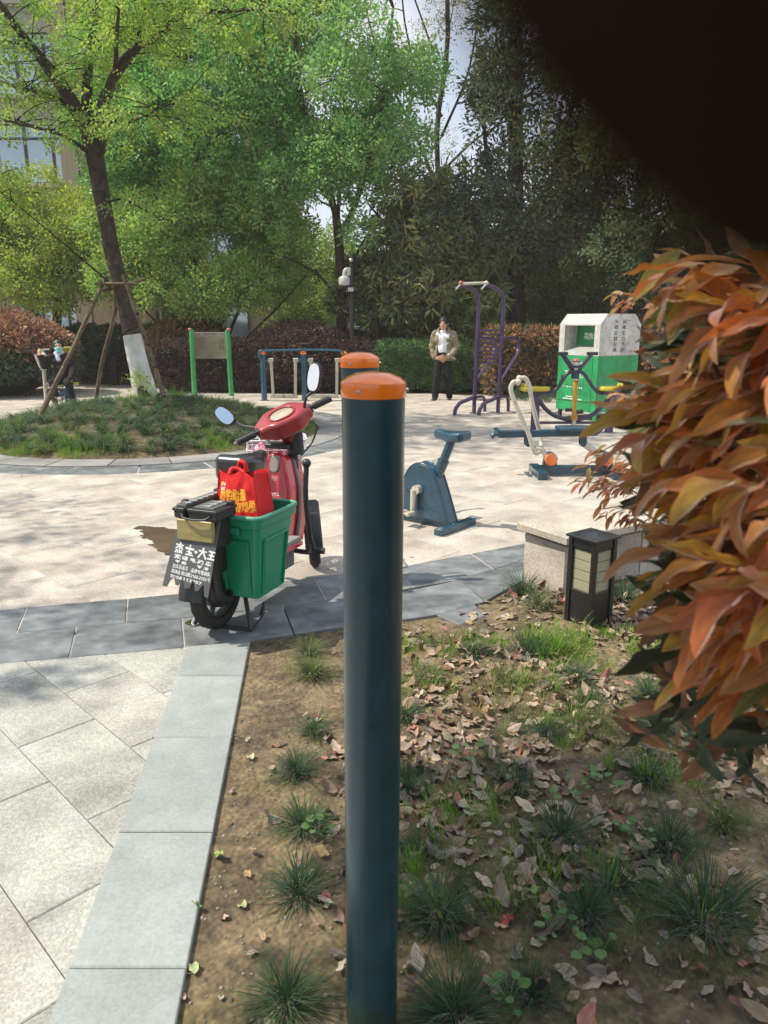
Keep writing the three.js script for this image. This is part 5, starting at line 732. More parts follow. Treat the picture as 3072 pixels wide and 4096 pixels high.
  part('rear_body', [box(0.16, 0.2, 0.24, C, 0.47, -0.12, 0.03, 3), box(0.14, 0.26, 0.1, C + 0.01, 0.45, 0.03, 0.03, 2)], M.black, s);
  // red leg shield, seen from the rider's side
  const sh = [[-0.115, 0.0], [-0.128, 0.12], [-0.128, 0.24], [-0.118, 0.33], [-0.085, 0.43], [-0.066, 0.485], [-0.035, 0.508], [0, 0.513], [0.035, 0.508], [0.066, 0.485], [0.085, 0.43], [0.118, 0.33], [0.128, 0.24], [0.128, 0.12], [0.115, 0]];
  const shield = new THREE.Group(); shield.name = 'leg_shield'; shield.position.set(...b(0.62, 0.305, C - 0.035)); shield.rotation.set(-0.22, 0.0, 0.03); shield.scale.set(0.87, 1, 1); s.add(shield);
  part('panel', move(extrude(curvePts(sh, 48).concat([[0.115, 0]]), 0.11, 0.02, { bs: 5 }), 0, 0, -0.085), M.red, shield); part('outer_shell', move(extrude(curvePts(sh.map(([x, y]) => [x * 1.06, y * 0.985]), 48), 0.1, 0.02, { bs: 3 }), 0, 0, -0.19), M.red, shield);
  part('side_trim', [tube(curvePts(sh.slice(8).map(([x, y]) => [x * 1.07, y * 0.98]), 20).map(([x, y]) => [x, y, -0.085]), 0.014, 8), tube(curvePts(sh.slice(0, 7).map(([x, y]) => [x * 1.07, y * 0.98]), 20).map(([x, y]) => [x, y, -0.085]), 0.014, 8)], std([0.16, 0.16, 0.16], 0.4), shield);
  part('lower_panel', move(extrude([[-0.1, 0.02], [-0.112, 0.2], [0.112, 0.2], [0.1, 0.02]], 0.02, 0.008, { bs: 2 }), 0, 0, 0.018), M.redDull, shield);
  part('lock_cover', move(extrude(curvePts([[-0.036, 0.1], [-0.036, 0.035], [-0.02, 0.005], [0.02, 0.005], [0.036, 0.035], [0.036, 0.1]], 24).concat([[0.036, 0.1]]), 0.02, 0.005), 0, 0.395, 0.015), std([0.28, 0.25, 0.24], 0.5), shield);
  const lt = sheet(256, 96, (x) => { x.clearRect(0, 0, 256, 96); x.strokeStyle = x.fillStyle = 'rgb(215,208,200)'; writing(x, '杰宝大王', 10, 12, 50, 48, 8, 1.18); x.fillRect(20, 74, 60, 3); x.fillRect(100, 75, 110, 3); });
  decal('lettering', 0.11, 0.041, lt, shield).position.set(0.005, 0.265, 0.0275);
  const wt = tex(64, (u, v) => { const f = fbm(u * 5, v * 5, 3, 5, 8); return [0.72 + 0.2 * (f - 0.5), 0.45 + 0.3 * (f - 0.5), 0.44 + 0.3 * (f - 0.5)]; }); part('worn_label', box(0.05, 0.028, 0.002, 0.005, 0.362, 0.026, 0.0005), std([1, 1, 1], 0.7, { map: wt }), shield);
  // neck and lock
  part('neck_cover', [cyl(0.05, 0.04, 0.16, C + 0.02, 0.87, -0.83, 18), box(0.16, 0.03, 0.1, C - 0.06, 0.842, -0.78, 0.012, 2)], M.black, s); part('key_lock', cyl(0.016, 0.014, 0.03, C - 0.13, 0.865, -0.76, 12), M.steel, s);
  // steering head: everything that turns with the bars
  const L = V(...b(0.545, 0.885, -0.14)), Rr = V(...b(0.925, 1.115, 0.265)), mid = L.clone().lerp(Rr, 0.5), ax = Rr.clone().sub(L).normalize(), up0 = V(0, 0.94, 0.34).normalize(), fwd = up0.clone().cross(ax).normalize(), up = ax.clone().cross(fwd).normalize();
  const head = new THREE.Group(); head.name = 'handlebar'; s.add(head); head.matrixAutoUpdate = true; head.quaternion.setFromRotationMatrix(new THREE.Matrix4().makeBasis(ax, up, fwd.clone().multiplyScalar(1).cross(V(0, 0, 0)).lengthSq() ? fwd : ax.clone().cross(up))); head.position.copy(mid); // local x to the right grip, y up, z to the rider
  const hl = L.distanceTo(Rr) / 2;
  part('pod', (() => { const o = sdfMesh((x, y, z) => { const w = 0.15 - 0.05 * sstep(-0.02, 0.09, z) * 0 , ax_ = Math.abs(x), th = 0.052 - 0.018 * sstep(0.08, 0.17, ax_), dep = 0.105 - 0.055 * sstep(0.05, 0.17, ax_); const dx = Math.max(0, ax_ - w), dy = Math.max(0, Math.abs(y + 0.015 + 0.12 * z * 0.4) - th + 0.022), dz = Math.max(0, Math.abs(z + 0.02) - dep + 0.022); let d = Math.hypot(dx, dy, dz) - 0.024; const n = caps(x, y, z, [0, -0.03, -0.03], [0, -0.14, -0.04], 0.062, 0.05); d = smin(d, n, 0.03); d = Math.max(d, -(Math.max(Math.hypot(x / 1.25, z + 0.015) - 0.066, 0.036 - y))); return d; }, [-0.21, -0.17, -0.16], [0.21, 0.07, 0.12], 0.0065); return o; })(), M.redDull, head);
  part('speedometer', [move(lathe([[0.001, 0.012], [0.05, 0.01], [0.06, 0.002], [0.062, -0.006]], 30), 0, 0.033, -0.015).scale(1.22, 1, 1)], phy([0.62, 0.56, 0.46], 0.25, { clearcoat: 1, clearcoatRoughness: 0.08, map: tex(64, (u, v) => { const f = fbm(u * 4, v * 4, 3, 4, 3); return [0.95, 0.92, 0.88].map((q) => q - 0.15 * f); }) }), head);
  part('gauge_ring', tube(Array.from({ length: 24 }, (_, k) => [Math.cos(k / 24 * 6.283) * 0.083, 0.04, -0.015 + Math.sin(k / 24 * 6.283) * 0.069]), 0.006, 8, { closed: true, n: 48 }), M.redDull, head);
  part('bar', tube([[-hl + 0.05, 0, 0], [hl - 0.05, 0, 0]], 0.013, 10), M.black, head);
  for (const d of [-1, 1]) {
    const rib = []; for (let k = 0; k < 16; k++) rib.push([d * (hl - k * 0.0075), k % 2 ? 0.0195 : 0.022]);
    const g = lathe(rib.map(([x, q]) => [q, Math.abs(x)]).reverse(), 16); const gm = d > 0 ? g.rotateZ(-Math.PI / 2) : g.rotateZ(Math.PI / 2); part('grip', [gm, move(cyl(0.022, 0.02, 0.006, 0, 0, 0), d * hl, 0, 0, 0, 0, Math.PI / 2)], M.black, head);
    part('switch', [move(box(0.05, 0.045, 0.045, 0, 0, 0, 0.008, 2), d * (hl - 0.145), -0.003, 0), box(0.02, 0.05, 0.03, d * (hl - 0.14), -0.03, -0.01, 0.005)], M.black, head);
    part('brake_lever', tube([[d * (hl - 0.15), -0.012, -0.03], [d * (hl - 0.1), -0.015, -0.055], [d * (hl + 0.005), -0.02, -0.05], [d * (hl + 0.015), -0.02, -0.04]], [0.006, 0.006, 0.005, 0.005], 8), M.steel, head);
  }
  part('wires', [tube([b(0.74, 1.0, 0.14), b(0.9, 0.96, 0.18), b(0.95, 0.85, 0.13), b(0.84, 0.78, 0.11)], 0.006, 6), tube([b(0.68, 0.95, -0.02), b(0.86, 0.9, 0.02), b(0.88, 0.8, 0.05)], 0.006, 6)], M.black, s);
  // mirrors
  const mirror = (base, joint, c, n, w, h, roll, e) => {
    const g = new THREE.Group(); g.name = 'mirror'; s.add(g); part('stalk', tube([base, joint, e], [0.009, 0.008, 0.011], 8), M.black, g);
    const hd = new THREE.Group(); hd.name = 'mirror_head'; hd.position.set(...c); hd.lookAt(hd.position.clone().add(V(...n))); g.add(hd); hd.rotateZ(roll);
    const out = curvePts([[-w, -h * 0.55], [-w * 0.95, h * 0.6], [-w * 0.5, h], [w * 0.5, h], [w * 0.95, h * 0.6], [w, -h * 0.55], [w * 0.5, -h], [-w * 0.5, -h]], 40, true);
    const sh_ = part('mirror_housing', [move(extrude(out, 0.026, 0.008, { bs: 3 }), 0, 0, -0.024)], M.black, g); const gl = part('mirror_glass', move(extrude(out.map(([x, y]) => [x * 0.9, y * 0.92]), 0.003, 0.0008), 0, 0, 0.001), M.mirror, g); for (const m of [sh_, gl]) { hd.updateMatrix(); m.geometry.applyMatrix4(hd.matrix); } g.remove(hd);
  };
  mirror(b(0.665, 0.955, -0.08), b(0.69, 0.96, -0.19), b(0.715, 1.01, -0.335), [0.12, 0.50, 0.85], 0.038, 0.072, 0.95, b(0.735, 0.975, -0.275));
  mirror(b(0.80, 1.07, 0.16), b(0.80, 1.13, 0.175), b(0.81, 1.245, 0.22), [-0.12, 0.06, 1.0], 0.04, 0.08, -0.12, b(0.83, 1.165, 0.208));
  // seat
  const seat = sdfMesh((x, y, z) => { const w = mix(0.035, 0.118, sstep(-0.17, 0.05, z)) * (1 - 0.15 * sstep(0.1, 0.18, z)), t = 0.02 + 0.018 * sstep(0.02, 0.16, z) + 0.025 * sstep(-0.08, -0.17, z), dx = Math.max(0, Math.abs(x) - w + 0.04), dz = Math.max(0, Math.abs(z - 0.01) - 0.14), dy = Math.max(0, Math.abs(y - t * 0.6) - 0.022 - 0.012 * sstep(0, 0.12, z)); return Math.hypot(dx, dy, dz) - 0.036; }, [-0.18, -0.12, -0.24], [0.18, 0.14, 0.24], 0.009);
  part('seat', move(seat, ...b(0.335, 0.788, 0.06), 0.0), phy([0.018, 0.018, 0.02], 0.32, { clearcoat: 0.5, clearcoatRoughness: 0.2 }), s); part('seat_springs', [cyl(0.025, 0.03, 0.08, C - 0.04, 0.71, -0.3), cyl(0.02, 0.02, 0.12, C - 0.02, 0.7, -0.38)], M.black, s);
  // crash bars with ball tops
  for (const r of [-0.105, 0.262]) { part('crash_bar', tube([b(0.62, 0.775, r), b(0.6, 0.6, r), b(0.62, 0.35, r + 0.01), b(0.7, 0.235, r + (r > 0 ? -0.02 : 0.02)), b(0.72, 0.22, C)], 0.0155, 10), M.black, s); part('bar_knob', ball(0.0265, ...b(0.62, 0.78, r)), M.black, s); part('foot_peg', [tube([b(0.72, 0.235, r * 0.9), b(0.735, 0.235, r * 0.9 + (r > 0 ? 0.07 : -0.07))], 0.02, 10)], M.black, s); }
  // basket of white wire
  const bk = new THREE.Group(); bk.name = 'basket'; bk.position.set(...b(1.02, 0.645, -0.17)); bk.rotation.y = 0.55; s.add(bk);
  const rect = (w, d, y) => [[-w, y, -d], [-w * 0.3, y, -d * 1.05], [w * 0.3, y, -d * 1.05], [w, y, -d], [w * 1.04, y, 0], [w, y, d], [w * 0.3, y, d * 1.05], [-w * 0.3, y, d * 1.05], [-w, y, d], [-w * 1.04, y, 0]];
  part('basket_rim', tube(rect(0.18, 0.12, 0.2), 0.007, 8, { closed: true, n: 60 }), M.whiteWire, bk); for (const [y, k] of [[0.14, 0.95], [0.07, 0.88], [0.005, 0.8]]) part('wire_hoop', tube(rect(0.18 * k, 0.12 * k, y), 0.0035, 6, { closed: true, n: 48 }), M.whiteWire, bk);
  for (let i = -3; i <= 3; i++) { part('wire', tube([[i * 0.052, 0.2, 0.124], [i * 0.042, 0.005, 0.1], [i * 0.042, 0.005, -0.1], [i * 0.052, 0.2, -0.124]], 0.003, 5, { sharp: true, n: 6 }), M.whiteWire, bk); part('lid_wire', tube([[i * 0.05, 0.206, 0.122], [i * 0.05, 0.214, 0], [i * 0.05, 0.206, -0.122]], 0.0035, 5), M.whiteWire, bk); }
  for (let i = -2; i <= 2; i++) { part('wire', tube([[0.183, 0.2, i * 0.045], [0.146, 0.005, i * 0.036], [-0.146, 0.005, i * 0.036], [-0.183, 0.2, i * 0.045]], 0.003, 5, { sharp: true, n: 6 }), M.whiteWire, bk); part('lid_wire', tube([[0.18, 0.21, i * 0.05], [0, 0.218, i * 0.05], [-0.18, 0.21, i * 0.05]], 0.0035, 5), M.whiteWire, bk); }
  // tail box, reflector block and the printed mud flap
  const tb = new THREE.Group(); tb.name = 'tail_rack'; tb.position.set(...b(-0.03, 0.665, C + 0.055)); tb.rotation.z = 0.0; s.add(tb);
  part('tray', [box(0.065, 0.05, 0.40, -0.092, 0.0, 0.0, 0.012, 2), box(0.165, 0.05, 0.17, 0.042, 0.0, 0.115, 0.012, 2), box(0.07, 0.018, 0.41, -0.092, 0.02, 0, 0.006), box(0.17, 0.018, 0.175, 0.043, 0.0205, 0.118, 0.006)], M.black, tb);
  const lidM = std([0.11, 0.115, 0.115], 0.5); part('lid_strip', box(0.055, 0.012, 0.36, -0.092, 0.033, 0, 0.003), lidM, tb); part('lid_strip', box(0.11, 0.012, 0.145, 0.045, 0.033, 0.115, 0.003), lidM, tb);
  const rib = new THREE.ConeGeometry(0.010, 0.062, 4); rib.rotateZ(Math.PI / 2); rib.scale(1, 0.6, 0.8); const ribM = std([0.3, 0.31, 0.3], 0.45);
  for (let k = 0; k < 15; k++) { part('lid_rib', rib, k % 2 ? ribM : lidM, tb).position.set(-0.092, 0.042, -0.16 + k * 0.023); if (k < 6) part('lid_rib', rib, k % 2 ? ribM : lidM, tb).position.set(0.045, 0.042, 0.055 + k * 0.023); }
  part('clip', [box(0.03, 0.02, 0.03, 0.11, 0.04, 0.06, 0.004), box(0.03, 0.02, 0.03, -0.11, 0.04, 0.12, 0.004), box(0.03, 0.02, 0.03, -0.11, 0.04, -0.15, 0.004)], M.black, tb); part('tray_handle', tube([[-0.07, -0.0, 0.205], [-0.05, -0.012, 0.222], [0.07, -0.012, 0.222], [0.09, -0.0, 0.205]], 0.006, 8), M.black, tb);
  part('reflector', box(0.205, 0.105, 0.03, -0.005, -0.078, 0.19, 0.008, 2), phy([0.40, 0.33, 0.12], 0.5, { map: rep(texDirt, 1.5), clearcoat: 0.4, clearcoatRoughness: 0.3 }), tb); part('tail_block', [box(0.09, 0.16, 0.3, -0.05, -0.1, 0.02, 0.02, 2), box(0.12, 0.16, 0.14, 0.03, -0.1, 0.10, 0.02, 2)], M.black, tb);
  const flapT = sheet(512, 640, (x, w, h) => {
    x.fillStyle = 'rgb(78,80,81)'; x.fillRect(0, 0, w, h); const r = rngOf(4); for (let i = 0; i < 1500; i++) { const q = 66 + r() * 26; x.fillStyle = `rgba(${q},${q},${q},0.3)`; x.fillRect(r() * w, r() * h, 2 + r() * 16, 1 + r() * 4); }
    x.strokeStyle = x.fillStyle = 'rgb(214,216,214)'; hanzi(x, '杰', 52, 70, 82, 118, 17); hanzi(x, '宝', 166, 70, 84, 118, 16); x.beginPath(); x.arc(283, 134, 17, 0, 7); x.fill(); hanzi(x, '大', 318, 70, 82, 118, 18); hanzi(x, '王', 424, 76, 70, 112, 19);
    writing(x, '赛峰电动车', 56, 214, 66, 52, 8, 1.35); writing(x, '专卖', 72, 284, 52, 34, 6.5, 1.45); writing(x, '专修', 326, 284, 54, 36, 6.5, 1.45); writing(x, '旧车换新车', 56, 336, 32, 50, 4.5, 1.14); writing(x, '品牌电瓶调换', 268, 336, 32, 50, 4.5, 1.16);
    writing(x, '周浦店', 52, 404, 32, 44, 4.5, 1.14); writing(x, '康沈路', 168, 404, 32, 44, 4.5, 1.1); x.font = 'bold 54px sans-serif'; x.save(); x.translate(274, 449); x.scale(0.72, 1); x.fillText('2160-2162', 0, 0); x.restore(); hanzi(x, '号', 466, 404, 30, 44, 4.5);
    x.save(); x.translate(104, 510); x.scale(1.35, 1); x.font = 'bold 50px sans-serif'; x.fillText(':58113797', -6, 0); x.restore(); x.lineWidth = 6; x.strokeRect(58, 484, 32, 24); x.beginPath(); x.moveTo(48, 478); x.lineTo(100, 478); x.stroke(); x.beginPath(); x.arc(74, 496, 6, 0, 7); x.fill();
  });
  const fp = [[-0.115, 0.36], [0.115, 0.36], [0.12, 0.2], [0.128, 0.06], [0.13, -0.02], [0.108, -0.02], [0.09, 0.04], [0.07, 0.0], [0.05, -0.005], [0.03, 0.045], [0.015, 0.0], [-0.01, -0.005], [-0.03, 0.045], [-0.05, 0.0], [-0.066, 0.0], [-0.088, 0.045], [-0.115, -0.02], [-0.14, -0.02], [-0.133, 0.1], [-0.122, 0.25]];
  const fg = extrude(fp, 0.004, 0.0012); { const p = fg.attributes.position, u = fg.attributes.uv; for (let i = 0; i < p.count; i++) { u.setXY(i, (p.getX(i) + 0.13) / 0.26, (p.getY(i) + 0.02) / 0.25); } }
  const fl = part('mud_flap', fg, std([1, 1, 1], 0.55, { map: flapT }), s); fl.position.set(...b(-0.285, 0.315, C + 0.025)); fl.rotation.set(-0.30, 0.0, -0.09);
  // stands
  part('centre_stand', [tube([b(0.12, 0.24, 0.13), b(0.06, 0.12, 0.19), b(0.0, 0.012, 0.25)], 0.012, 8), tube([b(0.12, 0.24, -0.01), b(0.06, 0.12, -0.05), b(-0.02, 0.012, -0.1)], 0.012, 8), tube([b(0.0, 0.012, 0.25), b(-0.02, 0.012, -0.1)], 0.01, 8), tube([b(0.0, 0.012, 0.25), b(0.05, 0.08, 0.29), b(0.1, 0.13, 0.27), b(0.09, 0.06, 0.25)], 0.006, 8)], M.black, s);
  part('stand_foot', [move(cyl(0.04, 0.042, 0.008, 0, 0, 0, 20), ...b(-0.03, 0.008, -0.09)), tube([b(-0.03, 0.01, -0.09), b(0.0, 0.1, -0.06)], 0.011, 8)], M.chrome, s);
  part('strap', [tube([b(-0.1, 0.6, 0.14), b(-0.14, 0.42, 0.15), b(-0.1, 0.22, 0.14), b(0.0, 0.16, 0.13)], 0.022, 8)], M.black, s);
  part('side_rack', [tube([b(-0.02, 0.6, 0.12), b(-0.02, 0.6, 0.2), b(-0.02, 0.45, 0.16)], 0.008, 8), tube([b(0.25, 0.6, 0.12), b(0.25, 0.6, 0.2), b(0.25, 0.45, 0.16)], 0.008, 8)], M.black, s);
  // ---- things carried on the scooter ----
  const put = (name, label, cat, f, y, r, turn = 0) => { const p = scooterPoint(f, y, r); return thing(name, label, cat, [p.x, p.y, p.z], SC.turn + turn); };
  const tub = put('storage_tub', 'green plastic storage tub hung on the right side of the scooter', 'tub', 0.135, 0.185, 0.195);
  const rr4 = (w, d, y, rad) => { const o = []; for (const [sx, sz, a0] of [[1, 1, 0], [-1, 1, 1], [-1, -1, 2], [1, -1, 3]]) for (let k = 0; k <= 4; k++) { const a = (a0 + k / 4) * Math.PI / 2; o.push([sx * (w - rad) + Math.cos(a) * rad, y, sz * (d - rad) + Math.sin(a) * rad]); } return o; };
  const loft = (rings) => { const n = rings[0].length, pos = [], idx = []; rings.forEach((q) => q.forEach((p) => pos.push(...p))); for (let i = 0; i < rings.length - 1; i++) for (let j = 0; j < n; j++) { const a = i * n + j, c = i * n + (j + 1) % n; idx.push(a, a + n, c, c, a + n, c + n); } const g = new THREE.BufferGeometry(); g.setAttribute('position', new THREE.Float32BufferAttribute(pos, 3)); g.setIndex(idx); g.computeVertexNormals(); return g; };
  const disc = (q, y) => { const s_ = new THREE.Shape(q.map((p) => new THREE.Vector2(p[0], -p[2]))), g = new THREE.ShapeGeometry(s_); g.rotateX(-Math.PI / 2); g.translate(0, y, 0); return g; };
  const tw = (t) => mix(0.112, 0.155, t), td = (t) => mix(0.145, 0.185, t), TH = 0.44, tubD = phy([0.012, 0.30, 0.16], 0.38, { side: THREE.DoubleSide, map: rep(texDirt, 2), roughnessMap: roughDirt });
  part('shell', [loft([0, 0.02, 0.3, 0.72, 0.745, 0.93, 1].map((t) => rr4(tw(t) - (t > 0.005 && t < 0.73 ? 0.004 : 0) - (t < 0.005 ? 0.012 : 0), td(t) - (t > 0.005 && t < 0.73 ? 0.004 : 0) - (t < 0.005 ? 0.012 : 0), t * TH, 0.03))), disc(rr4(0.1, 0.133, 0, 0.03), 0.001)], tubD, tub);
  const rg = []; for (const [x, z, w, d] of [[0, 1, 0.07, 0], [1, 0, 0, 0.1]]) { for (const q of [-1, 1]) { const P0 = x ? [tw(0.05), 0.02, q * d] : [q * w, 0.02, td(0.05)], P1 = x ? [tw(0.7) + 0.002, 0.31, q * (d + 0.015)] : [q * (w + 0.012), 0.31, td(0.7) + 0.002]; rg.push(tube([P0, P1], 0.008, 6)); } const a = x ? [tw(0.7), 0.31, -d - 0.015] : [-w - 0.012, 0.31, td(0.7)], c = x ? [tw(0.7), 0.31, d + 0.015] : [w + 0.012, 0.31, td(0.7)]; rg.push(tube([a, c], 0.008, 6)); } part('moulded_ribs', rg, tubD, tub);
  part('rim', tube(rr4(0.166, 0.196, TH, 0.04).filter((_, i) => i % 5 !== 4 || true), 0.012, 8, { closed: true, n: 80 }), M.tubRim, tub); part('lip', loft([rr4(0.158, 0.188, TH - 0.055, 0.034), rr4(0.166, 0.196, TH - 0.05, 0.036), rr4(0.168, 0.198, TH - 0.015, 0.038), rr4(0.168, 0.198, TH - 0.01, 0.038)]), tubD, tub);
  part('grip_lug', [box(0.1, 0.035, 0.025, 0.0, TH - 0.07, 0.195, 0.006), box(0.006, 0.05, 0.014, -0.048, TH - 0.085, 0.193, 0.002), box(0.006, 0.05, 0.014, 0.048, TH - 0.085, 0.193, 0.002)], tubD, tub);
  // red shopping bag
  const bagT = sheet(512, 512, (x, w, h) => {
    x.fillStyle = 'rgb(214,26,30)'; x.fillRect(0, 0, w, h); const r = rngOf(8); for (let i = 0; i < 400; i++) { x.fillStyle = `rgba(${180 + r() * 60},${15 + r() * 20},${20 + r() * 20},0.18)`; x.fillRect(r() * w, r() * h, 4 + r() * 30, 2 + r() * 8); }
    x.fillStyle = 'rgb(240,190,50)'; x.beginPath(); x.arc(82, 86, 15, 0, 7); x.fill(); x.fillStyle = 'rgb(245,235,225)'; x.beginPath(); x.moveTo(50, 76); x.lineTo(74, 90); x.lineTo(62, 106); x.lineTo(52, 96); x.fill(); x.beginPath(); x.moveTo(116, 76); x.lineTo(92, 90); x.lineTo(104, 106); x.lineTo(114, 96); x.fill(); x.fillRect(48, 114, 70, 5); x.fillRect(52, 122, 60, 12); x.fillRect(60, 142, 20, 16); x.fillRect(86, 142, 18, 16);
    x.save(); x.rotate(-0.07); x.strokeStyle = 'rgb(226,176,40)'; x.fillStyle = x.strokeStyle; writing(x, '你的能量', 40, 140, 74, 70, 13, 1.16); writing(x, '超乎你想象', 66, 224, 74, 70, 12, 1.13); x.restore();
  });
  const bag = put('shopping_bag', 'red fabric shopping bag with yellow lettering standing in the green tub', 'bag', 0.095, 0.465, 0.185, -0.12);
  const bm = std([1, 1, 1], 0.75, { map: bagT, side: THREE.DoubleSide, bumpMap: bumpCloth, bumpScale: 0.0008 });
  const face = (z, n) => { const g = new THREE.PlaneGeometry(0.262, 0.36, 26, 30), p = g.attributes.position; for (let i = 0; i < p.count; i++) { let x = p.getX(i), y = p.getY(i) + 0.18; const t = y / 0.36, k = 1.05 - 0.2 * t * t; const cr = 0.022 * (fbm(x * 13 + n, y * 9, 3) - 0.5) + 0.012 * (Math.abs(fbm(x * 22 + n, y * 18 + x * 25, 2) - 0.5)) * 2; p.setXYZ(i, x * k, y + (t > 0.93 ? 0.014 * Math.sin(x * 30 + n) + 0.02 * (fbm(x * 16 + n, 2) - 0.5) : 0), z * (1 - 0.25 * t) + cr + 0.012 * Math.cos(x * 11) * (z > 0 ? 1 : -1) * (1 - t * 0.4)); } g.computeVertexNormals(); return g; };
  part('front', face(0.07, 0), bm, bag); const plain = std([0.62, 0.014, 0.016], 0.75, { side: THREE.DoubleSide, bumpMap: bumpCloth, bumpScale: 0.0008 }); part('back', face(-0.075, 5), plain, bag);
  for (const d of [-1, 1]) part('gusset', (() => { const g = new THREE.PlaneGeometry(0.15, 0.35, 6, 12), p = g.attributes.position; g.rotateY(Math.PI / 2); for (let i = 0; i < p.count; i++) { const y = p.getY(i) + 0.18, t = y / 0.36; p.setXYZ(i, d * (0.13 * (1.05 - 0.2 * t * t) - 0.03 * (1 - Math.abs(p.getZ(i)) / 0.075) * t), y, p.getZ(i) * (1 - 0.22 * t)); } g.computeVertexNormals(); return g; })(), plain, bag);
  part('handle', tube([[-0.05, 0.345, 0.05], [-0.045, 0.372, 0.03], [0.0, 0.36, 0.01], [0.03, 0.345, 0.04]], 0.012, 6).scale(1, 1, 1), plain, bag); part('handle', tube([[-0.07, 0.34, -0.05], [-0.06, 0.392, -0.045], [-0.03, 0.392, -0.045], [-0.02, 0.345, -0.05]], 0.012, 6), plain, bag);
  // cloths in the basket
  const lump = (seed, w, h, d) => sdfMesh((x, y, z) => ell(x, y, z, [0, 0, 0], [w, h, d]) + 0.02 * (noise3(x * 26 + seed, y * 26, z * 26, 3) - 0.5) + 0.008 * (noise3(x * 70, y * 70, z * 70, 5) - 0.5), [-w - 0.03, -h - 0.03, -d - 0.03], [w + 0.03, h + 0.03, d + 0.03], 0.009);
  const p1 = put('pink_bundle', 'pink and white crumpled cloth under the wire basket lid', 'cloth', 1.02, 0.76, -0.17, 0.55); part('cloth', lump(3, 0.15, 0.075, 0.1), std([0.62, 0.36, 0.42], 0.85, { map: tex(64, (u, v) => { const f = fbm(u * 8, v * 8, 3, 8, 19) > 0.52; return f ? [1, 0.95, 0.97] : [0.8, 0.62, 0.68]; }) }), p1);
  const p2 = put('teal_bag', 'teal green folded bag at the bottom of the scooter basket', 'bag', 1.02, 0.693, -0.17, 0.55); part('cloth', lump(9, 0.142, 0.055, 0.088), std([0.12, 0.38, 0.36], 0.8), p2);
}
{ // prints on the clothes bin
  const { o, dim: { W, D, h, y0, y1, y2, y3, ox0, ox1, oy0, oy1 }, back } = binText;
  const s1 = sheet(256, 128, (x) => { x.clearRect(0, 0, 256, 128); x.strokeStyle = x.fillStyle = 'rgb(235,245,238)'; writing(x, '投放口', 64, 46, 36, 42, 5, 1.12); x.fillRect(186, 48, 4, 20); x.font = '20px sans-serif'; for (let k = 0; k < 4; k++) x.fillRect(200 + k * 13, 76, 9, 10); });
  const d1 = decal('lettering', ox1 - ox0 - 0.01, 0.3, s1, back); d1.position.set(0, (oy0 + 0.09 + oy1) / 2, -0.2975);
  const s2 = sheet(256, 512, (x) => { x.clearRect(0, 0, 256, 512); x.strokeStyle = x.fillStyle = 'rgb(52,54,50)'; [...'支持垃圾分类'].forEach((c, i) => hanzi(x, c, 30, 22 + i * 80, 56, 56, 5.5)); [...'创建生态文明'].forEach((c, i) => hanzi(x, c, 150, 22 + i * 80, 56, 56, 5.5)); });
  const d2 = decal('lettering', 0.4, 0.56, s2, o); d2.rotation.y = Math.PI / 2; d2.position.set(h + 0.0025, 1.34, -0.47);
  const s3 = sheet(384, 512, (x) => {
    x.clearRect(0, 0, 384, 512); x.strokeStyle = x.fillStyle = 'rgb(228,240,232)'; x.lineWidth = 15; for (let k = 0; k < 3; k++) { x.save(); x.translate(205, 120); x.rotate(k * 2.094); x.beginPath(); x.moveTo(-26, -44); x.lineTo(26, -44); x.lineTo(40, -20); x.stroke(); x.beginPath(); x.moveTo(52, -34); x.lineTo(24, -14); x.lineTo(50, 0); x.fill(); x.restore(); }
    x.beginPath(); x.moveTo(60, 190); x.lineTo(100, 165); x.lineTo(112, 190); x.fill(); x.lineWidth = 5; x.strokeRect(270, 160, 34, 40); x.beginPath(); x.arc(287, 158, 9, 3.1, 6.3); x.stroke(); x.beginPath(); x.moveTo(262, 60); x.lineTo(290, 40); x.lineTo(318, 60); x.lineTo(306, 72); x.lineTo(306, 96); x.lineTo(274, 96); x.lineTo(274, 72); x.fill();
    for (let k = 0; k < 2; k++) { x.fillRect(66 + k * 24, 138, 18, 14); x.fillRect(266 + k * 24, 138, 18, 14); } const r = rngOf(3); for (let k = 0; k < 11; k++) x.fillRect(50 + k * 24, 300, 8 + r() * 9, 5 + r() * 15); for (let k = 0; k < 6; k++) x.fillRect(92 + k * 22, 400, 17, 12); for (let k = 0; k < 13; k++) x.fillRect(56 + k * 20, 424, 15, 11);
  });
  decal('print', 0.62, 0.8, s3, o).position.set(-0.05, 0.60, 0.0045);
}

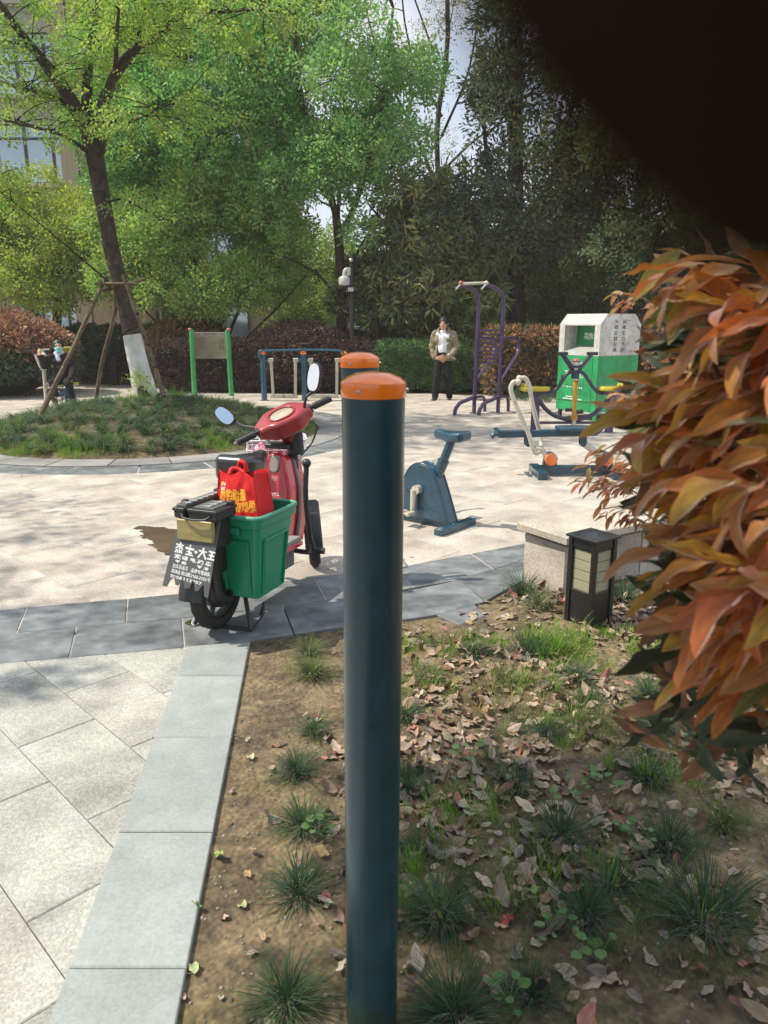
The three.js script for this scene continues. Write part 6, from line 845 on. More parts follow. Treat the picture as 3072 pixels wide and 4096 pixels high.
// ---------- people ----------
const hashSkin = tex(64, (u, v) => { const f = fbm(u * 6, v * 6, 3, 6, 2); return [1, 0.97 + 0.04 * f, 0.94 + 0.06 * f]; });
const skin = std([0.52, 0.30, 0.20], 0.55, { map: hashSkin });
function headField(c, yaw, tiltX) { // head about 0.23 m high centred at c, face to local +z
  const cy = Math.cos(yaw), sy = Math.sin(yaw), ct = Math.cos(tiltX), st = Math.sin(tiltX);
  const loc = (x, y, z) => { let a = x - c[0], b = y - c[1], d = z - c[2]; const X = a * cy - d * sy, Z = a * sy + d * cy; return [X, b * ct + Z * st, Z * ct - b * st]; };
  const f = (x, y, z) => {
    const [a, b, d] = loc(x, y, z), m = Math.abs(a);
    let v = ell(a, b, d, [0, 0.025, -0.008], [0.074, 0.092, 0.094]); v = smin(v, ell(a, b, d, [0, -0.045, 0.022], [0.055, 0.068, 0.062]), 0.035); v = smin(v, ell(a, b, d, [0, -0.095, 0.055], [0.024, 0.018, 0.02]), 0.022);
    v = smin(v, caps(a, b, d, [0, 0.012, 0.084], [0, -0.026, 0.102], 0.008, 0.013), 0.014); v = smin(v, caps(m, b, d, [0.008, -0.03, 0.088], [0.013, -0.032, 0.084], 0.008, 0.007), 0.008);
    v = smin(v, caps(m, b, d, [0.012, 0.03, 0.08], [0.05, 0.027, 0.062], 0.009, 0.007), 0.014); v = Math.max(v, -(ell(m, b, d, [0.031, 0.010, 0.089], [0.015, 0.008, 0.011]) - 0.001)); v = smin(v, ell(m, b, d, [0.031, 0.009, 0.074], [0.0135, 0.012, 0.012]), 0.002);
    v = smin(v, caps(m, b, d, [0, -0.058, 0.083], [0.02, -0.058, 0.074], 0.008, 0.004), 0.007); v = smin(v, caps(m, b, d, [0, -0.071, 0.081], [0.015, -0.07, 0.075], 0.008, 0.004), 0.006); v = Math.max(v, -caps(m, b, d, [0, -0.0645, 0.094], [0.021, -0.063, 0.082], 0.0022, 0.0015));
    v = smin(v, ell(m, b, d, [0.077, -0.006, -0.012], [0.011, 0.03, 0.018]), 0.006); return v;
  };
  f.loc = loc; return f;
}
function hand(base, dir, palmN, curl, seed, side = 1, s = 1) { // palm + five fingers as one field, base = wrist
  const D = V(...dir).normalize(), N = V(...palmN).sub(D.clone().multiplyScalar(D.dot(V(...palmN)))).normalize(), S = D.clone().cross(N).multiplyScalar(side), B = V(...base), P = (a, b, c) => B.clone().addScaledVector(D, a * s).addScaledVector(S, b * s).addScaledVector(N, c * s).toArray(), seg = [];
  [[0.088, -0.03, 0.062], [0.094, -0.010, 0.072], [0.091, 0.010, 0.066], [0.083, 0.028, 0.052]].forEach(([a, b, l], i) => { let p = [a, b, 0], an = curl * 0.35; for (const [k, r0, r1] of [[0.45, 0.0092, 0.0085], [0.32, 0.0085, 0.0078], [0.23, 0.0078, 0.0068]]) { const q = [p[0] + Math.cos(an) * l * k, p[1] + b * 0.06, p[2] + Math.sin(an) * l * k]; seg.push([P(...p), P(...q), r0 * s, r1 * s]); p = q; an += curl * 0.6; } });
  seg.push([P(0.02, -0.03, 0.004), P(0.055, -0.055, 0.012), 0.0125 * s, 0.0105 * s], [P(0.055, -0.055, 0.012), P(0.082, -0.06, 0.022 + 0.02 * curl), 0.0105 * s, 0.008 * s]);
  return (x, y, z) => { let v = 1; for (const [a, b] of [[-0.028, 0.092], [-0.009, 0.096], [0.01, 0.093], [0.027, 0.086]]) v = smin(v, caps(x, y, z, P(0.0, a * 0.6, 0), P(b, a, 0), 0.014 * s, 0.0115 * s), 0.012); for (const q of seg) v = smin(v, caps(x, y, z, ...q), 0.004); return v; };
}
const limbsField = (L, k) => (x, y, z) => { let v = 1; for (const [a, b, ra, rb] of L) v = smin(v, caps(x, y, z, a, b, ra, rb), k); return v; };
const grow = (L, d) => L.map(([a, b, ra, rb]) => [a, b, ra + d, rb + d]);
const wrinkle = (f, amp, sc, seed) => (x, y, z) => f(x, y, z) + amp * (noise3(x * sc, y * sc * 1.5, z * sc, seed) - 0.5) + amp * 0.5 * (noise3(x * sc * 2.3, y * sc * 3, z * sc * 2.3, seed + 3) - 0.5);
function shoe(p, dir, mat, parent, name = 'shoe') { const g = sdfMesh((x, y, z) => { const t = clamp((z + 0.08) / 0.24), w = mix(0.036, 0.045, t) * (t > 0.9 ? 0.9 : 1), top = mix(0.085, 0.035, sstep(0.15, 0.8, t)); const dx = Math.max(0, Math.abs(x) - w + 0.025), dy = Math.max(0, Math.abs(y - top / 2 - 0.002) - top / 2 + 0.022), dz = Math.max(0, Math.abs(z - 0.045) - 0.115); return Math.min(Math.hypot(dx, dy, dz) - 0.024, 1); }, [-0.07, -0.02, -0.12], [0.07, 0.13, 0.2], 0.009); g.rotateX(dir[1] || 0); g.rotateY(dir[0]); g.translate(...p); return part(name, g, mat, parent); }
{ // the walking man
  const o = [1.21, 0, -15.6], t = thing('person', 'man in olive jacket over white shirt and dark trousers walking with a bottle in hand', 'person', o, -0.22), X = (x) => x - o[0];
  const hipR = [-0.085, 0.86, 0], hipL = [0.085, 0.86, 0], kR = [-0.12, 0.47, 0.06], kL = [0.10, 0.47, 0.0], aR = [-0.15, 0.09, 0.05], aL = [0.125, 0.09, -0.1];
  const shR = [-0.175, 1.335, 0], shL = [0.18, 1.335, 0], eR = [-0.24, 1.08, -0.03], eL = [0.255, 1.09, -0.01], wR = [-0.185, 0.875, 0.03], wL = [0.2, 0.945, 0.12];
  const legs = [[hipR, kR, 0.08, 0.055], [kR, aR, 0.054, 0.038], [hipL, kL, 0.08, 0.055], [kL, aL, 0.054, 0.038], [hipR, hipL, 0.1, 0.1]];
  const torso = [[[0, 0.9, 0], [0, 1.05, 0.0], 0.11, 0.105], [[-0.05, 1.22, 0], [0.05, 1.22, 0], 0.115, 0.115], [[-0.12, 1.32, -0.005], [0.12, 1.32, -0.005], 0.065, 0.065], [[0, 1.05, 0], [0, 1.25, 0], 0.105, 0.11]], arms = [[shR, eR, 0.052, 0.042], [eR, wR, 0.042, 0.03], [shL, eL, 0.052, 0.042], [eL, wL, 0.042, 0.03]];
  const hf0 = headField([0, 0, 0], -0.08, 0.02), HS = 1.09, hf = (x, y, z) => HS * hf0((x + 0.005) / HS, (y - 1.53) / HS, (z - 0.02) / HS), bf = limbsField([...legs, ...torso, ...arms, [[0, 1.33, -0.01], [0, 1.45, 0.01], 0.055, 0.05]], 0.03), h1 = hand(wL, [-0.7, -0.45, 0.5], [0.1, -0.9, 0.2], 0.9, 1, 1, 0.9);
  part('body', join(sdfMesh((x, y, z) => bf(x, y, z), [-0.4, 0.02, -0.25], [0.42, 1.46, 0.28], 0.0145), sdfMesh((x, y, z) => smin(hf(x, y, z), caps(x, y, z, [0, 1.36, -0.01], [0, 1.46, 0.01], 0.055, 0.05), 0.03), [-0.12, 1.36, -0.13], [0.12, 1.68, 0.15], 0.006), sdfMesh(h1, [-0.05, 0.8, 0.08], [0.24, 1.0, 0.32], 0.0045)), skin, t);
  part('trousers', sdfMesh(wrinkle(limbsField(grow([[hipR, kR, 0.088, 0.07], [kR, [-0.152, 0.07, 0.05], 0.068, 0.064], [hipL, kL, 0.088, 0.07], [kL, [0.127, 0.07, -0.1], 0.068, 0.062], [[-0.06, 0.93, 0], [0.06, 0.93, 0], 0.105, 0.105]], 0.004), 0.03), 0.014, 14, 3), [-0.34, 0.0, -0.24], [0.34, 1.06, 0.24], 0.0145), std([0.006, 0.006, 0.008], 0.95, { bumpMap: bumpCloth, bumpScale: 0.001 }), t);
  const sf = wrinkle(limbsField(grow(torso, 0.014), 0.04), 0.01, 16, 6); part('shirt', sdfMesh((x, y, z) => Math.max(sf(x, y, z), 0.955 - y, y - 1.385 - 0.5 * Math.abs(x)), [-0.25, 0.92, -0.2], [0.25, 1.46, 0.2], 0.012), std([0.72, 0.75, 0.77], 0.8), t);
  part('shirt_collar', [-1, 1].map((d) => move(extrude([[0, 0], [d * 0.04, 0.04], [d * 0.045, 0.0], [d * 0.015, -0.04]], 0.008, 0.002), 0.0, 1.385, 0.085, d * 0.3, -0.35)), std([0.76, 0.78, 0.8], 0.8), t); part('shirt_placket', box(0.022, 0.36, 0.006, 0.008, 1.16, 0.135, 0.002), std([0.76, 0.78, 0.8], 0.8), t);
  const jl = grow([[[-0.03, 0.84, 0], [-0.03, 1.05, -0.005], 0.145, 0.135], [[0.05, 0.84, 0], [0.05, 1.05, -0.005], 0.145, 0.135], [[-0.07, 1.22, -0.01], [0.07, 1.22, -0.01], 0.135, 0.135], [[-0.13, 1.335, -0.01], [0.13, 1.335, -0.01], 0.075, 0.075], [shR, eR, 0.068, 0.06], [eR, wR, 0.06, 0.056], [shL, eL, 0.068, 0.06], [eL, wL, 0.06, 0.05]], 0.002), jf = wrinkle(limbsField(jl, 0.035), 0.026, 11, 21);
  part('jacket', sdfMesh((x, y, z) => { const open = mix(0.115, 0.06, sstep(0.85, 1.4, y)), cut = Math.max(Math.abs(x + 0.012) - open, -z + 0.02, y - 1.45, (Math.abs(x - 0.16) < 0.09 && z > 0.1 && y < 0.99) ? 1 : -1); const arm = Math.min(caps(x, y, z, eL, wL, 0.066, 0.052), caps(x, y, z, eR, wR, 0.06, 0.058)); let v = Math.max(jf(x, y, z), Math.min(-cut, 1)); v = Math.min(v, arm + 0.01 * (noise3(x * 20, y * 30, z * 20) - 0.5)); return Math.max(v, 0.80 - y + (x > 0.2 || x < -0.14 ? 0 : 0)); }, [-0.42, 0.78, -0.24], [0.44, 1.48, 0.3], 0.0115), std([0.23, 0.19, 0.115], 0.75, { bumpMap: bumpCloth, bumpScale: 0.001 }), t);
  part('jacket_collar', [tube([[-0.07, 1.34, 0.12], [-0.105, 1.415, 0.04], [-0.07, 1.44, -0.05], [0, 1.45, -0.075], [0.07, 1.44, -0.05], [0.105, 1.415, 0.04], [0.08, 1.34, 0.12]], [0.012, 0.026, 0.028, 0.026, 0.012], 8, { n: 26 })], std([0.20, 0.165, 0.10], 0.75), t); part('chest_pocket', box(0.07, 0.006, 0.006, 0.125, 1.22, 0.122, 0.002), std([0.1, 0.08, 0.05], 0.8), t);
  const L = (x, y, z) => hf0.loc((x + 0.005) / HS, (y - 1.53) / HS, (z - 0.02) / HS); part('hair', sdfMesh((x, y, z) => { const [a, b, d] = L(x, y, z); const v = ell(a, b, d, [0, 0.030, -0.012], [0.088, 0.098, 0.105]) + 0.008 * (noise3(x * 60, y * 60, z * 60) - 0.5); return Math.max(v, -ell(a, b, d, [0, -0.052, 0.115], [0.07, 0.108, 0.085]), -b - 0.02 - (d < -0.02 ? 0.045 : 0)); }, [-0.13, 1.4, -0.15], [0.12, 1.72, 0.16], 0.006), std([0.008, 0.007, 0.007], 0.5), t);
  const fc = (a, b, d, rx, ry, rz) => { const g = ball(1, 0, 0, 0, rx, ry, rz, 10); g.translate(a, b, d); g.scale(HS, HS, HS); g.rotateY(-0.08); g.translate(-0.005, 1.53, 0.02); return g; };
  part('eye', fc(-0.031, 0.009, 0.084, 0.009, 0.005, 0.004), M.black, t); part('eye', fc(0.031, 0.009, 0.084, 0.009, 0.005, 0.004), M.black, t); part('eyebrow', fc(-0.031, 0.031, 0.084, 0.018, 0.004, 0.005), M.black, t); part('eyebrow', fc(0.031, 0.031, 0.084, 0.018, 0.004, 0.005), M.black, t); part('lips', [fc(0, -0.058, 0.088, 0.02, 0.004, 0.004), fc(0, -0.07, 0.086, 0.016, 0.005, 0.004)], std([0.38, 0.15, 0.12], 0.5), t);
  part('belt', tube(Array.from({ length: 20 }, (_, k) => [Math.cos(k / 20 * 6.283) * 0.168, 0.955, Math.sin(k / 20 * 6.283) * 0.112]), 0.014, 6, { closed: true, n: 40 }), M.black, t);
  shoe([-0.15, 0.0, 0.07], [-0.12, 0], M.black, t); shoe([0.127, 0.0, -0.085], [0.15, 0], M.black, t);
  const c = thing('bottle', 'small flask with cream lid held in the walking man\'s left hand', 'bottle', [1.335, 0.9, -15.39]); part('flask', move(cyl(0.03, 0.028, 0.15, 0, 0.0, 0, 14), 0.04, -0.03, 0, 0, 0, 0.95), phy([0.20, 0.18, 0.12], 0.3, { clearcoat: 0.6 }), c); part('lid', move(lathe([[0.001, 0.02], [0.03, 0.016], [0.036, 0], [0.033, -0.02]], 16), -0.035, 0.025, 0, 0, 0, 0.95), M.cream, c);
}
// ---------- seated woman and the leg machine she uses ----------
{
  const o = [-5.9, 0, -13.9], t = thing('leg_machine', 'blue leg machine with yellow pads and white hand levers under the seated woman', 'exercise machine', o), X = (a) => a.map(([x, y, z]) => [x - o[0], y, z || 0]);
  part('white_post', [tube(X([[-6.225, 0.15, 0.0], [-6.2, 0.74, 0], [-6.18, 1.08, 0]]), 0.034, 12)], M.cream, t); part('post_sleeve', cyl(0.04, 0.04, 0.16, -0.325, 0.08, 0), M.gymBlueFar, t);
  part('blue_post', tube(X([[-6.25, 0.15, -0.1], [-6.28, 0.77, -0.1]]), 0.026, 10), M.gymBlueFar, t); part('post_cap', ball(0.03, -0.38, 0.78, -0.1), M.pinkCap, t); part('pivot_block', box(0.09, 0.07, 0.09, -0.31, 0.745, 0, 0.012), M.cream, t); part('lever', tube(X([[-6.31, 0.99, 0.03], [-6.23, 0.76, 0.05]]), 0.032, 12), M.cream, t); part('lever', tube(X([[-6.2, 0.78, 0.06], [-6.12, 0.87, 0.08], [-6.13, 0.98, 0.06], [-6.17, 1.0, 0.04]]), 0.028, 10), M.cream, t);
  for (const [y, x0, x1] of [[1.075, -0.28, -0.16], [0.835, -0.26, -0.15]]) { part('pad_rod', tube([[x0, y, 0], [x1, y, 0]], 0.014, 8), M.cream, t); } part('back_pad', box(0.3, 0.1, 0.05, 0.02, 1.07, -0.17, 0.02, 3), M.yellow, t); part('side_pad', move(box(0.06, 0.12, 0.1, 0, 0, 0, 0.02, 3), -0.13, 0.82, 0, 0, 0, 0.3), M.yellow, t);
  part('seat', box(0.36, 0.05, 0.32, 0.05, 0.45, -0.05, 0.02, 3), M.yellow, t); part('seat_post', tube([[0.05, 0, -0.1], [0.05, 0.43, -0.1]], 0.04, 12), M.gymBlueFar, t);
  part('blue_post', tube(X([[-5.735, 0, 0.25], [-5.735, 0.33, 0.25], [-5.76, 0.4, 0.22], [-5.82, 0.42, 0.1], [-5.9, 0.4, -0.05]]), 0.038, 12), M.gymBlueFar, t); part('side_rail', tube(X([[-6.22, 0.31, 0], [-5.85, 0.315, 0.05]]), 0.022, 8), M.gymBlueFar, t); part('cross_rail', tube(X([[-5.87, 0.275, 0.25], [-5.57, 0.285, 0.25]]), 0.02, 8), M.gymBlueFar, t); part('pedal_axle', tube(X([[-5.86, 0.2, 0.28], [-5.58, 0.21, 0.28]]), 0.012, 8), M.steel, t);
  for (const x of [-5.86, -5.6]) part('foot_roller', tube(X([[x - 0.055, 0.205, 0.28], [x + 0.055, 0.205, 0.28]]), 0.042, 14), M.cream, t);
}
{
  const o = [-5.87, 0, -13.85], t = thing('person', 'seated woman in dark jacket and teal face mask using the leg machine', 'person', o), X = (p) => [p[0] - o[0], p[1], p[2]];
  const hipR = X([-5.94, 0.53, -0.05]), hipL = X([-5.80, 0.53, -0.05]), kR = X([-5.93, 0.50, 0.28]), kL = X([-5.65, 0.48, 0.26]), aR = X([-5.84, 0.26, 0.42]), aL = X([-5.58, 0.08, 0.28]), shR = X([-6.01, 0.955, -0.02]), shL = X([-5.73, 0.965, -0.02]), eR = X([-6.12, 0.80, 0.1]), wR = X([-6.17, 0.98, 0.12]), eL = X([-5.635, 0.74, 0.02]), wL = X([-5.63, 0.57, 0.2]);
  const legs = [[hipR, kR, 0.078, 0.055], [kR, aR, 0.052, 0.036], [hipL, kL, 0.078, 0.055], [kL, aL, 0.052, 0.036], [hipR, hipL, 0.1, 0.1]], torso = [[[0, 0.55, -0.05], [0, 0.75, -0.05], 0.115, 0.11], [[-0.04, 0.86, -0.04], [0.04, 0.86, -0.04], 0.11, 0.11], [[-0.1, 0.95, -0.03], [0.1, 0.95, -0.03], 0.06, 0.06]], arms = [[shR, eR, 0.046, 0.038], [eR, wR, 0.036, 0.026], [shL, eL, 0.046, 0.038], [eL, wL, 0.036, 0.026]];
  const hc = [0.0, 1.125, 0.01], hf = headField(hc, 0.35, -0.12), bf = limbsField([...legs, ...torso, ...arms, [[0, 0.96, -0.02], [0, 1.05, 0], 0.05, 0.045]], 0.03), hl = hand(wL, [0.15, -0.75, 0.6], [0.2, -0.5, -0.8], 0.35, 1, 1, 0.9), hr = hand(wR, [-0.2, 0.85, -0.2], [0.2, 0.1, -0.9], 0.9, 1, -1, 0.9);
  part('body', join(sdfMesh(bf, [-0.42, 0.02, -0.25], [0.4, 1.06, 0.55], 0.0145), sdfMesh((x, y, z) => smin(hf(x, y, z), caps(x, y, z, [0, 0.98, -0.02], [0, 1.06, 0], 0.05, 0.045), 0.03), [-0.13, 0.97, -0.13], [0.13, 1.27, 0.15], 0.0065), sdfMesh(hl, [0.15, 0.36, 0.1], [0.4, 0.64, 0.4], 0.0045), sdfMesh(hr, [-0.45, 0.9, -0.08], [-0.18, 1.18, 0.25], 0.0045)), skin, t);
  part('trousers', sdfMesh(wrinkle(limbsField(grow([[hipR, kR, 0.085, 0.066], [kR, X([-5.845, 0.3, 0.40]), 0.064, 0.055], [hipL, kL, 0.085, 0.066], [kL, X([-5.585, 0.12, 0.28]), 0.062, 0.054], [hipR, hipL, 0.11, 0.11]], 0.002), 0.03), 0.012, 14, 5), [-0.3, 0.05, -0.25], [0.42, 0.7, 0.55], 0.0145), std([0.006, 0.006, 0.007], 0.95), t);
  part('jacket', sdfMesh(wrinkle((x, y, z) => Math.max(limbsField(grow([...torso, [shR, eR, 0.06, 0.052], [eR, wR, 0.05, 0.042], [shL, eL, 0.06, 0.052], [eL, wL, 0.05, 0.042], [[0, 0.56, -0.04], [0, 0.7, -0.04], 0.13, 0.125]], 0.014), 0.03)(x, y, z), y - 1.035 + 0.2 * Math.abs(x)), 0.018, 13, 9), [-0.44, 0.44, -0.26], [0.42, 1.08, 0.3], 0.0125), std([0.018, 0.008, 0.011], 0.9, { bumpMap: bumpCloth, bumpScale: 0.001 }), t);
  part('scarf', sdfMesh((x, y, z) => { let v = caps(x, y, z, [-0.02, 1.0, 0.06], [0.015, 0.9, 0.1], 0.042, 0.036); v = smin(v, caps(x, y, z, [-0.06, 1.01, 0.02], [0.06, 1.02, 0.02], 0.035, 0.035), 0.02); return v + 0.012 * (noise3(x * 40, y * 40, z * 40) - 0.5); }, [-0.14, 0.84, -0.06], [0.14, 1.09, 0.18], 0.009), std([0.55, 0.62, 0.75], 0.8), t);
  const L = hf.loc; part('hair', sdfMesh((x, y, z) => { const [a, b, d] = L(x, y, z); const v = ell(a, b, d, [0, 0.035, -0.02], [0.094, 0.1, 0.106]) + 0.016 * (noise3(x * 45, y * 45, z * 45) - 0.5); return Math.max(v, -ell(a, b, d, [0, -0.05, 0.11], [0.07, 0.112, 0.08]), -b - 0.06 - (d < -0.02 ? 0.03 : 0)); }, [-0.14, 0.98, -0.16], [0.14, 1.3, 0.15], 0.007), std([0.01, 0.009, 0.009], 0.5), t);
  part('face_mask', sdfMesh((x, y, z) => { const [a, b, d] = L(x, y, z); return Math.max(hf(x, y, z) - 0.006, b + 0.008, -0.105 - b, 0.015 - d); }, [-0.13, 0.98, -0.13], [0.13, 1.27, 0.15], 0.006), std([0.28, 0.66, 0.60], 0.7), t);
  const fc = (a, b, d, rx, ry, rz) => { const g = ball(1, 0, 0, 0, rx, ry, rz, 10); g.translate(a, b, d); g.rotateX(0.12); g.rotateY(-0.35); g.translate(...hc); return g; };
  for (const d of [-1, 1]) { part('eye', fc(d * 0.031, 0.009, 0.084, 0.009, 0.005, 0.004), M.black, t); part('eyebrow', fc(d * 0.031, 0.031, 0.084, 0.018, 0.004, 0.005), M.black, t); }
  const sm_ = std([0.075, 0.045, 0.038], 0.7); shoe([-0.0, 0.185, 0.46], [-0.1, -0.9], sm_, t); shoe([0.295, 0.0, 0.30], [0.65, 0], sm_, t);
}

// ---------- mondo grass, weeds and fallen leaves ----------
{
  const far = [0, 1, 2].map((k) => tuftGeo(300 + k, 130, 0.30, 0.0085, 0.06, { droop: 2.3, spread: 0.8 })), near = [0, 1, 2, 3].map((k) => tuftGeo(310 + k, 300, 0.118, 0.0022, 0.028, { lean: 0.12, spread: 1.5, droop: 1.5 }));
  const r = rngOf(500), protos = {};
  const put = (name, geo, mat, x, y, z, s, label, group, sy = 1) => { const key = geo.uuid + mat.uuid; let o; if (!protos[key]) { o = protos[key] = part(name, geo, mat, null); } else { o = protos[key].clone(); o.name = numbered(name); scene.add(o); o.userData = {}; } o.position.set(x, y, z); o.scale.set(s, s * sy, s); o.rotation.set(0, r() * 6.28, 0); return tag(o, label, 'grass tuft', group); };
  // the mound
  let k = 0; for (let g = 0; g < 4000 && k < 260; g++) { const a = r() * 6.283, q = Math.sqrt(r()) * 2.3, x = MOUND[0] + q * Math.cos(a), z = MOUND[1] + q * Math.sin(a); if (z < -12.7 || protos.list?.some(([u, v]) => Math.hypot(u - x, v - z) < 0.19) || Math.hypot(x + 3.53, (z + 11.2) * 0.8) < 0.5) continue; (protos.list ||= []).push([x, z]); put('grass_tuft', far[k % 3], M.mondo[k % 4], x, moundH(x, z) - 0.015, z, rr(0.62, 0.92, r) * (z < -11.4 ? 0.7 : 1), ...(Math.hypot(x + 3.53, z + 11.2) < 0.95 ? ['mondo grass clump close around the whitewashed trunk foot', 'mondo grass clumps round the trunk foot'] : x < -4.7 ? ['mondo grass clump on the left end of the round mound', 'mondo grass clumps on the left end of the mound'] : x > -2.1 ? ['mondo grass clump on the right end of the round mound behind the scooter', 'mondo grass clumps on the right end of the mound'] : z > -9.6 ? ['mondo grass clump along the front rim of the round mound', 'mondo grass clumps along the front rim of the mound'] : ['mondo grass clump halfway up the front slope of the round mound', 'mondo grass clumps on the slope of the mound']), rr(0.8, 1.05, r)); k++; }
  const patch = (cx, cz, rad, n, h, l, mat, name, label, lean = 0.5) => { const geo = [0, 1, 2].map((i) => tuftGeo(330 + i, 14, l, l * 0.035, l * 0.35, { lean: 0.1, spread: lean, droop: 0.7 })), list = []; for (let i = 0; i < n; i++) { const a = r() * 6.283, q = Math.sqrt(r()) * rad, x = cx + q * Math.cos(a), z = cz + q * Math.sin(a) * 0.7; list.push(new THREE.Matrix4().compose(V(x, h(x, z) - 0.004, z), new THREE.Quaternion().setFromAxisAngle(V(0, 1, 0), r() * 6.28), V(1, 1, 1).multiplyScalar(rr(0.6, 1.15, r)))); } const m = scatter(name, geo[0], mat, list, null); m.userData.label = label; m.userData.category = 'grass'; return m; };
  for (const [a, n, rad] of [[2.7, 70, 0.5], [1.95, 60, 0.42], [1.62, 50, 0.4], [0.95, 40, 0.35], [0.1, 40, 0.35], [2.35, 30, 0.3]]) patch(MOUND[0] + 2.15 * Math.cos(a), MOUND[1] + 2.15 * Math.sin(a), rad, n, (x, z) => Math.max(0.01, moundH(x, z)), 0.16, M.lime, 'lime_grass', 'bright lime grass growing between the clumps along the mound edge');
  patch(MOUND[0] - 0.3, MOUND[1] + 0.1, 2.0, 420, moundH, 0.12, M.mondo[1], 'thin_grass', 'thin short grass over the mound soil between the clumps'); patch(-3.4, -11.3, 0.6, 60, moundH, 0.2, M.lime, 'lime_grass', 'lime grass around the whitewashed foot of the leaning tree');
  // the front bed: the clumps the photo shows, from the kerb strip to the right
  const C = [[665, 1412, .8, 3, 'small tuft behind the soil corner nearest the scooter stand'], [672, 1462, .95, 3, 'dry tipped tuft ringed by brown leaves beside the scooter corner'], [678, 1585, .85, 0, 'compact tuft left of the nearer blue post, third from the scooter'], [640, 1672, .95, 2, 'flat dark tuft left of the nearer blue post above the rolled leaf'], [655, 1790, 1.1, 0, 'large dark tuft close to the left of the nearer blue post'], [648, 1930, 1.1, 2, 'spreading tuft with blades reaching toward the kerb strip'], [618, 2175, 1.05, 0, 'front tuft near the bottom edge beside the kerb strip'], [885, 1705, 1.0, 2, 'tuft touching the right side of the nearer blue post'], [905, 1850, .95, 0, 'low tuft right of the blue post behind a fallen twig'], [950, 1985, 1.3, 2, 'broad tuft right of the blue post base'], [985, 2200, 1.3, 2, 'tall bladed tuft at the bottom edge right of the post'], [1105, 1700, 1.05, 2, 'dark tuft standing amid brown leaves in the middle of the bed'], [1210, 1830, 1.25, 2, 'dark broad tuft in the shaded middle of the bed'], [1400, 1700, 1.0, 2, 'shaded tuft under the low orange twigs'], [1440, 1850, 1.2, 2, 'loose shaded tuft in front of the pale rubble'], [1265, 2000, 1.1, 2, 'deep shaded tuft beside round weed leaves'], [1520, 2010, 1.7, 2, 'large shaded tuft at the lower right'], [875, 1560, .9, 0, 'tuft just right of the blue post where the leaf litter begins'], [1180, 1595, .95, 2, 'tuft at the edge of the farther post\'s shadow'], [1090, 1480, .9, 3, 'olive tuft in the sunny leaf litter'], [930, 1470, .8, 3, 'straw tipped tuft in the sunny leaves right of the blue post'], [1245, 1480, .85, 2, 'bluish tuft in front of the bright grass by the lamp'], [1270, 1525, .8, 0, 'tuft below the bluish tuft in front of the path lamp'], [1400, 1520, 1.1, 0, 'wide tuft under the orange shrub beside the lamp'], [1420, 1590, 1.1, 2, 'dark wide tuft below the orange shrub tips'], [1030, 1415, .8, 0, 'light green tuft behind the sunny leaf litter'], [920, 1395, .7, 3, 'dry tuft near the slate band right of the blue post'], [1130, 1290, 1.25, 2, 'round bushy tuft against the stone bench foot'], [1165, 1325, .9, 3, 'grey green tuft in front of the bench foot'], [1140, 1415, 1.0, 2, 'dark tuft left of the bright grass by the path lamp'], [1345, 1310, 1.15, 2, 'dark tuft standing behind the path lamp'], [1060, 1640, .5, 3, 'sparse little tuft among the brown leaves'], [1330, 1930, .9, 2, 'small shaded tuft left of the largest shaded tuft'], [1500, 1400, 1.1, 0, 'tuft half hidden under the orange shrub'], [1560, 1800, 1.0, 3, 'weak tuft on the pale rubble at the right'], [1150, 2150, .9, 2, 'shaded tuft at the bottom edge middle']];
  const cs = Math.cos(0.24749), sn = Math.sin(0.24749); const ground = (u, v) => { const x = (u - 829.5) / 1620, y = -(v - 1106) / 1620, d = [x, y * cs - sn, -(cs + y * sn)], t = -1.55 / d[1]; return [d[0] * t, d[2] * t]; };
  C.forEach(([u, v, s, m, lab], i) => { const [x, z] = ground(u, v); put('grass_tuft', near[i % 4], M.mondo[m], x, bedH(x, z) - 0.006, z, s * (z < -2.9 ? 1.25 : 1) * 1.02, lab, 'grass tufts in the front soil bed', rr(0.85, 1.1, r)); });
  const gl = (u, v, rad, n, l, mat, name, label) => { const [x, z] = ground(u, v); patch(x, z, rad, n, bedH, l, mat, name, label, 0.5); };
  for (let i = 0; i < 34; i++) gl(rr(880, 1500, r), rr(1380, 2150, r), 0.2, 16, i % 3 ? 0.07 : 0.09, i % 3 ? M.mondo[3] : M.lime, 'thin_grass', 'thin short grass sprouting through the leaf litter of the bed');
  gl(1195, 1405, 0.17, 40, 0.13, M.lime, 'lime_grass', 'bright green grass clump in front of the path lamp'); gl(1400, 1405, 0.2, 30, 0.09, M.lime, 'lime_grass', 'bright grass right of the path lamp foot'); gl(1290, 1385, 0.12, 22, 0.06, M.lime, 'lime_grass', 'short bright weeds at the path lamp foot'); gl(1030, 1395, 0.14, 18, 0.08, M.lime, 'lime_grass', 'thin bright grass behind the sunny leaf litter'); gl(1000, 1480, 0.3, 36, 0.07, M.dry, 'dry_grass', 'dry straw grass among the sunny leaves'); gl(905, 1385, 0.22, 26, 0.07, M.dry, 'dry_grass', 'dry grass along the slate band edge'); gl(890, 1890, 0.06, 14, 0.07, M.lime, 'lime_grass', 'bright grass blades right of the nearer blue post'); gl(1085, 1515, 0.25, 26, 0.09, M.dry, 'dry_grass', 'straw coloured blades in the middle of the bed');
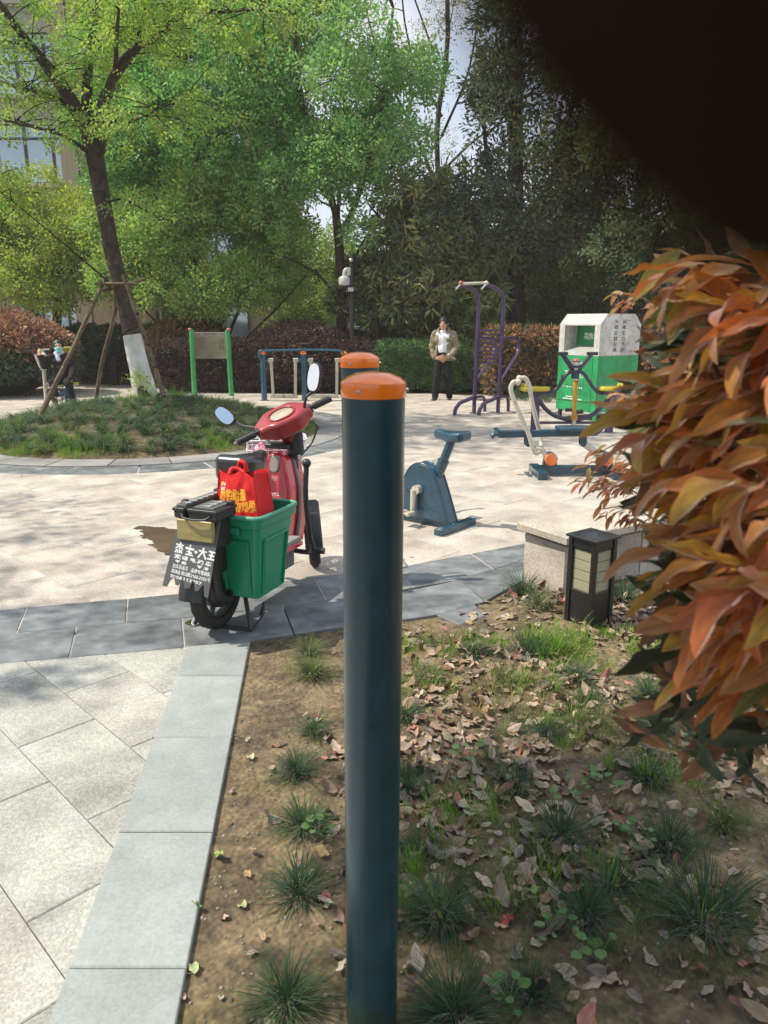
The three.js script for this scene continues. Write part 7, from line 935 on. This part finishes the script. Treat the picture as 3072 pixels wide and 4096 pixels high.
  // small round-leaved weeds
  const wl = leafGeo(0.026, 0.022, { nu: 4, nv: 1, fold: 0.15, blunt: 0.5 }), weedM = leafMat([0.12, 0.26, 0.05]); [[1300, 1700, 'round leaved weed near the middle of the bed'], [1225, 1720, 'round leaved weed by the orange fallen leaf'], [1190, 2020, 'round leaved weed beside the red leaf'], [1290, 2080, 'round leaved weed at the shaded bottom'], [1010, 1640, 'tiny leaved bright weed right of the post'], [1370, 1830, 'weed between the shaded tufts'], [1100, 2170, 'fine leaved weed at the bottom edge'], [1500, 1640, 'pair of round weed leaves on the rubble'], [690, 1810, 'tiny bright weed beside the large dark tuft']].forEach(([u, v, lab]) => { const [x, z] = ground(u, v), g = [], st = []; for (let i = 0; i < 9; i++) { const a = r() * 6.28, q = rr(0.01, 0.06, r), h = rr(0.015, 0.06, r), p = V(Math.cos(a) * q, h, Math.sin(a) * q); st.push(tube([[0, 0, 0], [p.x * 0.6, h * 0.8, p.z * 0.6], p.toArray()], 0.0012, 4, { n: 4 })); g.push(orient(wl.clone(), p, V(Math.cos(a), 0.1, Math.sin(a)), rr(-0.3, 0.3, r), rr(0.7, 1.4, r))); } const t = thing('weed', lab, 'weed', [x, bedH(x, z), z]); stuffPart('leaves', join(g), weedM, t); stuffPart('stems', join(st), weedM, t); });
  // fallen leaves: the litter, and the ones that lie apart
  const dl = [leafGeo(0.062, 0.028, { nu: 7, nv: 2, curl: 0.7, fold: 0.3, wave: 0.1 }), leafGeo(0.07, 0.031, { nu: 7, nv: 2, curl: -0.5, fold: 0.25, wave: 0.15 }), leafGeo(0.055, 0.028, { nu: 7, nv: 2, curl: 0.3, fold: -0.25, wave: 0.2 }), leafGeo(0.08, 0.034, { nu: 7, nv: 2, curl: 1.3, fold: 0.6, wave: 0.25 })];
  const dm = std([1, 1, 1], 0.75, { map: texLeaf, side: THREE.DoubleSide }), pal = [[0.48, 0.36, 0.26], [0.52, 0.41, 0.31], [0.38, 0.26, 0.18], [0.44, 0.31, 0.19], [0.42, 0.33, 0.22], [0.28, 0.18, 0.12], [0.40, 0.18, 0.13], [0.56, 0.47, 0.33], [0.36, 0.29, 0.22], [0.46, 0.36, 0.26], [0.5, 0.42, 0.33]];
  const lists = dl.map(() => []), cl = dl.map(() => []); for (let i = 0; i < 13000; i++) { const z = rr(-4.3, -1.1, r), x = rr(-0.55, 2.2, r), dens = sstep(-0.3, 0.15, x) * (0.3 + 0.95 * sstep(0.42, 0.62, fbm(x * 2.6 + 4, z * 2.6, 3))) * mix(0.55, 1, sstep(-1.2, -2.0, z)) * (1 - 0.7 * sstep(1.3, 1.8, x)) + (x < 0 ? 0.05 * sstep(-0.5, -0.2, x) : 0); if (x - stripR(z) < 0.03 || z - lerpPts(BAND_NEAR, x) < 0.03 || r() > dens * 0.5) continue; const k2 = Math.floor(r() * 4); lists[k2].push(orient(null, V(x, bedH(x, z) + rr(0.006, 0.022, r), z), V(Math.cos(i), rr(-0.15, 0.2, r), Math.sin(i * 1.3)), rr(-0.55, 0.55, r) + (r() < 0.4 ? 3.1 : 0), rr(0.45, 1.15, r))); const c = pal[Math.floor(r() * pal.length)], kk = rr(0.6, 1.25, r); cl[k2].push(lin(c[0] * kk, c[1] * kk, c[2] * kk)); }
  dl.forEach((g, i) => { const m = scatter('fallen_leaves', g, dm, lists[i], null, (j) => cl[i][j]); m.userData.label = 'brown fallen leaf litter covering the soil bed'; m.userData.category = 'leaf litter'; });
  const lone = [[545, 1641, .9, [0.62, 0.62, 0.36], 'pale yellow half leaf on the bare soil left of the post'], [590, 1655, .7, [0.55, 0.45, 0.3], 'cream dry leaf beside the pale yellow half leaf'], [540, 1592, .5, [0.5, 0.38, 0.3], 'small rolled leaf on the bare soil'], [594, 1612, .5, [0.6, 0.16, 0.08], 'small orange red leaf on the bare soil'], [492, 1712, .6, [0.55, 0.36, 0.33], 'pink leaf beside the kerb strip edge'], [462, 1842, .9, [0.30, 0.42, 0.12], 'green and yellow leaf lying across the kerb edge'], [540, 1895, .7, [0.42, 0.3, 0.14], 'brown rolled leaf in the middle of the bare soil'], [530, 1962, .8, [0.42, 0.5, 0.22], 'long pale green leaf on the bare soil'], [495, 1980, .5, [0.6, 0.42, 0.33], 'small pink tan leaf left of the pale green leaf'], [440, 1958, .7, [0.28, 0.46, 0.16], 'light green leaf close to the kerb strip'], [420, 2105, .8, [0.45, 0.55, 0.28], 'pale green leaf at the kerb edge near the bottom'], [400, 2160, .9, [0.58, 0.36, 0.32], 'pinkish leaf on the kerb edge at the bottom'], [475, 2165, .5, [0.5, 0.5, 0.38], 'small round pale leaf at the bottom of the soil'], [690, 1550, .8, [0.45, 0.13, 0.10], 'red leaf by the tuft left of the post'], [720, 1635, .9, [0.55, 0.22, 0.17], 'pink red curved leaf beside the blue post'], [700, 1935, 1.0, [0.36, 0.12, 0.09], 'dark red leaf left of the post base'], [722, 1970, .8, [0.4, 0.5, 0.26], 'pale green torn leaf beside the post base'], [712, 1855, 1.1, [0.55, 0.38, 0.16], 'yellow brown leaf left of the post'], [1105, 1990, .8, [0.4, 0.07, 0.05], 'bright red curled leaf right of the post base'], [1145, 2048, 1.1, [0.48, 0.46, 0.28], 'big round pale leaf in the lower middle'], [1165, 1965, 1.0, [0.5, 0.24, 0.18], 'pink brown leaf beside the green leaf'], [1125, 1940, 1.0, [0.32, 0.45, 0.14], 'green leaf right of the broad tuft'], [1245, 2195, 1.0, [0.5, 0.36, 0.1], 'glossy yellow brown leaf at the bottom edge'], [950, 1690, .9, [0.5, 0.44, 0.36], 'big grey pale round leaf right of the post'], [1010, 1790, .8, [0.38, 0.07, 0.05], 'dark red boat shaped leaf in the litter'], [1245, 1715, .9, [0.5, 0.28, 0.09], 'orange brown leaf in the shaded middle'], [1190, 1995, .9, [0.34, 0.3, 0.2], 'grey brown leaf beside the weed'], [1430, 1990, .8, [0.5, 0.25, 0.08], 'orange leaf on the rubble at the right'], [1300, 2130, 1.0, [0.45, 0.36, 0.25], 'upright torn leaf in the shaded bottom'], [770, 2080, .8, [0.4, 0.3, 0.2], 'brown leaf beside the post foot']];
  lone.forEach(([u, v, s, c, lab], i) => { const [x, z] = ground(u, v), o = part('fallen_leaf', leafGeo(0.062 * s, 0.03 * s, { nu: 8, nv: 2, curl: [1.1, -0.7, 0.5, 1.6][i % 4], fold: 0.35, wave: 0.3, blunt: 0.6 }), std(c, 0.6, { map: texLeaf, side: THREE.DoubleSide }), null); o.position.set(x, Math.max(bedH(x, z), x < stripR(z) ? 0.008 : -1) + 0.012, z); o.rotation.set(rr(-0.3, 0.3, r), r() * 6.28, rr(-0.2, 0.25, r)); tag(o, lab, 'leaf', 'single leaves lying on the soil'); });
  // pebbles and clods
  const st = []; const sg = new THREE.IcosahedronGeometry(1, 1); { const p = sg.attributes.position; for (let i = 0; i < p.count; i++) { const v = V(p.getX(i), p.getY(i), p.getZ(i)), k3 = 0.8 + 0.45 * noise3(v.x * 2 + 5, v.y * 2 + 5, v.z * 2 + 5); p.setXYZ(i, v.x * k3, v.y * k3 * 0.7, v.z * k3); } sg.computeVertexNormals(); } const sc = [];
  for (let i = 0; i < 3800; i++) { const z = rr(-4.2, -1.05, r), x = i < 2000 ? rr(0.75, 2.2, r) : rr(-0.6, 1.2, r); if (x - stripR(z) < 0.01 || z - lerpPts(BAND_NEAR, x) < 0.02) continue; if (i < 2000 && r() > sstep(0.7, 1.1, x - 0.25 * (z + 2))) continue; st.push(new THREE.Matrix4().compose(V(x, bedH(x, z) + 0.001, z), new THREE.Quaternion().setFromEuler(new THREE.Euler(r() * 6, r() * 6, r() * 6)), V(1, 1, 1).multiplyScalar(rr(0.002, i < 2000 ? 0.011 : 0.006, r)))); const b = rr(0.13, 0.30, r); sc.push(lin(b, b * 0.86, b * 0.66)); }
  const cl2 = scatter('soil_clods', sg, std([1, 1, 1], 0.95), st, null, (i) => sc[i]); cl2.userData.label = 'small clods and pebbles strewn over the soil bed'; cl2.userData.category = 'soil clods';
  // strip of border grass beside the bin, and leaf scraps on the paving
  patch(3.5, -15.6, 0.9, 60, () => 0, 0.3, M.mondo[0], 'border_grass', 'border grass at the foot of the bronze hedge beside the clothes bin', 0.8);
  const bits = []; for (let i = 0; i < 46; i++) { const x = rr(-5, 5, r), z = rr(-14, -4.6, r); bits.push(orient(null, V(x, 0.008, z), V(Math.cos(i), 0.1, Math.sin(i)), rr(-0.4, 0.4, r), rr(0.5, 1, r))); } const lb = scatter('leaf_scraps', dl[0], dm, bits, null, () => lin(...pal[Math.floor(r() * pal.length)])); lb.userData.label = 'scattered dry leaf scraps on the granite paving'; lb.userData.category = 'leaf litter';
}

// ---------- the big photinia shrub at the right, close to the viewer ----------
{
  const cs = Math.cos(0.24749), sn = Math.sin(0.24749), at = (u, v, d) => { const x = (u - 829.5) / 1620, y = -(v - 1106) / 1620; return V(x * d, 1.55 + (y * cs - sn) * d, -(cs + y * sn) * d); }; // d metres along the view axis
  const r = rngOf(900), t = thing('photinia_shrub', 'large copper orange leafed shrub leaning in from the right beside the path lamp', 'shrub', [1.75, 0, -0.55]), o = t.position;
  const mats = [[0.76, 0.25, 0.022], [0.78, 0.33, 0.025], [0.70, 0.41, 0.035], [0.72, 0.33, 0.09], [0.70, 0.19, 0.025], [0.56, 0.46, 0.06], [0.12, 0.16, 0.025]].map((c, i) => leafMat(c, { map: texLeaf, transmission: 0.58, clearcoat: 0.08, clearcoatRoughness: 0.35 }));
  const G = [0, 1, 2, 3, 4, 5].map((i) => leafGeo(0.070 + (i % 2) * 0.008, 0.018 + (i % 3) * 0.0035, { nu: 12, nv: 3, curl: [0.6, 1.1, -0.4, 0.25, 1.5, 0.7][i], fold: [0.35, 0.2, 0.55, 0.3, 0.25, 0.7][i], wave: [0.05, 0.14, 0.08, 0.2, 0.05, 0.12][i], skew: 0.95, blunt: 0.85 })), twigs = [];
  const shoots = []; // u, v, depth, leaves, scale, green share
  const rows = [[1385, 880, .7], [1375, 940, .72], [1370, 1010, .72], [1350, 850, .7], [1440, 660, .62], [1395, 590, .62], [1500, 620, .6], [1600, 660, .55], [1450, 700, .66], [1560, 740, .6], [1640, 760, .55], [1420, 800, .7], [1500, 830, .64], [1600, 860, .58], [1380, 900, .72], [1470, 930, .66], [1560, 960, .6], [1650, 960, .55], [1390, 1000, .72], [1480, 1030, .66], [1570, 1060, .6], [1400, 1100, .7], [1480, 1130, .66], [1580, 1160, .6], [1650, 1130, .56], [1400, 1200, .68], [1490, 1230, .64], [1580, 1260, .6], [1650, 1290, .56], [1480, 1320, .66], [1560, 1370, .62], [1640, 1400, .58], [1520, 1430, .66], [1590, 1500, .64]];
  let count = 0;
  for (const [u, v, d] of rows) {
    const c = at(u + 62 + (v < 820 ? 45 : 0) + rr(0, 60, r), v + rr(-15, 15, r), d * rr(0.95, 1.1, r)), dir = V(-0.8 + rr(-0.2, 0.2, r), rr(-0.15, 0.25, r), 0.05 + rr(-0.3, 0.3, r)).normalize(), back = c.clone().add(V(rr(0.06, 0.16, r), rr(-0.16, -0.04, r), rr(-0.12, 0.05, r)));
    twigs.push(tube([V(1.7 + rr(-0.2, 0.2, r), rr(0.8, 1.2, r), -0.6 + rr(-0.2, 0.2, r)), back, c], [0.006, 0.004, 0.0018], 5, { n: 8 }));
    const n = 8 + Math.floor(r() * 3), gs = r();
    for (let i = 0; i < n && count < 297; i++, count++) {
      const a = i * 2.4 + r(), k = i / n, side = V(0, Math.sin(a), Math.cos(a)), ld = dir.clone().multiplyScalar(mix(0.95, 0.25, k)).add(side.multiplyScalar(mix(0.28, 0.62, k))).add(V(-0.15, -0.14, 0)), p = c.clone().addScaledVector(dir, mix(0.02, -0.07, k));
      const m = k > 0.75 && r() < 0.6 ? 6 : gs < 0.1 ? (r() < 0.6 ? 5 : 2) : Math.floor(r() * 5), q = part('leaf', G[Math.floor(r() * 6)], mats[m], t); q.applyMatrix4(orient(null, p.sub(o), ld, rr(-0.9, 0.9, r), rr(0.6, 1.15, r)));
    }
  }
  // more young leaves behind the front ones, past the count that is picked apart
  const more = [], mc = []; for (let i = 0; i < 520; i++) { const [u, v, d] = rows[Math.floor(r() * rows.length)], p = at(u + rr(60, 210, r), v + rr(-60, 60, r), d + rr(0.02, 0.2, r)), e = V(-0.7 + rr(-0.3, 0.5, r), rr(-0.55, 0.4, r), rr(-0.5, 0.6, r)); more.push(orient(null, p.sub(o), e, rr(-0.8, 0.8, r), rr(0.55, 1.05, r))); mc.push(tint([[0.42, 0.14, 0.02], [0.44, 0.20, 0.025], [0.36, 0.24, 0.03], [0.14, 0.15, 0.025]][Math.floor(r() * 4)], r, 0.2, 0.2)); }
  scatter('young_foliage', G[0], leafMat([1, 1, 1], { map: texLeaf, transmission: 0.5, clearcoat: 0.2 }), more, t, (i) => mc[i]);
  // inner, older leaves in the shade and the branch frame
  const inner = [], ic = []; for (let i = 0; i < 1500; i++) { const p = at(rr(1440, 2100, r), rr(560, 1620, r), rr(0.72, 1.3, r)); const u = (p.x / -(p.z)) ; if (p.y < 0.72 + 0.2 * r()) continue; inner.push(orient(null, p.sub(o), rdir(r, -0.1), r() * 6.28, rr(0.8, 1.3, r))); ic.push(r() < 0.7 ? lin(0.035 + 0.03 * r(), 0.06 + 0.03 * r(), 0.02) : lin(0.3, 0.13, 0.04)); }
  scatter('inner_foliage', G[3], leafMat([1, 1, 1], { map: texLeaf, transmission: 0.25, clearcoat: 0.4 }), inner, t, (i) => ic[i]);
  stuffPart('twigs', join(twigs.map((g) => g.translate(-o.x, -o.y, -o.z))), std([0.16, 0.06, 0.045], 0.6), t);
  for (let k = 0; k < 6; k++) part('branch', tube([[rr(-0.1, 0.15, r), 0, rr(-0.15, 0.15, r)], [rr(-0.2, 0.2, r), 0.5, rr(-0.2, 0.2, r)], [rr(-0.1, 0.3, r), 1.0, rr(-0.1, 0.3, r)], [rr(-0.2, 0.25, r), 1.5, rr(0, 0.4, r)]], [0.016, 0.012, 0.009, 0.005], 7), M.barkRed, t);
  // dark leaf shapes added close before the lens to fill the dark upper corner
  const cornerDark = phy([0.011, 0.007, 0.0035], 1, { specularIntensity: 0.1, side: THREE.DoubleSide, map: texLeaf });
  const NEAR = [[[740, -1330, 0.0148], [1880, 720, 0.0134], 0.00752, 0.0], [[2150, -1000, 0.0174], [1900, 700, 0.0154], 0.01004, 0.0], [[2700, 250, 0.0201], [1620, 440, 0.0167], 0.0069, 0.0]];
  const tip = at(2250, -400, 0.07).sub(o); part('added_shoot', tube([[0.0, 1.1, 0.2], [-0.9, 1.75, 0.5], tip.toArray()], [0.006, 0.004, 0.002], 6, { n: 12 }), M.barkRed, t);
  for (const [a, b, w, roll] of NEAR) { const A = at(...a), B = at(...b), l = A.distanceTo(B), X = B.clone().sub(A).normalize(), toCam = V(0, 1.55, 0).sub(A.clone().lerp(B, 0.5)).normalize(), Y = toCam.sub(X.clone().multiplyScalar(toCam.dot(X))).normalize(), Z = X.clone().cross(Y); const q = part('leaf', leafGeo(l, w, { nu: 16, nv: 4, fold: -0.12, curl: 0.15, blunt: 0.6, skew: 1.1 }), cornerDark, t, 'dark leaf shape added close before the lens to darken the upper right corner'); q.applyMatrix4(new THREE.Matrix4().makeBasis(X, Y, Z).multiply(new THREE.Matrix4().makeRotationX(roll)).setPosition(A.sub(o))); }
  // a finer leafed neighbour whose twigs reach over the bench
  const n2 = thing('nandina_bush', 'bush with thin twigs of small bronze leaves in front of the stone bench', 'bush', [1.6, 0, -1.65]), o2 = n2.position, fine = leafGeo(0.034, 0.010, { nu: 5, nv: 1, curl: 0.9, fold: 0.3 }), L2 = [], c2 = [], tw = [];
  for (const [u, v, d, u1, v1] of [[1420, 1090, 1.5, 1250, 1040], [1430, 1070, 1.5, 1255, 1010], [1420, 1010, 1.5, 1280, 985], [1400, 960, 1.45, 1300, 975], [1410, 1120, 1.5, 1300, 1100], [1420, 1050, 1.45, 1330, 1000], [1430, 1040, 1.5, 1310, 1060], [1430, 880, 1.4, 1330, 860], [1420, 900, 1.4, 1350, 830], [1440, 690, 1.3, 1340, 640]]) {
    const A = at(u, v, d), B = at(u1, v1, d + rr(-0.05, 0.1, r)), m = A.clone().lerp(B, 0.5).add(V(0, 0.015, 0)); tw.push(tube([V(1.62, 0, -1.65), A.clone().add(V(0.3, -0.2, 0)), A, m, B].map((p) => p.clone().sub(o2)), [0.004, 0.003, 0.0016, 0.001], 5, { n: 16 }));
    for (let i = 0; i < 22; i++) { const p = A.clone().lerp(B, Math.pow(r(), 0.7)).add(V(rr(-0.01, 0.01, r), rr(-0.012, 0.012, r), rr(-0.02, 0.02, r))), e = V(-0.8 + rr(-0.3, 0.5, r), rr(-0.6, 0.35, r), rr(-0.8, 0.8, r)); L2.push(orient(null, p.sub(o2), e, rr(-0.6, 0.6, r), rr(0.7, 1.2, r))); c2.push(tint(r() < 0.5 ? [0.28, 0.11, 0.035] : r() < 0.7 ? [0.24, 0.16, 0.035] : [0.3, 0.09, 0.06], r, 0.25, 0.2)); }
  }
  scatter('leaves', fine, leafMat([1, 1, 1]), L2, n2, (i) => c2[i]); stuffPart('twigs', join(tw), std([0.2, 0.09, 0.06], 0.6), n2);
}

renderer.render(scene, camera);
